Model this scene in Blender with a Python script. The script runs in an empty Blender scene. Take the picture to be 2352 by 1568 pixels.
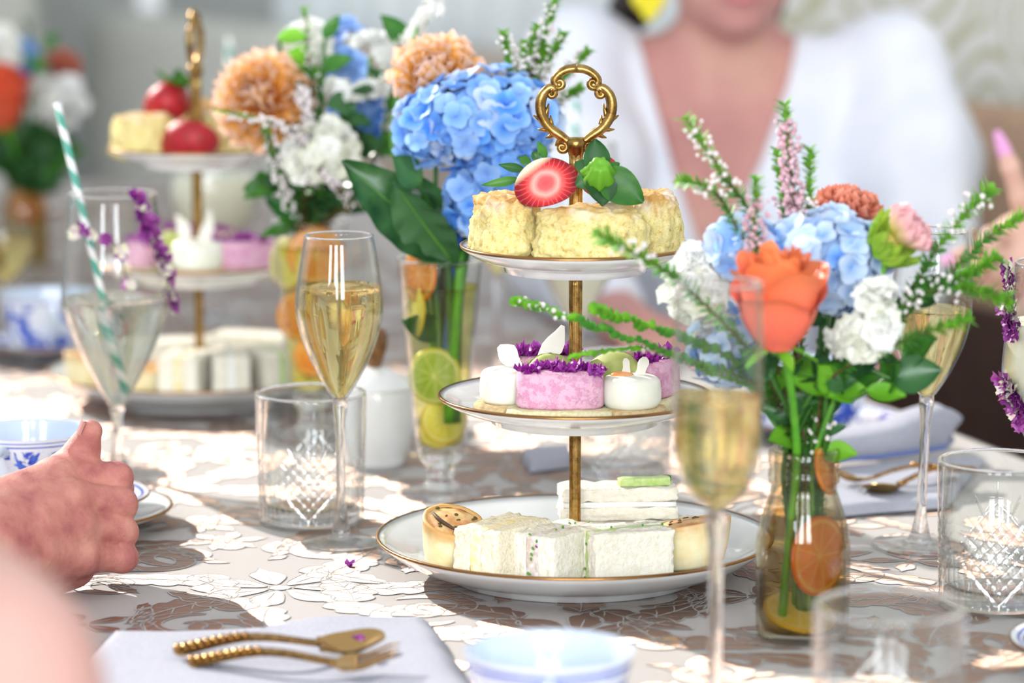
import bpy, math, random
import numpy as np
from mathutils import Vector, Matrix, Quaternion, noise as mn

R = math.radians
PI = math.pi
scene = bpy.context.scene
col = scene.collection
TZ = 0.75                       # height of the table top above the floor; every z below is measured from the table top
random.seed(7)

# ------------------------------------------------------------------ camera
FPX, CAM_H, PITCH = 7500.0, 0.50, R(8.83)
cam_data = bpy.data.cameras.new('camera')
cam = bpy.data.objects.new('camera', cam_data)
col.objects.link(cam)
cam.location = (0, 0, CAM_H + TZ)
cam.rotation_euler = (PI / 2 - PITCH, 0, 0)
cam_data.sensor_width = 36
cam_data.lens = FPX / 2352 * 36
cam_data.clip_start, cam_data.clip_end = 0.05, 60
cam_data.dof.use_dof = True
cam_data.dof.focus_distance = 2.20
cam_data.dof.aperture_fstop = 4.0
scene.camera = cam

# ------------------------------------------------------------------ world, sun, windows, exposure
world = bpy.data.worlds.new('daylight')
scene.world = world
world.use_nodes = True
bg = world.node_tree.nodes['Background']
bg.inputs['Color'].default_value = (0.90, 0.945, 1.0, 1)
bg.inputs['Strength'].default_value = 0.94

sun_data = bpy.data.lights.new('sun', 'SUN')
sun = bpy.data.objects.new('sun', sun_data)
col.objects.link(sun)
sun.location = (-3.5, 6.5, 4)
sun.rotation_euler = Vector((0.65, -0.75, -0.52)).to_track_quat('-Z', 'Y').to_euler()
sun_data.energy = 6.2
sun_data.color = (1.0, 0.95, 0.88)
sun_data.angle = R(0.6)

for wx in (-1.9, -0.55, 0.8):   # daylight of the tall windows in the wall behind the photographer
    ld = bpy.data.lights.new('window_light', 'AREA')
    lo = bpy.data.objects.new('window_light', ld)
    col.objects.link(lo)
    ld.shape = 'RECTANGLE'
    ld.size, ld.size_y = 0.8, 1.55
    ld.energy = 80
    ld.color = (0.90, 0.95, 1.0)
    lo.location = (wx, -1.97, TZ + 1.15)
    lo.rotation_euler = (R(90), 0, 0)

vs = scene.view_settings
vs.view_transform = 'Standard'
vs.look = 'None'
vs.exposure = -0.01
vs.gamma = 1
vs.use_curve_mapping = False
cy = scene.cycles
cy.max_bounces = 9
cy.transparent_max_bounces = 24
cy.transmission_bounces = 8
cy.glossy_bounces = 3
cy.diffuse_bounces = 2
cy.caustics_refractive = True
cy.caustics_reflective = False
cy.sample_clamp_indirect = 6.0
cy.blur_glossy = 0.5
cy.use_adaptive_sampling = True
cy.adaptive_threshold = 0.10
cy.adaptive_min_samples = 16

# ------------------------------------------------------------------ pixel -> place
CP, SP = math.cos(PITCH), math.sin(PITCH)
def ray(px, py):
    a, b = (px - 1176) / FPX, -(py - 784) / FPX
    return Vector((a, CP + b * SP, -SP + b * CP))
def atY(px, py, Y):
    d = ray(px, py); t = Y / d.y
    return Vector((d.x * t, Y, CAM_H + d.z * t))
def xat(px, Y, z=0.0):
    "x of pixel column px at distance Y and height z"
    depth = Y * CP + (CAM_H - z) * SP
    return (px - 1176) / FPX * depth

# ------------------------------------------------------------------ objects
def new_mesh(name, V, F, mats=None, smooth=True, mi=None):
    me = bpy.data.meshes.new(name)
    me.from_pydata([tuple(v) for v in V], [], F)
    if mats is not None:
        for m in (mats if isinstance(mats, (list, tuple)) else [mats]):
            me.materials.append(m)
    if smooth and len(me.polygons):
        me.polygons.foreach_set('use_smooth', [True] * len(me.polygons))
    if mi is not None:
        me.polygons.foreach_set('material_index', mi)
    me.update()
    return me
def put(name, me, parent=None, loc=(0, 0, 0), rot=(0, 0, 0), scale=None, kind=None, label=None):
    o = bpy.data.objects.new(name, me)
    col.objects.link(o)
    o.location = loc
    if isinstance(rot, Quaternion):
        o.rotation_mode = 'QUATERNION'; o.rotation_quaternion = rot
    else:
        o.rotation_euler = rot
    if scale is not None:
        o.scale = scale if hasattr(scale, '__len__') else (scale,) * 3
    if parent is not None:
        o.parent = parent
    else:
        o.location.z += TZ
    if kind: o['kind'] = kind
    if label: o['label'] = label
    return o
def tag(o, label, cat, group=None, kind=None):
    o['label'] = label; o['category'] = cat
    if group: o['group'] = group
    if kind: o['kind'] = kind
    return o
def thing(name, label, cat, loc=(0, 0, 0), rot=(0, 0, 0), group=None):
    o = put(name, None, None, loc, rot)
    o.empty_display_size = 0.02
    return tag(o, label, cat, group)
def copy_tree(o, parent=None):
    c = o.copy(); col.objects.link(c)
    c.parent = parent
    for ch in list(o.children):
        copy_tree(ch, c)
    return c
def qrot(direction, roll=0.0):
    "rotation that turns local +Z onto direction"
    q = Vector(direction).to_track_quat('Z', 'Y')
    return q @ Quaternion((0, 0, 1), roll)

# ------------------------------------------------------------------ mesh builder
class MB:
    def __init__(s): s.V, s.F, s.MI = [], [], []
    def add(s, V, F, mi=0):
        n = len(s.V); s.V += [tuple(v) for v in V]
        s.F += [tuple(i + n for i in f) for f in F]; s.MI += [mi] * len(F)
        return s
    def lathe(s, prof, seg=48, mi=0, center=(0, 0, 0), close=True, rfun=None):
        V, F, n = [], [], len(prof)
        for i in range(seg):
            a = 2 * PI * i / seg; c, si = math.cos(a), math.sin(a)
            for r, z in prof:
                rr = r * (rfun(a, z) if rfun else 1)
                V.append((center[0] + rr * c, center[1] + rr * si, center[2] + z))
        for i in range(seg):
            j = (i + 1) % seg
            for k in range(n - 1):
                F.append((i * n + k, j * n + k, j * n + k + 1, i * n + k + 1))
        return s.add(V, F, mi)
    def tube(s, path, rad, seg=10, mi=0, cap=True, flat=1.0):
        P = [Vector(p) for p in path]; n = len(P)
        if not hasattr(rad, '__len__'): rad = [rad] * n
        V, F = [], []
        up = None
        for i in range(n):
            t = (P[min(i + 1, n - 1)] - P[max(i - 1, 0)]).normalized()
            if up is None:
                up = t.orthogonal().normalized()
            up = (up - t * up.dot(t))
            up = up.normalized() if up.length > 1e-9 else t.orthogonal().normalized()
            b = t.cross(up)
            for k in range(seg):
                a = 2 * PI * k / seg
                V.append(P[i] + (up * math.cos(a) * flat + b * math.sin(a)) * rad[i])
        for i in range(n - 1):
            for k in range(seg):
                l = (k + 1) % seg
                F.append((i * seg + k, i * seg + l, (i + 1) * seg + l, (i + 1) * seg + k))
        if cap:
            F.append(tuple(reversed(range(seg)))); F.append(tuple((n - 1) * seg + k for k in range(seg)))
        return s.add(V, F, mi)
    def sheet(s, fun, nu, nv, mi=0, wrap=False):
        V = [fun(i / (nu if wrap else nu - 1), j / (nv - 1)) for i in range(nu) for j in range(nv)]
        F = []
        for i in range(nu if wrap else nu - 1):
            ii = (i + 1) % nu
            for j in range(nv - 1):
                F.append((i * nv + j, ii * nv + j, ii * nv + j + 1, i * nv + j + 1))
        return s.add(V, F, mi)
    def box(s, c, d, mi=0):
        x, y, z = c; a, b, e = d[0] / 2, d[1] / 2, d[2] / 2
        V = [(x + i * a, y + j * b, z + k * e) for i in (-1, 1) for j in (-1, 1) for k in (-1, 1)]
        F = [(0, 1, 3, 2), (4, 6, 7, 5), (0, 4, 5, 1), (2, 3, 7, 6), (0, 2, 6, 4), (1, 5, 7, 3)]
        return s.add(V, F, mi)
    def ball(s, c, r, seg=10, rings=6, mi=0):
        if not hasattr(r, '__len__'): r = (r, r, r)
        V, F = [], []
        for i in range(rings + 1):
            ph = PI * i / rings
            for k in range(seg):
                a = 2 * PI * k / seg
                V.append((c[0] + r[0] * math.sin(ph) * math.cos(a), c[1] + r[1] * math.sin(ph) * math.sin(a), c[2] - r[2] * math.cos(ph)))
        for i in range(rings):
            for k in range(seg):
                l = (k + 1) % seg
                F.append((i * seg + k, i * seg + l, (i + 1) * seg + l, (i + 1) * seg + k))
        return s.add(V, F, mi)
    def prism(s, pts, z0, z1, mi=0):
        n = len(pts)
        V = [(x, y, z0) for x, y in pts] + [(x, y, z1) for x, y in pts]
        F = [tuple(reversed(range(n))), tuple(range(n, 2 * n))] + [(i, (i + 1) % n, n + (i + 1) % n, n + i) for i in range(n)]
        return s.add(V, F, mi)
    def mesh(s, name, mats, smooth=True):
        return new_mesh(name, s.V, s.F, mats, smooth, s.MI)
    def build(s, name, mats, parent=None, loc=(0, 0, 0), rot=(0, 0, 0), smooth=True, **k):
        return put(name, s.mesh(name, mats, smooth), parent, loc, rot, **k)

def bez(p0, p1, p2, p3, n=12):
    p0, p1, p2, p3 = map(Vector, (p0, p1, p2, p3)); out = []
    for i in range(n):
        t = i / (n - 1); u = 1 - t
        out.append(p0 * u**3 + p1 * 3 * u * u * t + p2 * 3 * u * t * t + p3 * t**3)
    return out
def spline(pts, n=24):
    "Catmull-Rom through the points"
    P = [Vector(p) for p in pts]; P = [P[0] * 2 - P[1]] + P + [P[-1] * 2 - P[-2]]
    m = len(P) - 3; out = []
    for i in range(n):
        t = i / (n - 1) * m; k = min(int(t), m - 1); f = t - k
        a, b, c, d = P[k:k + 4]
        out.append(0.5 * ((2 * b) + (c - a) * f + (2 * a - 5 * b + 4 * c - d) * f * f + (3 * b - a - 3 * c + d) * f**3))
    return out
def superblock(lx, ly, lz, rad, n=5, noise=0.0, nscale=60.0, seed=0.0):
    "a block with rounded edges standing on z=0, its faces finely divided so noise can roughen them"
    def face_pts(m):
        return [i / m for i in range(m + 1)]
    V, F, idx = [], [], {}
    m = max(4, n)
    def vert(p):
        key = (round(p[0], 6), round(p[1], 6), round(p[2], 6))
        if key not in idx:
            h = Vector((lx / 2, ly / 2, lz / 2))
            q = Vector((p[0] * h.x, p[1] * h.y, p[2] * h.z))
            inner = Vector((max(-h.x + rad, min(h.x - rad, q.x)), max(-h.y + rad, min(h.y - rad, q.y)), max(-h.z + rad, min(h.z - rad, q.z))))
            d = q - inner
            if d.length > 1e-9: q = inner + d.normalized() * rad
            if noise:
                nn = mn.noise_vector(q * nscale + Vector((seed, seed * 2.3, 0)))
                q = q + nn * noise
            idx[key] = len(V); V.append((q.x, q.y, q.z + lz / 2))
        return idx[key]
    def remap(t):    # denser near the edges
        return -1 + 2 * (0.5 - 0.5 * math.cos(PI * t)) * 0.55 + 2 * t * 0.45
    g = [remap(i / m) for i in range(m + 1)]
    g[0], g[-1] = -1, 1
    for ax in range(3):
        for sgn in (-1, 1):
            for i in range(m):
                for j in range(m):
                    q = []
                    for a, b in ((i, j), (i + 1, j), (i + 1, j + 1), (i, j + 1)):
                        p = [0, 0, 0]; p[ax] = sgn; p[(ax + 1) % 3] = g[a]; p[(ax + 2) % 3] = g[b]
                        q.append(vert(p))
                    F.append(tuple(q if sgn > 0 else reversed(q)))
    return V, F

# ------------------------------------------------------------------ bodies grown as one skin: round cones blended, then meshed
def rcone(P, a, b, ra, rb):
    a = np.array(a, float); b = np.array(b, float); ab = b - a
    t = np.clip(((P - a) @ ab) / max(ab @ ab, 1e-12), 0, 1)
    return np.linalg.norm(P - a - t[:, None] * ab, axis=1) - (ra + (rb - ra) * t)
def ellip(P, c, r, M=None):
    q = P - np.array(c, float)
    if M is not None: q = q @ np.array(M.to_3x3())
    r = np.array(r, float)
    k0 = np.linalg.norm(q / r, axis=1); k1 = np.linalg.norm(q / (r * r), axis=1)
    return k0 * (k0 - 1) / np.maximum(k1, 1e-9)
def smin(a, b, k):
    h = np.clip(0.5 + 0.5 * (b - a) / k, 0, 1)
    return b + (a - b) * h - k * h * (1 - h)
def surface_net(sdf, lo, hi, step):
    lo = np.array(lo, float); hi = np.array(hi, float)
    n = np.ceil((hi - lo) / step).astype(int) + 1
    gx, gy, gz = [lo[i] + step * np.arange(n[i]) for i in range(3)]
    G = np.stack(np.meshgrid(gx, gy, gz, indexing='ij'), -1).reshape(-1, 3)
    # a coarse pass first, then only the cells near the skin
    cs = 4 * step; nc = np.ceil((hi - lo) / cs).astype(int) + 2
    cg = np.stack(np.meshgrid(*[lo[i] + cs * np.arange(nc[i]) for i in range(3)], indexing='ij'), -1).reshape(-1, 3)
    C = sdf(cg).reshape(nc)
    ii = [np.rint(np.arange(n[i]) / 4).astype(int) for i in range(3)]
    D = C[np.ix_(*ii)].reshape(-1).copy()
    near = np.abs(D) < 2.2 * cs
    Gn = G[near]
    D[near] = np.concatenate([sdf(c) for c in np.array_split(Gn, max(1, len(Gn) // 200000))])
    D = D.reshape(n)
    S = D < 0
    m = n - 1
    acc = np.zeros((*m, 3)); cnt = np.zeros(m)
    corners = [(i, j, k) for i in (0, 1) for j in (0, 1) for k in (0, 1)]
    sl = lambda c: tuple(slice(c[d], c[d] + m[d]) for d in range(3))
    for a in corners:
        for d in range(3):
            if a[d] == 0:
                b = list(a); b[d] = 1
                va, vb = D[sl(a)], D[sl(b)]
                x = (va < 0) != (vb < 0)
                t = np.where(x, va / np.where(x, va - vb, 1), 0)
                for e in range(3):
                    acc[..., e] += np.where(x, a[e] + (t if e == d else 0), 0)
                cnt += x
    act = cnt > 0
    ids = -np.ones(m, int); ids[act] = np.arange(act.sum())
    cell = np.argwhere(act)
    V = lo + step * (cell + acc[act] / cnt[act][:, None])
    F = []
    for d in range(3):
        e, f = (d + 1) % 3, (d + 2) % 3
        s0 = [slice(None)] * 3; s1 = [slice(None)] * 3
        s0[d] = slice(0, n[d] - 1); s1[d] = slice(1, n[d])
        cr = S[tuple(s0)] != S[tuple(s1)]
        p = np.argwhere(cr)
        ok = (p[:, e] > 0) & (p[:, f] > 0) & (p[:, e] < m[e]) & (p[:, f] < m[f])
        p = p[ok]
        def at_(de, df):
            q = p.copy(); q[:, e] += de; q[:, f] += df
            return ids[q[:, 0], q[:, 1], q[:, 2]]
        q = np.stack([at_(-1, -1), at_(0, -1), at_(0, 0), at_(-1, 0)], 1)
        flip = ~S[p[:, 0], p[:, 1], p[:, 2]]
        q[flip] = q[flip][:, ::-1]
        F.append(q)
    F = np.concatenate(F)
    F = F[(F >= 0).all(1)]
    return V, F
def np_mesh(name, V, F, mat):
    me = bpy.data.meshes.new(name)
    me.from_pydata(V.tolist(), [], F.tolist())
    me.materials.append(mat)
    me.polygons.foreach_set('use_smooth', [True] * len(me.polygons))
    me.update()
    return me
# ------------------------------------------------------------------ materials
def S(c):
    "sRGB 0-255 -> linear"
    f = lambda x: x / 12.92 if x <= 0.04045 else ((x + 0.055) / 1.055) ** 2.4
    return tuple(f(v / 255) for v in c) + (1,)
class NT:
    def __init__(s, name):
        s.m = bpy.data.materials.new(name); s.m.use_nodes = True
        s.t = s.m.node_tree; s.n = s.t.nodes
        s.b = s.n['Principled BSDF']; s.out = s.n['Material Output']
    def node(s, typ, **kw):
        x = s.n.new(typ)
        for k, v in kw.items():
            if k.startswith('in_'): x.inputs[k[3:].replace('_', ' ')].default_value = v
            else: setattr(x, k, v)
        return x
    def link(s, a, b): s.t.links.new(a, b)
    def coord(s, which='Object', scale=None):
        tc = s.node('ShaderNodeTexCoord')
        if scale is None: return tc.outputs[which]
        mp = s.node('ShaderNodeMapping'); mp.inputs['Scale'].default_value = scale
        s.link(tc.outputs[which], mp.inputs['Vector']); return mp.outputs['Vector']
    def noise(s, scale, detail=3, rough=0.5, vec=None, dist=0.0):
        x = s.node('ShaderNodeTexNoise'); x.inputs['Scale'].default_value = scale
        x.inputs['Detail'].default_value = detail; x.inputs['Roughness'].default_value = rough; x.inputs['Distortion'].default_value = dist
        s.link(vec if vec is not None else s.coord(), x.inputs['Vector']); return x.outputs['Fac']
    def ramp(s, fac, stops, interp='LINEAR'):
        x = s.node('ShaderNodeValToRGB'); x.color_ramp.interpolation = interp
        e = x.color_ramp.elements
        while len(e) < len(stops): e.new(0.5)
        for i, (p, c) in enumerate(stops): e[i].position = p; e[i].color = c if len(c) == 4 else (*c, 1)
        s.link(fac, x.inputs['Fac']); return x.outputs['Color']
    def mix(s, fac, a, b, mode='MIX'):
        x = s.node('ShaderNodeMix', data_type='RGBA', blend_type=mode)
        for v, sock in ((fac, x.inputs[0]), (a, x.inputs[6]), (b, x.inputs[7])):
            if hasattr(v, 'is_linked'): s.link(v, sock)
            else: sock.default_value = v
        return x.outputs[2]
    def math(s, op, a, b=None, c=None):
        x = s.node('ShaderNodeMath', operation=op)
        for v, sock in zip((a, b, c), x.inputs):
            if v is None: continue
            if hasattr(v, 'is_linked'): s.link(v, sock)
            else: sock.default_value = v
        return x.outputs[0]
    def sep(s, v):
        x = s.node('ShaderNodeSeparateXYZ'); s.link(v, x.inputs[0]); return x.outputs
    def bump(s, h, strength, dist=0.001):
        x = s.node('ShaderNodeBump'); x.inputs['Strength'].default_value = strength; x.inputs['Distance'].default_value = dist
        s.link(h, x.inputs['Height']); s.link(x.outputs[0], s.b.inputs['Normal'])
    def set(s, **kw):
        for k, v in kw.items():
            i = s.b.inputs[k.replace('_', ' ')]
            if hasattr(v, 'is_linked'): s.link(v, i)
            else: i.default_value = v
        return s

def plain(name, c, rough=0.5, c2=None, scale=200, metal=0.0, spec=0.5, bump=None, sss=0.0, rand=None, coat=0.0, trans=0.0, lo=0.35, hi=0.65, detail=3):
    t = NT(name)
    colr = S(c)
    if c2 is not None:
        colr = t.ramp(t.noise(scale, detail), [(lo, S(c)), (hi, S(c2))])
    if rand is not None:
        oi = t.node('ShaderNodeObjectInfo')
        colr = t.mix(oi.outputs['Random'], colr, S(rand))
    t.set(Base_Color=colr, Roughness=rough, Metallic=metal, Coat_Weight=coat)
    t.b.inputs['Specular IOR Level'].default_value = spec
    if sss:
        t.set(Subsurface_Weight=sss, Subsurface_Scale=0.01)
        t.b.inputs['Subsurface Radius'].default_value = (1, 0.5, 0.35)
    if bump: t.bump(t.noise(bump[0], 4), bump[1], bump[2] if len(bump) > 2 else 0.001)
    if trans:      # light that comes through a thin petal or leaf
        tr = t.node('ShaderNodeBsdfTranslucent'); mx = t.node('ShaderNodeMixShader'); mx.inputs[0].default_value = trans
        if hasattr(colr, 'is_linked'): t.link(colr, tr.inputs['Color'])
        else: tr.inputs['Color'].default_value = colr
        t.link(t.b.outputs[0], mx.inputs[1]); t.link(tr.outputs[0], mx.inputs[2]); t.link(mx.outputs[0], t.out.inputs[0])
    return t.m

def thin_glass(name, tint=(0.985, 0.99, 0.985), base=0.022, top=0.75, power=3.5, edge=0.80):
    t = NT(name)
    lw = t.node('ShaderNodeLayerWeight'); lw.inputs['Blend'].default_value = 0.5
    f = t.math('MULTIPLY_ADD', t.math('POWER', lw.outputs['Facing'], power), top, base)
    tr = t.node('ShaderNodeBsdfTransparent')      # the wall is seen through more glass where it turns away
    t.link(t.ramp(lw.outputs['Facing'], [(0.45, (*tint, 1)), (0.97, (*[v ** 2.2 * edge for v in tint], 1))]), tr.inputs[0])
    gl = t.node('ShaderNodeBsdfGlossy'); gl.inputs['Roughness'].default_value = 0.02; gl.inputs[0].default_value = (0.95, 0.96, 0.97, 1)
    mx = t.node('ShaderNodeMixShader')
    t.link(f, mx.inputs[0]); t.link(tr.outputs[0], mx.inputs[1]); t.link(gl.outputs[0], mx.inputs[2]); t.link(mx.outputs[0], t.out.inputs[0])
    return t.m
def solid_glass(name, c=(0.98, 0.99, 0.99), ior=1.48, clear=0.3, rough=0.0):
    t = NT(name)
    g = t.node('ShaderNodeBsdfGlass'); g.inputs['IOR'].default_value = ior; g.inputs['Color'].default_value = (*c, 1); g.inputs['Roughness'].default_value = rough
    tr = t.node('ShaderNodeBsdfTransparent'); tr.inputs[0].default_value = (*c, 1)
    mx = t.node('ShaderNodeMixShader'); mx.inputs[0].default_value = clear
    t.link(g.outputs[0], mx.inputs[1]); t.link(tr.outputs[0], mx.inputs[2]); t.link(mx.outputs[0], t.out.inputs[0])
    return t.m

M = {}
M['glass'] = thin_glass('clear_glass')
M['glass_amber'] = thin_glass('olive_bottle_glass', (0.90, 0.86, 0.74), 0.03, 0.75, 3.0, 0.62)
def crystal_glass(name):
    t = NT(name)
    lw = t.node('ShaderNodeLayerWeight'); lw.inputs['Blend'].default_value = 0.5
    f = t.math('MULTIPLY_ADD', t.math('POWER', lw.outputs['Facing'], 3.0), 0.85, 0.03)
    tr = t.node('ShaderNodeBsdfTransparent'); tr.inputs[0].default_value = (0.97, 0.98, 0.975, 1)
    gl = t.node('ShaderNodeBsdfGlossy'); gl.inputs['Roughness'].default_value = 0.02
    mx = t.node('ShaderNodeMixShader'); t.link(f, mx.inputs[0]); t.link(tr.outputs[0], mx.inputs[1]); t.link(gl.outputs[0], mx.inputs[2])
    g = t.node('ShaderNodeBsdfGlass'); g.inputs['IOR'].default_value = 1.5
    m2 = t.node('ShaderNodeMixShader'); m2.inputs[0].default_value = 0.22
    t.link(mx.outputs[0], m2.inputs[1]); t.link(g.outputs[0], m2.inputs[2]); t.link(m2.outputs[0], t.out.inputs[0])
    return t.m
M['crystal'] = thin_glass('cut_crystal', (0.975, 0.985, 0.98), 0.03, 0.85, 3.0)
def cut_groove(name):
    t = NT(name)
    tr = t.node('ShaderNodeBsdfTransparent'); tr.inputs[0].default_value = (0.93, 0.94, 0.94, 1)
    gl = t.node('ShaderNodeBsdfGlossy'); gl.inputs['Roughness'].default_value = 0.12
    mx = t.node('ShaderNodeMixShader'); mx.inputs[0].default_value = 0.34
    t.link(tr.outputs[0], mx.inputs[1]); t.link(gl.outputs[0], mx.inputs[2]); t.link(mx.outputs[0], t.out.inputs[0])
    return t.m
M['crystal_cut'] = cut_groove('cut_crystal_groove')
M['stem_glass'] = solid_glass('stem_glass', (0.99, 0.99, 0.99), 1.5, 0.25)
M['champagne'] = solid_glass('champagne', (0.98, 0.90, 0.62), 1.33, 0.30)
M['gin'] = solid_glass('clear_drink', (0.97, 0.97, 0.93), 1.33, 0.4)
M['water'] = thin_glass('vase_water', (0.92, 0.91, 0.58), 0.008, 0.2, 3.5, 1.0)
M['bottle_water'] = thin_glass('bottle_water', (0.86, 0.80, 0.58), 0.008, 0.2, 3.5, 1.0)
M['cream_drink'] = plain('cream_cocktail', (238, 234, 210), 0.3, sss=0.2)
M['porcelain'] = plain('white_porcelain', (240, 240, 238), 0.12, coat=0.4)
M['gold_rim'] = plain('gilded_rim', (150, 108, 62), 0.28, metal=0.9)
t = NT('aged_brass')
c_ = t.ramp(t.noise(140, 3), [(0.3, S((112, 84, 42))), (0.5, S((158, 126, 70))), (0.72, S((188, 156, 96)))])
t.set(Base_Color=c_, Metallic=0.95, Roughness=t.math('MULTIPLY_ADD', t.noise(300, 2), 0.25, 0.16)); t.bump(t.noise(420, 3), 0.12, 0.0005)
M['brass'] = t.m
M['gold_cutlery'] = plain('gold_cutlery', (190, 148, 84), 0.2, (120, 82, 40), 500, metal=1.0, bump=(900, 0.25, 0.0005))
M['gold_plain'] = plain('gold_polished', (186, 150, 96), 0.14, metal=1.0)
M['leaf'] = plain('leaf_green', (52, 118, 34), 0.42, (86, 150, 44), 90, rand=(36, 88, 40), trans=0.25)
M['leaf_bright'] = plain('leaf_bright', (112, 184, 40), 0.45, (84, 158, 34), 120, rand=(132, 200, 58), trans=0.35)
M['leaf_dark'] = plain('leaf_dark', (52, 96, 50), 0.32, (30, 66, 36), 60, rand=(70, 120, 70), trans=0.2)
M['sprig_green'] = plain('sprig_green', (124, 186, 52), 0.5, (84, 150, 40), 150, trans=0.25)
M['sprig_deep'] = plain('sprig_deep', (64, 132, 48), 0.5, (92, 156, 58), 150, trans=0.2)
M['heather'] = plain('heather_foliage', (104, 108, 44), 0.55, (84, 74, 36), 160, trans=0.2)
M['twig'] = plain('twig_brown', (104, 70, 48), 0.6, (84, 84, 40), 200)
M['stem'] = plain('stem_green', (70, 132, 44), 0.4, (96, 156, 50), 60)
M['stem_bright'] = plain('stem_bright', (92, 168, 36), 0.35, (70, 140, 30), 60)
M['stem_dark'] = plain('stem_dark', (40, 92, 30), 0.4, (66, 112, 40), 60)
M['stem_blue'] = plain('dyed_stem', (30, 100, 220), 0.4, (18, 70, 170), 80)
M['blossom_white'] = plain('tiny_white_blossom', (248, 245, 240), 0.5, (240, 224, 228), 400, trans=0.2)
M['blossom_pink'] = plain('tiny_pink_blossom', (244, 220, 228), 0.5, (206, 132, 152), 500, trans=0.2)
M['petal_white'] = plain('white_petal', (246, 246, 236), 0.5, (238, 240, 214), 120, rand=(250, 250, 246), trans=0.25)
M['petal_chalk'] = plain('chalk_petal', (238, 238, 232), 0.5, (214, 214, 200), 160, rand=(246, 246, 244), trans=0.25)
def blue_petal(name, a, b, c):
    t = NT(name)
    oi = t.node('ShaderNodeObjectInfo')
    x, y, z = t.sep(t.coord('Object'))
    d = t.math('SQRT', t.math('ADD', t.math('MULTIPLY', x, x), t.math('MULTIPLY', y, y)))
    cc = t.ramp(t.math('MULTIPLY', d, 80), [(0.1, S(c)), (0.5, S(a)), (1.0, S(b))])
    cc = t.mix(t.math('MULTIPLY', oi.outputs['Random'], 0.6), cc, S(b))
    t.set(Base_Color=cc, Roughness=0.5)
    tr = t.node('ShaderNodeBsdfTranslucent'); t.link(cc, tr.inputs[0])
    mx = t.node('ShaderNodeMixShader'); mx.inputs[0].default_value = 0.28
    t.link(t.b.outputs[0], mx.inputs[1]); t.link(tr.outputs[0], mx.inputs[2]); t.link(mx.outputs[0], t.out.inputs[0])
    return t.m
M['hyd_blue'] = blue_petal('hydrangea_blue', (122, 184, 250), (180, 212, 253), (60, 138, 240))
M['hyd_deep'] = blue_petal('hydrangea_deep', (80, 158, 248), (144, 196, 252), (40, 114, 226))
M['hyd_pale'] = blue_petal('hydrangea_pale', (196, 220, 250), (222, 234, 252), (142, 186, 242))
M['delph'] = blue_petal('delphinium', (116, 166, 236), (170, 200, 246), (40, 96, 190))
def dahlia_mat(name, base, mid, tip, L):
    t = NT(name)
    x, y, z = t.sep(t.coord('Object'))
    cc = t.ramp(t.math('DIVIDE', y, L), [(0.30, S(base)), (0.75, S(mid)), (1.0, S(tip))])
    oi = t.node('ShaderNodeObjectInfo')
    cc = t.mix(t.math('MULTIPLY', oi.outputs['Random'], 0.12), cc, S(tip))
    t.set(Base_Color=cc, Roughness=0.5)
    tr = t.node('ShaderNodeBsdfTranslucent'); t.link(cc, tr.inputs[0])
    mx = t.node('ShaderNodeMixShader'); mx.inputs[0].default_value = 0.25
    t.link(t.b.outputs[0], mx.inputs[1]); t.link(tr.outputs[0], mx.inputs[2]); t.link(mx.outputs[0], t.out.inputs[0])
    return t.m
M['dahlia'] = dahlia_mat('peach_dahlia', (250, 158, 56), (255, 198, 100), (252, 220, 208), 0.024)
M['dahlia_pink'] = dahlia_mat('blush_dahlia', (214, 196, 90), (240, 196, 176), (236, 178, 188), 0.024)
M['dahlia_rust'] = dahlia_mat('rust_dahlia', (190, 80, 40), (208, 110, 78), (226, 150, 128), 0.024)
M['sepal'] = plain('sepal_green', (112, 168, 36), 0.45, (168, 196, 70), 120, trans=0.2)
t = NT('coral_rose')
x, y, z = t.sep(t.coord('Object'))
cc = t.ramp(t.math('ADD', t.math('MULTIPLY', z, 13), t.math('MULTIPLY', t.noise(60, 3), 0.3)), [(0.12, S((232, 104, 88))), (0.5, S((236, 112, 82))), (0.95, S((242, 136, 82)))])
t.set(Base_Color=cc, Roughness=0.5, Subsurface_Weight=0.15, Subsurface_Scale=0.004)
M['rose'] = t.m
M['rose_red'] = plain('red_rose', (226, 84, 54), 0.5, (236, 104, 66), 90, trans=0.2)
# food
def scone_mat(name, top):
    t = NT(name)
    side = t.ramp(t.noise(240, 6, 0.65), [(0.30, S((196, 158, 84))), (0.45, S((236, 218, 142))), (0.62, S((244, 230, 168)))])
    speck = t.ramp(t.noise(950, 2), [(0.60, (0, 0, 0, 1)), (0.68, (1, 1, 1, 1))])
    side = t.mix(t.math('MULTIPLY', speck, 0.55), side, S((186, 140, 70)))
    x, y, z = t.sep(t.coord('Object'))
    k = t.ramp(t.math('ADD', z, t.math('MULTIPLY', t.noise(90, 4), 0.018)), [(0.040, (0, 0, 0, 1)), (0.052, (1, 1, 1, 1))])
    crust = t.ramp(t.noise(120, 5), [(0.35, S((206, 156, 84))), (0.6, S(top))])
    flour = t.ramp(t.noise(55, 4), [(0.52, (0, 0, 0, 1)), (0.66, (1, 1, 1, 1))])
    crust = t.mix(t.math('MULTIPLY', flour, 0.8), crust, S((246, 238, 226)))
    t.set(Base_Color=t.mix(k, side, crust), Roughness=0.85)
    t.bump(t.noise(330, 6, 0.7), 0.55, 0.002)
    return t.m
M['scone'] = scone_mat('scone', (230, 188, 124))
M['scone_brown'] = scone_mat('baked_scone', (216, 168, 104))
t = NT('pink_sponge')
nn = t.noise(170, 7, 0.7); sp = t.noise(1400, 2)
k = t.ramp(t.math('ADD', nn, t.math('MULTIPLY', sp, 0.18)), [(0.50, (0, 0, 0, 1)), (0.60, (1, 1, 1, 1))])
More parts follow.
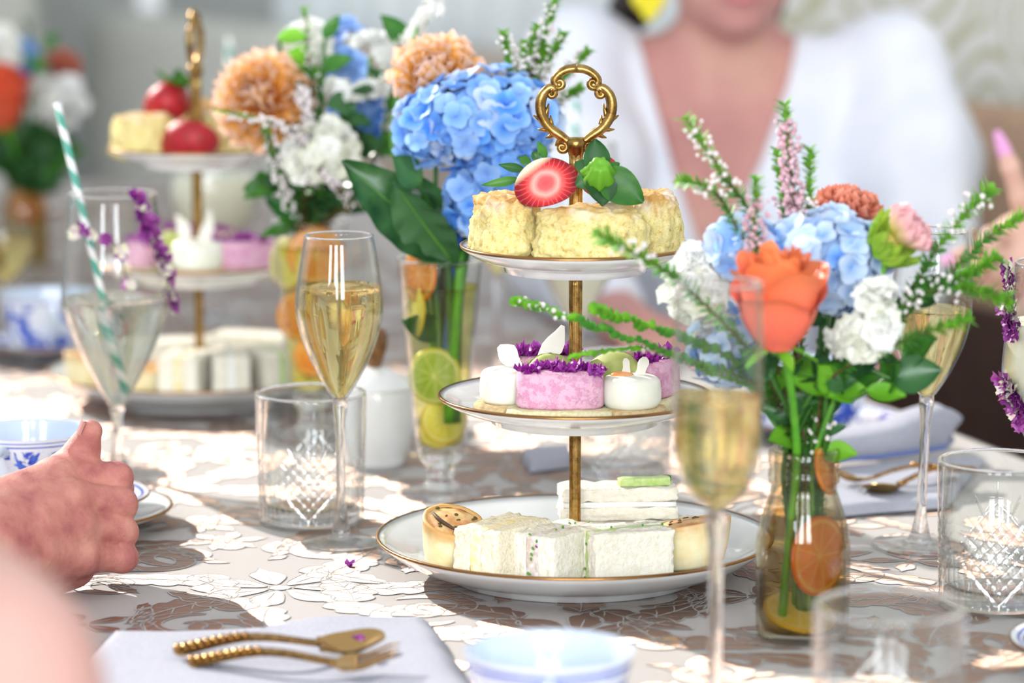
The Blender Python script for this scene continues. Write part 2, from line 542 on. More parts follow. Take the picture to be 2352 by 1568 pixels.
t.set(Base_Color=t.mix(k, S((224, 150, 188)), S((238, 186, 210))), Roughness=t.mix(k, (0.35,) * 3 + (1,), (0.95,) * 3 + (1,)))
t.bump(t.mix(k, (0, 0, 0, 1), sp), 0.6, 0.0012)
M['pink_cake'] = t.m
M['white_mousse'] = plain('white_mousse', (240, 240, 228), 0.35, (232, 232, 214), 60, sss=0.25)
M['biscuit'] = plain('biscuit', (214, 190, 146), 0.85, (190, 160, 112), 300, bump=(600, 0.4))
M['shortbread'] = plain('shortbread', (232, 224, 186), 0.85, (214, 202, 150), 420, bump=(700, 0.45))
M['macaron'] = plain('green_macaron', (170, 180, 96), 0.6, (186, 194, 116), 120)
M['macaron_foot'] = plain('macaron_foot', (142, 146, 60), 0.9, (110, 116, 44), 500, bump=(900, 0.9, 0.002))
M['purple_petal'] = plain('purple_petal', (124, 16, 132), 0.5, (156, 30, 150), 300, rand=(176, 70, 180), trans=0.2)
M['magenta_petal'] = plain('magenta_petal', (150, 24, 130), 0.5, (196, 110, 190), 260, rand=(110, 10, 120), trans=0.2)
M['pale_calyx'] = plain('pale_calyx', (226, 200, 214), 0.5, (216, 220, 180), 300)
M['coconut'] = plain('coconut_flake', (248, 246, 236), 0.55, trans=0.2)
M['orange_gel'] = plain('orange_gel', (240, 140, 60), 0.2, (246, 170, 110), 200, sss=0.2)
M['crumb'] = plain('white_bread', (246, 241, 228), 0.9, (236, 228, 208), 260, bump=(420, 0.6, 0.002), detail=6)
M['crumb_grain'] = plain('grain_bread', (243, 234, 210), 0.9, (220, 204, 168), 500, bump=(420, 0.6, 0.002), detail=6, lo=0.45, hi=0.75)
M['egg'] = plain('egg_filling', (240, 214, 140), 0.6, (246, 240, 222), 160, bump=(260, 0.6, 0.002))
M['chicken'] = plain('creamy_chicken_filling', (238, 234, 228), 0.5, (206, 186, 172), 220, bump=(220, 0.6, 0.002))
M['cream_cheese'] = plain('cream_cheese', (246, 246, 240), 0.4)
M['cucumber'] = plain('cucumber_flesh', (206, 224, 160), 0.3, (176, 206, 116), 200, sss=0.15)
M['cucumber_skin'] = plain('cucumber_skin', (60, 130, 40), 0.35, (36, 96, 34), 120)
M['herb'] = plain('herb_green', (84, 150, 44), 0.5)
t = NT('tart_pastry')
x, y, z = t.sep(t.coord('Object'))
k = t.ramp(t.math('ADD', z, t.math('MULTIPLY', t.noise(140, 4), 0.006)), [(0.026, (0, 0, 0, 1)), (0.034, (1, 1, 1, 1))])
t.set(Base_Color=t.mix(k, t.ramp(t.noise(70, 4), [(0.4, S((246, 236, 196))), (0.7, S((236, 214, 156)))]), S((214, 164, 96))), Roughness=0.55, Subsurface_Weight=0.1, Subsurface_Scale=0.003)
t.bump(t.noise(180, 4), 0.2, 0.001)
M['pastry'] = t.m
M['tart_top'] = plain('tart_top', (232, 196, 136), 0.5, (190, 108, 48), 70, bump=(220, 0.4), lo=0.4, hi=0.7)
M['tart_herb'] = plain('baked_herb', (92, 70, 22), 0.7)
M['dark_slit'] = plain('tart_filling', (84, 62, 44), 0.6)
M['berry'] = plain('strawberry_red', (186, 22, 34), 0.45, (150, 14, 26), 200, sss=0.15, bump=(500, 0.5, 0.001))
t = NT('strawberry_cut')
x, y, z = t.sep(t.coord('Object'))
xx = t.math('DIVIDE', x, 0.0205); yy = t.math('DIVIDE', y, 0.0180)
r = t.math('SQRT', t.math('ADD', t.math('MULTIPLY', xx, xx), t.math('MULTIPLY', yy, yy)))
ang = t.math('ARCTAN2', yy, xx)
rays = t.math('MULTIPLY', t.math('ABSOLUTE', t.math('SINE', t.math('ADD', t.math('MULTIPLY', ang, 15), t.math('MULTIPLY', t.noise(90, 2), 4)))), 0.16)
base = t.ramp(t.math('ADD', r, t.math('MULTIPLY', t.noise(150, 3), 0.12)), [(0.08, S((222, 80, 84))), (0.30, S((226, 98, 98))), (0.48, S((240, 168, 156))), (0.62, S((222, 96, 90))), (0.76, S((200, 36, 44))), (0.98, S((136, 10, 24)))])
rk = t.math('MULTIPLY', t.ramp(r, [(0.55, (0, 0, 0, 1)), (0.66, (1, 1, 1, 1)), (0.98, (0.6, 0.6, 0.6, 1))]), t.ramp(rays, [(0.146, (0, 0, 0, 1)), (0.160, (1, 1, 1, 1))]))
crown = t.ramp(t.math('SUBTRACT', yy, t.math('MULTIPLY', xx, 0.45)), [(0.62, (0, 0, 0, 1)), (0.92, (1, 1, 1, 1))])
base = t.mix(t.math('MULTIPLY', crown, 0.9), base, S((246, 240, 204)))
t.set(Base_Color=t.mix(t.math('MULTIPLY', rk, 0.30), base, S((244, 160, 150))), Roughness=0.5)
t.b.inputs['Specular IOR Level'].default_value = 0.15
M['berry_cut'] = t.m
def citrus_mat(name, rind, pith, flesh, flesh2, R0):
    t = NT(name)
    x, y, z = t.sep(t.coord('Object'))
    r = t.math('DIVIDE', t.math('SQRT', t.math('ADD', t.math('MULTIPLY', x, x), t.math('MULTIPLY', y, y))), R0)
    seg = t.math('ABSOLUTE', t.math('SINE', t.math('MULTIPLY', t.math('ARCTAN2', y, x), 4.5)))
    fl = t.ramp(t.noise(160, 4), [(0.35, S(flesh)), (0.65, S(flesh2))])
    fl = t.mix(t.ramp(t.math('MULTIPLY', seg, r), [(0.05, (1, 1, 1, 1)), (0.10, (0, 0, 0, 1))]), fl, S(pith))
    k1 = t.ramp(r, [(0.80, (0, 0, 0, 1)), (0.83, (1, 1, 1, 1))]); k2 = t.ramp(r, [(0.91, (0, 0, 0, 1)), (0.94, (1, 1, 1, 1))])
    cc = t.mix(k2, t.mix(k1, fl, S(pith)), S(rind))
    t.set(Base_Color=cc, Roughness=0.3)
    tr = t.node('ShaderNodeBsdfTranslucent'); t.link(cc, tr.inputs[0])
    mx = t.node('ShaderNodeMixShader'); mx.inputs[0].default_value = 0.4
    t.link(t.b.outputs[0], mx.inputs[1]); t.link(tr.outputs[0], mx.inputs[2]); t.link(mx.outputs[0], t.out.inputs[0])
    return t.m
M['lemon'] = citrus_mat('lemon_slice', (244, 214, 64), (248, 244, 206), (236, 226, 120), (244, 236, 160), 0.027)
M['lime'] = citrus_mat('lime_slice', (222, 216, 60), (246, 246, 214), (176, 206, 90), (206, 222, 130), 0.027)
M['orange'] = citrus_mat('orange_slice', (240, 140, 30), (250, 206, 130), (240, 150, 50), (246, 172, 70), 0.030)
# china with painted blue flowers
def china(name, bands, lo, hi, scale=58, thr=0.52):
    t = NT(name)
    x, y, z = t.sep(t.coord('Object'))
    n = t.noise(scale, 5, 0.62, dist=0.6)
    k = t.ramp(n, [(thr, (0, 0, 0, 1)), (thr + 0.035, (1, 1, 1, 1))])
    zone = t.math('MULTIPLY', t.math('GREATER_THAN', z, lo), t.math('LESS_THAN', z, hi))
    k = t.math('MULTIPLY', k, zone)
    for b0, b1 in bands:
        k = t.math('MAXIMUM', k, t.math('MULTIPLY', t.math('GREATER_THAN', z, b0), t.math('LESS_THAN', z, b1)))
    blue = t.ramp(t.noise(170, 3), [(0.35, S((26, 58, 178))), (0.65, S((84, 120, 220)))])
    t.set(Base_Color=t.mix(k, S((236, 240, 246)), blue), Roughness=0.1, Coat_Weight=0.5)
    return t.m
M['china'] = china('blue_white_china', [(0.0525, 0.0535), (0.0555, 0.0562)], 0.008, 0.050)
M['china_inside'] = plain('china_inside', (200, 213, 230), 0.1, coat=0.5)
M['china_band'] = china('blue_banded_china', [(0.0520, 0.0552), (0.0485, 0.0495)], 0.006, 0.045, 50, 0.5)
t = NT('china_saucer')
x, y, z = t.sep(t.coord('Object'))
r = t.math('SQRT', t.math('ADD', t.math('MULTIPLY', x, x), t.math('MULTIPLY', y, y)))
k = t.math('MULTIPLY', t.ramp(t.noise(60, 5, 0.6, dist=0.6), [(0.52, (0, 0, 0, 1)), (0.555, (1, 1, 1, 1))]), t.math('MULTIPLY', t.math('GREATER_THAN', r, 0.040), t.math('LESS_THAN', r, 0.066)))
k = t.math('MAXIMUM', k, t.math('MULTIPLY', t.math('GREATER_THAN', r, 0.0675), t.math('LESS_THAN', r, 0.0695)))
t.set(Base_Color=t.mix(k, S((236, 240, 246)), S((44, 74, 190))), Roughness=0.1, Coat_Weight=0.5)
M['china_saucer'] = t.m
t = NT('striped_paper_straw')
x, y, z = t.sep(t.coord('Object'))
k = t.math('FRACT', t.math('ADD', t.math('MULTIPLY', z, 42), t.math('DIVIDE', t.math('ARCTAN2', y, x), 2 * PI)))
t.set(Base_Color=t.ramp(k, [(0.52, S((88, 172, 152))), (0.54, S((246, 246, 244)))], 'CONSTANT'), Roughness=0.6)
M['straw'] = t.m
# people and cloth
def skin(name, a, b, c, scale=60):
    t = NT(name)
    cc = t.ramp(t.noise(scale, 5, 0.6), [(0.3, S(a)), (0.5, S(b)), (0.72, S(c))])
    t.set(Base_Color=cc, Roughness=0.5)
    if scale > 40:
        t.set(Subsurface_Weight=0.15, Subsurface_Scale=0.005)
        t.b.inputs['Subsurface Radius'].default_value = (1, 0.4, 0.25)
    t.bump(t.noise(300, 6, 0.7), 0.55, 0.0016)
    return t.m
M['skin_hand'] = skin('weathered_skin', (168, 92, 90), (198, 126, 114), (214, 152, 134), 45)
M['skin_pale'] = skin('pale_skin', (206, 154, 142), (214, 166, 154), (222, 178, 166), 12)
M['skin_tan'] = skin('sun_blushed_skin', (186, 126, 122), (204, 146, 136), (216, 168, 150), 9)
M['skin_warm'] = skin('warm_skin', (206, 150, 132), (224, 176, 156), (236, 194, 174), 30)
M['nail'] = plain('natural_nail', (216, 160, 152), 0.25)
M['nail_pink'] = plain('pink_nail', (238, 170, 220), 0.2)
M['lip'] = plain('lip_rose', (206, 122, 128), 0.4)
M['hair'] = plain('dark_hair', (36, 30, 28), 0.5, (58, 46, 40), 300)
M['yellow_bead'] = plain('yellow_earring', (240, 226, 40), 0.4)
M['eye_white'] = plain('eye_white', (236, 232, 228), 0.2)
M['iris'] = plain('iris_brown', (60, 42, 32), 0.2)
M['blouse'] = plain('white_blouse', (234, 236, 244), 0.8, (224, 228, 240), 20, bump=(14, 0.25, 0.02))
M['napkin'] = plain('linen_napkin', (166, 168, 184), 0.9, (180, 180, 188), 500, bump=(1500, 0.4, 0.0006))
M['napkin_edge'] = plain('napkin_blue_border', (110, 130, 190), 0.9)
M['wood_knob'] = plain('brown_knob', (134, 92, 48), 0.5, (96, 62, 28), 120)
M['tea'] = plain('dark_tea', (92, 52, 22), 0.15)
# tablecloth
def damask(name, c, rough, aniso, metal, az, bumps=0.25, bscale=2600):
    t = NT(name)
    fine = t.noise(bscale, 2)
    cc = t.mix(fine, tuple(0.86 * v for v in S(c)[:3]) + (1,), tuple(min(1, 1.12 * v) for v in S(c)[:3]) + (1,))
    t.set(Base_Color=cc, Roughness=rough, Metallic=metal, Anisotropic=aniso)
    cx = t.node('ShaderNodeCombineXYZ'); cx.inputs[0].default_value = math.cos(az); cx.inputs[1].default_value = math.sin(az)
    t.link(cx.outputs[0], t.b.inputs['Tangent'])
    t.bump(fine, bumps, 0.0004)
    return t.m
M['cloth_ground'] = damask('damask_ground', (186, 180, 176), 0.75, 0.0, 0.15, 0, 0.35)
M['cloth_motif'] = damask('damask_satin_motif', (186, 154, 136), 0.50, 0.92, 0.78, R(28), 0.08)
M['cloth_line'] = plain('damask_thread', (182, 177, 173), 0.8)
# room
M['tan_seat'] = plain('tan_banquette', (186, 154, 128), 0.75, (174, 142, 116), 30, bump=(700, 0.3))
M['grey_seat'] = plain('grey_banquette', (206, 206, 196), 0.8, (196, 196, 186), 20, bump=(700, 0.3))
M['taupe_seat'] = plain('taupe_banquette', (190, 176, 162), 0.8, (178, 164, 150), 20, bump=(700, 0.3))
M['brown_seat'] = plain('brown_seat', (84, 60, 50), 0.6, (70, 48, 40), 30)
M['floor'] = plain('dark_wood_floor', (86, 62, 48), 0.45, (66, 46, 36), 6)
M['wall'] = plain('pale_wall', (200, 204, 200), 0.9)
M['wood'] = plain('table_wood', (92, 64, 44), 0.5, (70, 46, 30), 12)
t = NT('sheer_curtain')
t.set(Base_Color=t.ramp(t.noise(3, 2), [(0.4, S((222, 230, 232))), (0.6, S((238, 243, 243)))]), Roughness=0.9)
M['curtain'] = t.m
t = NT('scroll_curtain')
vec = t.coord('Object', (1, 1, 1))
vo = t.node('ShaderNodeTexVoronoi', feature='F1'); vo.inputs['Scale'].default_value = 5.0; t.link(vec, vo.inputs['Vector'])
ring = t.math('ABSOLUTE', t.math('SINE', t.math('MULTIPLY', t.math('ADD', vo.outputs['Distance'], t.math('MULTIPLY', t.noise(9, 3), 0.12)), 17)))
k = t.ramp(t.math('ADD', ring, t.math('MULTIPLY', t.noise(40, 3), 0.5)), [(0.55, (1, 1, 1, 1)), (0.95, (0, 0, 0, 1))])
t.set(Base_Color=t.mix(k, S((238, 238, 234)), S((196, 196, 164))), Roughness=0.9)
M['curtain_scroll'] = t.m
# ------------------------------------------------------------------ the room
def structure(o, label=None):
    o['kind'] = 'structure'
    if label: o['label'] = label
    return o
m = MB(); m.box((0, 2.5, -TZ - 0.05), (9, 12, 0.1))
structure(m.build('floor', M['floor'], smooth=False))
BU = Vector((-0.517, 0.856, 0)); BN = Vector((-0.856, -0.517, 0)); B0 = Vector((0.528, 4.06, 0))
def bpt(s, n, z): return B0 + BU * s + BN * n + Vector((0, 0, z))
def slab(s0, s1, n0, n1, z0, z1):
    "box in the banquette's frame"
    P = [bpt(s, n, z) for s in (s0, s1) for n in (n0, n1) for z in (z0, z1)]
    F = [(0, 1, 3, 2), (4, 6, 7, 5), (0, 4, 5, 1), (2, 3, 7, 6), (0, 2, 6, 4), (1, 5, 7, 3)]
    return P, F
m = MB(); m.add(*slab(-2.6, 2.95, -0.44, -0.32, -TZ, 1.5))
structure(m.build('wall_back', M['wall'], smooth=False))
m = MB(); m.box((-3.1, 6.98, (2.70 - TZ) / 2), (4.6, 0.12, 2.70 + TZ))  # out-of-view wall, made taller and longer to shade the far table
structure(m.build('wall_left', M['wall'], smooth=False))
# wall behind the photographer with three tall window openings
m = MB()
m.box((0, -2.05, -0.20), (5.5, 0.12, 1.10))
m.box((0, -2.05, 2.15), (5.5, 0.12, 0.50))
for x0, x1 in ((-2.75, -2.3), (-1.5, -0.95), (-0.15, 0.4), (1.2, 2.75)):
    m.box(((x0 + x1) / 2, -2.05, 1.125), (x1 - x0, 0.12, 1.55))
structure(m.build('wall_front', M['wall'], smooth=False))
for i, wx in enumerate((-1.9, -0.55, 0.8)):
    m = MB()
    m.box((0, 0, 0.36), (0.05, 0.05, 1.5)); m.box((0, 0, 0.36), (0.8, 0.05, 0.05))
    w = m.build('window_%d' % (i + 1), M['porcelain'], loc=(wx, -2.12, 0.79), smooth=False)
    structure(w, 'tall window with white glazing bars behind the photographer')
# curtains hanging on the back wall
def curtain(s0, s1, z0, z1, mat, amp=0.018, wl=0.13):
    m = MB()
    def f(u, v):
        s = s0 + (s1 - s0) * u
        return bpt(s, -0.24 + amp * math.sin(2 * PI * s / wl) + 0.4 * amp * math.sin(2 * PI * s / wl * 0.37 + 1), z0 + (z1 - z0) * v)
    n = int((s1 - s0) / wl * 9) + 2
    m.sheet(f, n, 6)
    def g(u, v):
        p = f(u, v); return p + BN * -0.004
    m.sheet(lambda u, v: g(1 - u, v), n, 6)
    return m
tag(curtain(0.75, 2.3, -0.60, 1.45, M['curtain']).build('curtain', M['curtain']), 'pale blue-white sheer curtain in soft folds along the back wall', 'curtain')
tag(curtain(-1.6, 0.70, -0.60, 1.45, M['curtain_scroll'], 0.008, 0.3).build('scroll_curtain', M['curtain_scroll']), 'white curtain with olive scroll pattern behind the woman in white', 'curtain')
# banquette: seat and upholstered back panels, every panel its own
ban = thing('banquette', 'long upholstered banquette running along the back wall, tan shading to grey', 'banquette')
def soft_slab(s0, s1, n0, n1, z0, z1, rad=0.03):
    V, F = superblock(s1 - s0, n1 - n0, z1 - z0, rad, 6)
    c = Matrix((BU, -BN, Vector((0, 0, 1)))).transposed()
    o = bpt((s0 + s1) / 2, (n0 + n1) / 2, z0)
    return [c @ Vector(v) + o for v in V], F
for s0, s1, mm in ((-2.2, -0.35, 'tan_seat'), (-0.35, 1.0, 'tan_seat'), (1.0, 1.75, 'taupe_seat'), (1.75, 2.62, 'grey_seat')):
    V, F = soft_slab(s0 + 0.002, s1 - 0.002, -0.14, 0.0, -0.36, 0.165)
    put('back_cushion', new_mesh('back_cushion', V, F, M[mm]), ban)
    V, F = soft_slab(s0 + 0.004, s1 - 0.004, 0.0, 0.52 if s0 < 0.5 else 0.36, -0.42, -0.305)
    put('seat_cushion', new_mesh('seat_cushion', V, F, M['brown_seat' if mm == 'tan_seat' else mm]), ban)
for s0, s1 in ((-2.2, -0.35), (-0.35, 1.0)):  # added dark strips, standing in for shade low on the banquette back
    m = MB(); m.add(*slab(s0 + .003, s1 - .003, 0.0, 0.02, -0.30, -0.075)); m.build('shade_panel', M['brown_seat'], ban, smooth=False)
m = MB(); m.add(*slab(-2.2, 2.6, -0.13, 0.30, -TZ, -0.42)); m.build('base', M['brown_seat'], ban, smooth=False)
# grey high-backed end seat at the far corner
V, F = superblock(1.5, 0.14, 1.6, 0.04, 6)
end = thing('end_panel', 'pale grey padded high panel at the far end of the banquette', 'panel', (-1.62, 6.05, -TZ))
put('padding', new_mesh('padding', V, F, M['grey_seat']), end)
m = MB(); m.box((0, 0.02, 1.61), (1.5, 0.12, 0.03)); m.build('cap_rail', M['grey_seat'], end, smooth=False)

# ------------------------------------------------------------------ table and tablecloth
E0 = Vector((0.415, 2.587, 0)); EU = Vector((-0.32, 0.947, 0)).normalized(); EP = Vector((-0.947, -0.32, 0)).normalized()
S0, S1, WID = -1.45, 2.35, 1.06
def tpt(s, w, z=0.0): return E0 + EU * s + EP * w + Vector((0, 0, z))
tab = thing('dining_table', 'long dining table under the damask cloth', 'table')
P = [tpt(s, w, z) for s in (S0 + .01, S1 - .01) for w in (0.01, WID - .01) for z in (-0.04, -0.004)]
put('table_top', new_mesh('table_top', P, [(0, 1, 3, 2), (4, 6, 7, 5), (0, 4, 5, 1), (2, 3, 7, 6), (0, 2, 6, 4), (1, 5, 7, 3)], M['wood'], False), tab)
for s in (S0 + .15, S1 - .15):
    for w in (0.32, WID - 0.15):
        q = tpt(s, w); m = MB(); m.lathe([(0, -TZ), (0.03, -TZ), (0.025, -0.5), (0.04, -0.12), (0.04, -0.04), (0, -0.04)], 16, center=(q.x, q.y, 0)); m.build('leg', M['wood'], tab)
m = MB()
def drop(s, w, side):
    pass
m.sheet(lambda u, v: tpt(S0 + (S1 - S0) * u, WID * v, 0.0), 40, 14)
def fold_edge(f0, nrm, L, n):
    def f(u, v):
        p = f0(u); d = 0.012 * math.sin(u * L / 0.16 * 2 * PI) * v
        return p + nrm * (0.004 + 0.006 * min(1, v * 8) + d + 0.02 * v) + Vector((0, 0, -0.28 * v))
    m.sheet(f, n, 9)
fold_edge(lambda u: tpt(S0 + (S1 - S0) * u, 0), -EP, S1 - S0, 180)
fold_edge(lambda u: tpt(S1, WID * u), EU, WID, 60)
fold_edge(lambda u: tpt(S1 - (S1 - S0) * u, WID), EP, S1 - S0, 180)
fold_edge(lambda u: tpt(S0, WID - WID * u), -EU, WID, 60)
cloth = m.build('tablecloth', M['cloth_ground'])
tag(cloth, 'silvery beige damask tablecloth woven with satin leaves and flowers', 'tablecloth')

# woven motif: leaves, blossoms and scrolls as thin satin shapes with thread outlines
class Motif:
    def __init__(s): s.m = MB()
    def poly(s, pts, z=0.0004, mi=0):
        s.m.add([(x, y, z) for x, y in pts], [tuple(range(len(pts)))], mi)
    def ribbon(s, pts, w, z=0.0006, mi=1, closed=False, taper=False):
        n = len(pts); V, F = [], []
        for i in range(n):
            a = Vector(pts[i - 1] if (closed or i) else pts[i]); b = Vector(pts[(i + 1) % n] if (closed or i < n - 1) else pts[i])
            t = (b - a); t = t.normalized() if t.length > 1e-9 else Vector((1, 0)); nn = Vector((-t.y, t.x))
            ww = w / 2 * ((math.sin(PI * min(1, max(0, i / (n - 1)))) * .9 + .1) if taper else 1)
            p = Vector(pts[i]); V += [(*(p + nn * ww), z), (*(p - nn * ww), z)]
        for i in range(n - (0 if closed else 1)):
            j = (i + 1) % n; F.append((2 * i, 2 * i + 1, 2 * j + 1, 2 * j))
        s.m.add(V, F, mi)
    def shape(s, pts, outline=0.0011):
        s.poly(pts); s.ribbon(pts, outline, closed=True)
    def leaf(s, c, ang, L, W, lobes=5, bend=0.25):
        ca, sa = math.cos(ang), math.sin(ang)
        def tr(x, y):
            y2 = y + bend * x * x / L; return (c[0] + ca * x - sa * y2, c[1] + sa * x + ca * y2)
        up, dn = [], []
        N = 34
        for i in range(N + 1):
            t = i / N; w = W * (math.sin(PI * t ** 0.75) ** 0.8) * (0.70 + 0.30 * abs(math.sin(PI * lobes * t)) ** 0.7) if 0 < t < 1 else 0
            x = L * t - 0.10 * L * abs(math.sin(PI * lobes * t)) * (1 - t) * .5
            up.append(tr(x, w)); dn.append(tr(x, -w))
        s.shape(up + dn[::-1][1:-1])
        s.ribbon([tr(L * i / 12, 0) for i in range(13)], 0.0016, taper=True)
        for k in range(lobes):
            t0 = (k + 0.15) / lobes; t1 = min(0.97, (k + 0.85) / lobes)
            for sg in (1, -1):
                w1 = 0.62 * W * math.sin(PI * t1 ** 0.75)
                s.ribbon([tr(L * (t0 + (t1 - t0) * q), sg * w1 * q ** 1.4) for q in (0, .25, .5, .75, 1)], 0.0010, taper=True)
    def petal(s, c, ang, L, W, tip=0.25):
        ca, sa = math.cos(ang), math.sin(ang); pts = []
        N = 20
        for i in range(N):
            a = 2 * PI * i / N; x = L * (0.5 - 0.5 * math.cos(a)); t = x / L
            y = W * math.sin(a) * (0.45 + 0.75 * t) * (1 + 0.10 * math.sin(3 * a)); x *= 1 + tip * (1 if i == N // 2 else 0)
            pts.append((c[0] + ca * x - sa * y, c[1] + sa * x + ca * y))
        s.shape(pts)
        s.ribbon([(c[0] + ca * L * q, c[1] + sa * L * q) for q in (.1, .3, .5, .7)], 0.0014, taper=True)
    def flower(s, c, r, n, rot=0.0):
        for i in range(n):
            a = rot + 2 * PI * i / n
            s.petal((c[0] + math.cos(a) * r * .18, c[1] + math.sin(a) * r * .18), a, r * .85, r * .26)
        s.shape([(c[0] + r * .15 * math.cos(2 * PI * k / 14), c[1] + r * .15 * math.sin(2 * PI * k / 14)) for k in range(14)])
    def scroll(s, c, r, a0, turns, w, sgn=1):
        pts = []; N = 44
        for i in range(N):
            t = i / (N - 1); a = a0 + sgn * 2 * PI * turns * t; rr = r * (1 - 0.78 * t)
            pts.append((c[0] + rr * math.cos(a), c[1] + rr * math.sin(a)))
        n = len(pts); L_, R_ = [], []
        for i in range(n):
            a = Vector(pts[max(i - 1, 0)]); b = Vector(pts[min(i + 1, n - 1)]); t = (b - a).normalized(); nn = Vector((-t.y, t.x))
            ww = w / 2 * (0.25 + 1.0 * math.sin(PI * (i / (n - 1)) ** .6)); p = Vector(pts[i])
            L_.append(tuple(p + nn * ww)); R_.append(tuple(p - nn * ww))
        for i in range(n - 1):
            s.m.add([(*L_[i], .0004), (*R_[i], .0004), (*R_[i + 1], .0004), (*L_[i + 1], .0004)], [(0, 1, 2, 3)], 0)
        s.ribbon(L_, 0.001); s.ribbon(R_, 0.001)
mo = Motif()
mo.flower((0, 0), 0.050, 7, 0.2)
for sg in (1, -1):
    A = (lambda a: a) if sg == 1 else (lambda a: PI - a)
    mo.leaf((sg * 0.045, 0.020), A(R(18)), 0.085, 0.020, 5)
    mo.leaf((sg * 0.040, -0.030), A(R(-38)), 0.090, 0.019, 5)
    mo.leaf((sg * 0.020, 0.052), A(R(62)), 0.072, 0.017, 4)
    mo.leaf((sg * 0.110, 0.130), A(R(105)), 0.075, 0.019, 4)
    mo.leaf((sg * 0.125, -0.100), A(R(-70)), 0.070, 0.017, 4)
    mo.scroll((sg * 0.080, 0.085), 0.032, A(R(-120)), 1.15, 0.011, sg)
    mo.scroll((sg * 0.105, -0.045), 0.026, A(R(100)), 1.1, 0.010, -sg)
    mo.scroll((sg * 0.040, -0.115), 0.030, A(R(80)), 1.2, 0.010, -sg)
    for k in range(5):
        mo.petal((sg * (0.026 + 0.004 * k), 0.105 + 0.011 * k), A(R(30 + 8 * k)), 0.020, 0.006)
        mo.petal((sg * (0.014 + 0.006 * k), -0.085 - 0.012 * k), A(R(-30 - 6 * k)), 0.016, 0.005)
mo.flower((0, 0.125), 0.030, 5, PI / 2)
mo.flower((0, -0.155), 0.026, 6)
mo.leaf((0, -0.125), R(-90), 0.0001 + 0.05, 0.012, 3, 0)
me_motif = mo.m.mesh('damask_motif', [M['cloth_motif'], M['cloth_line']], False)
rz = math.atan2(EU.y, EU.x) - PI / 2
row = 0
s = S0 + 0.10
while s < S1 - 0.06:
    w = 0.10 + (0.146 if row % 2 else 0.0)
    while w < WID - 0.05:
        q = tpt(s, w)
        if q.y > 1.35 and abs(q.x) < 0.17 * q.y + 0.15 and 0.11 < w < WID - 0.11 and s < S1 - 0.15:
            put('damask_motif', me_motif, cloth, (q.x, q.y, 0.0), (0, 0, rz + (0 if (row // 2) % 2 == 0 else PI)))
        w += 0.292
    s += 0.185; row += 1
# ------------------------------------------------------------------ three-tier cake stands
def plate_meshes(r, h, foot):
    "white plate with rolled foot; rim height h above the foot; origin at the foot"
    fl = 0.0075
    prof = [(0.0, 0.003), (foot - 0.006, 0.003), (foot - 0.004, 0.0), (foot, 0.0), (foot + 0.001, 0.004), (foot + 0.004, 0.0062)]
    n = 9
    for i in range(1, n + 1):
        t = i / n
        prof.append((foot + 0.004 + (r - foot - 0.004) * t, 0.0062 + (h - 0.0085) * (t ** 2.0)))
    prof += [(r + 0.0004, h - 0.0012), (r - 0.0004, h)]
    for i in range(1, n + 1):
        t = 1 - i / n
        prof.append((foot + 0.002 + (r - foot - 0.002) * t - 0.0016, fl + (h - fl - 0.0004) * (t ** 2.2)))
    prof += [(foot * 0.6, fl), (0.0, fl)]
    a = MB().lathe(prof, 72).mesh('plate', M['porcelain'])
    b = MB().lathe([(r - 0.0014, h - 0.0001), (r - 0.0005, h + 0.0003), (r + 0.0008, h - 0.0004), (r + 0.0005, h - 0.0018)], 72).mesh('gold_rim', M['gold_rim'])
    return a, b
def fluted(r, z0, z1, n=9):
    rf = lambda a, z: 1 + 0.22 * abs(math.sin(a * 4))
    return [(0, z0), (r, z0)] + [(r * (1 - 0.06 * math.sin(PI * i / n)), z0 + (z1 - z0) * i / n) for i in range(1, n)] + [(r, z1), (0, z1)], rf
def volute(m, c, r, sgn, start, rad=0.0022, turns=1.5):
    path, rr = [], []
    N = 26
    for i in range(N):
        t = i / (N - 1); a = start + sgn * 2 * PI * turns * t; q = r * (1 - 0.88 * t)
        path.append((c[0] + q * math.cos(a), 0, c[1] + q * math.sin(a))); rr.append(rad * (1 - 0.45 * t))
    m.tube(path, rr, 8); m.ball((c[0], 0, c[1]), (r * .32, rad * 1.15, r * .32), 10, 6)
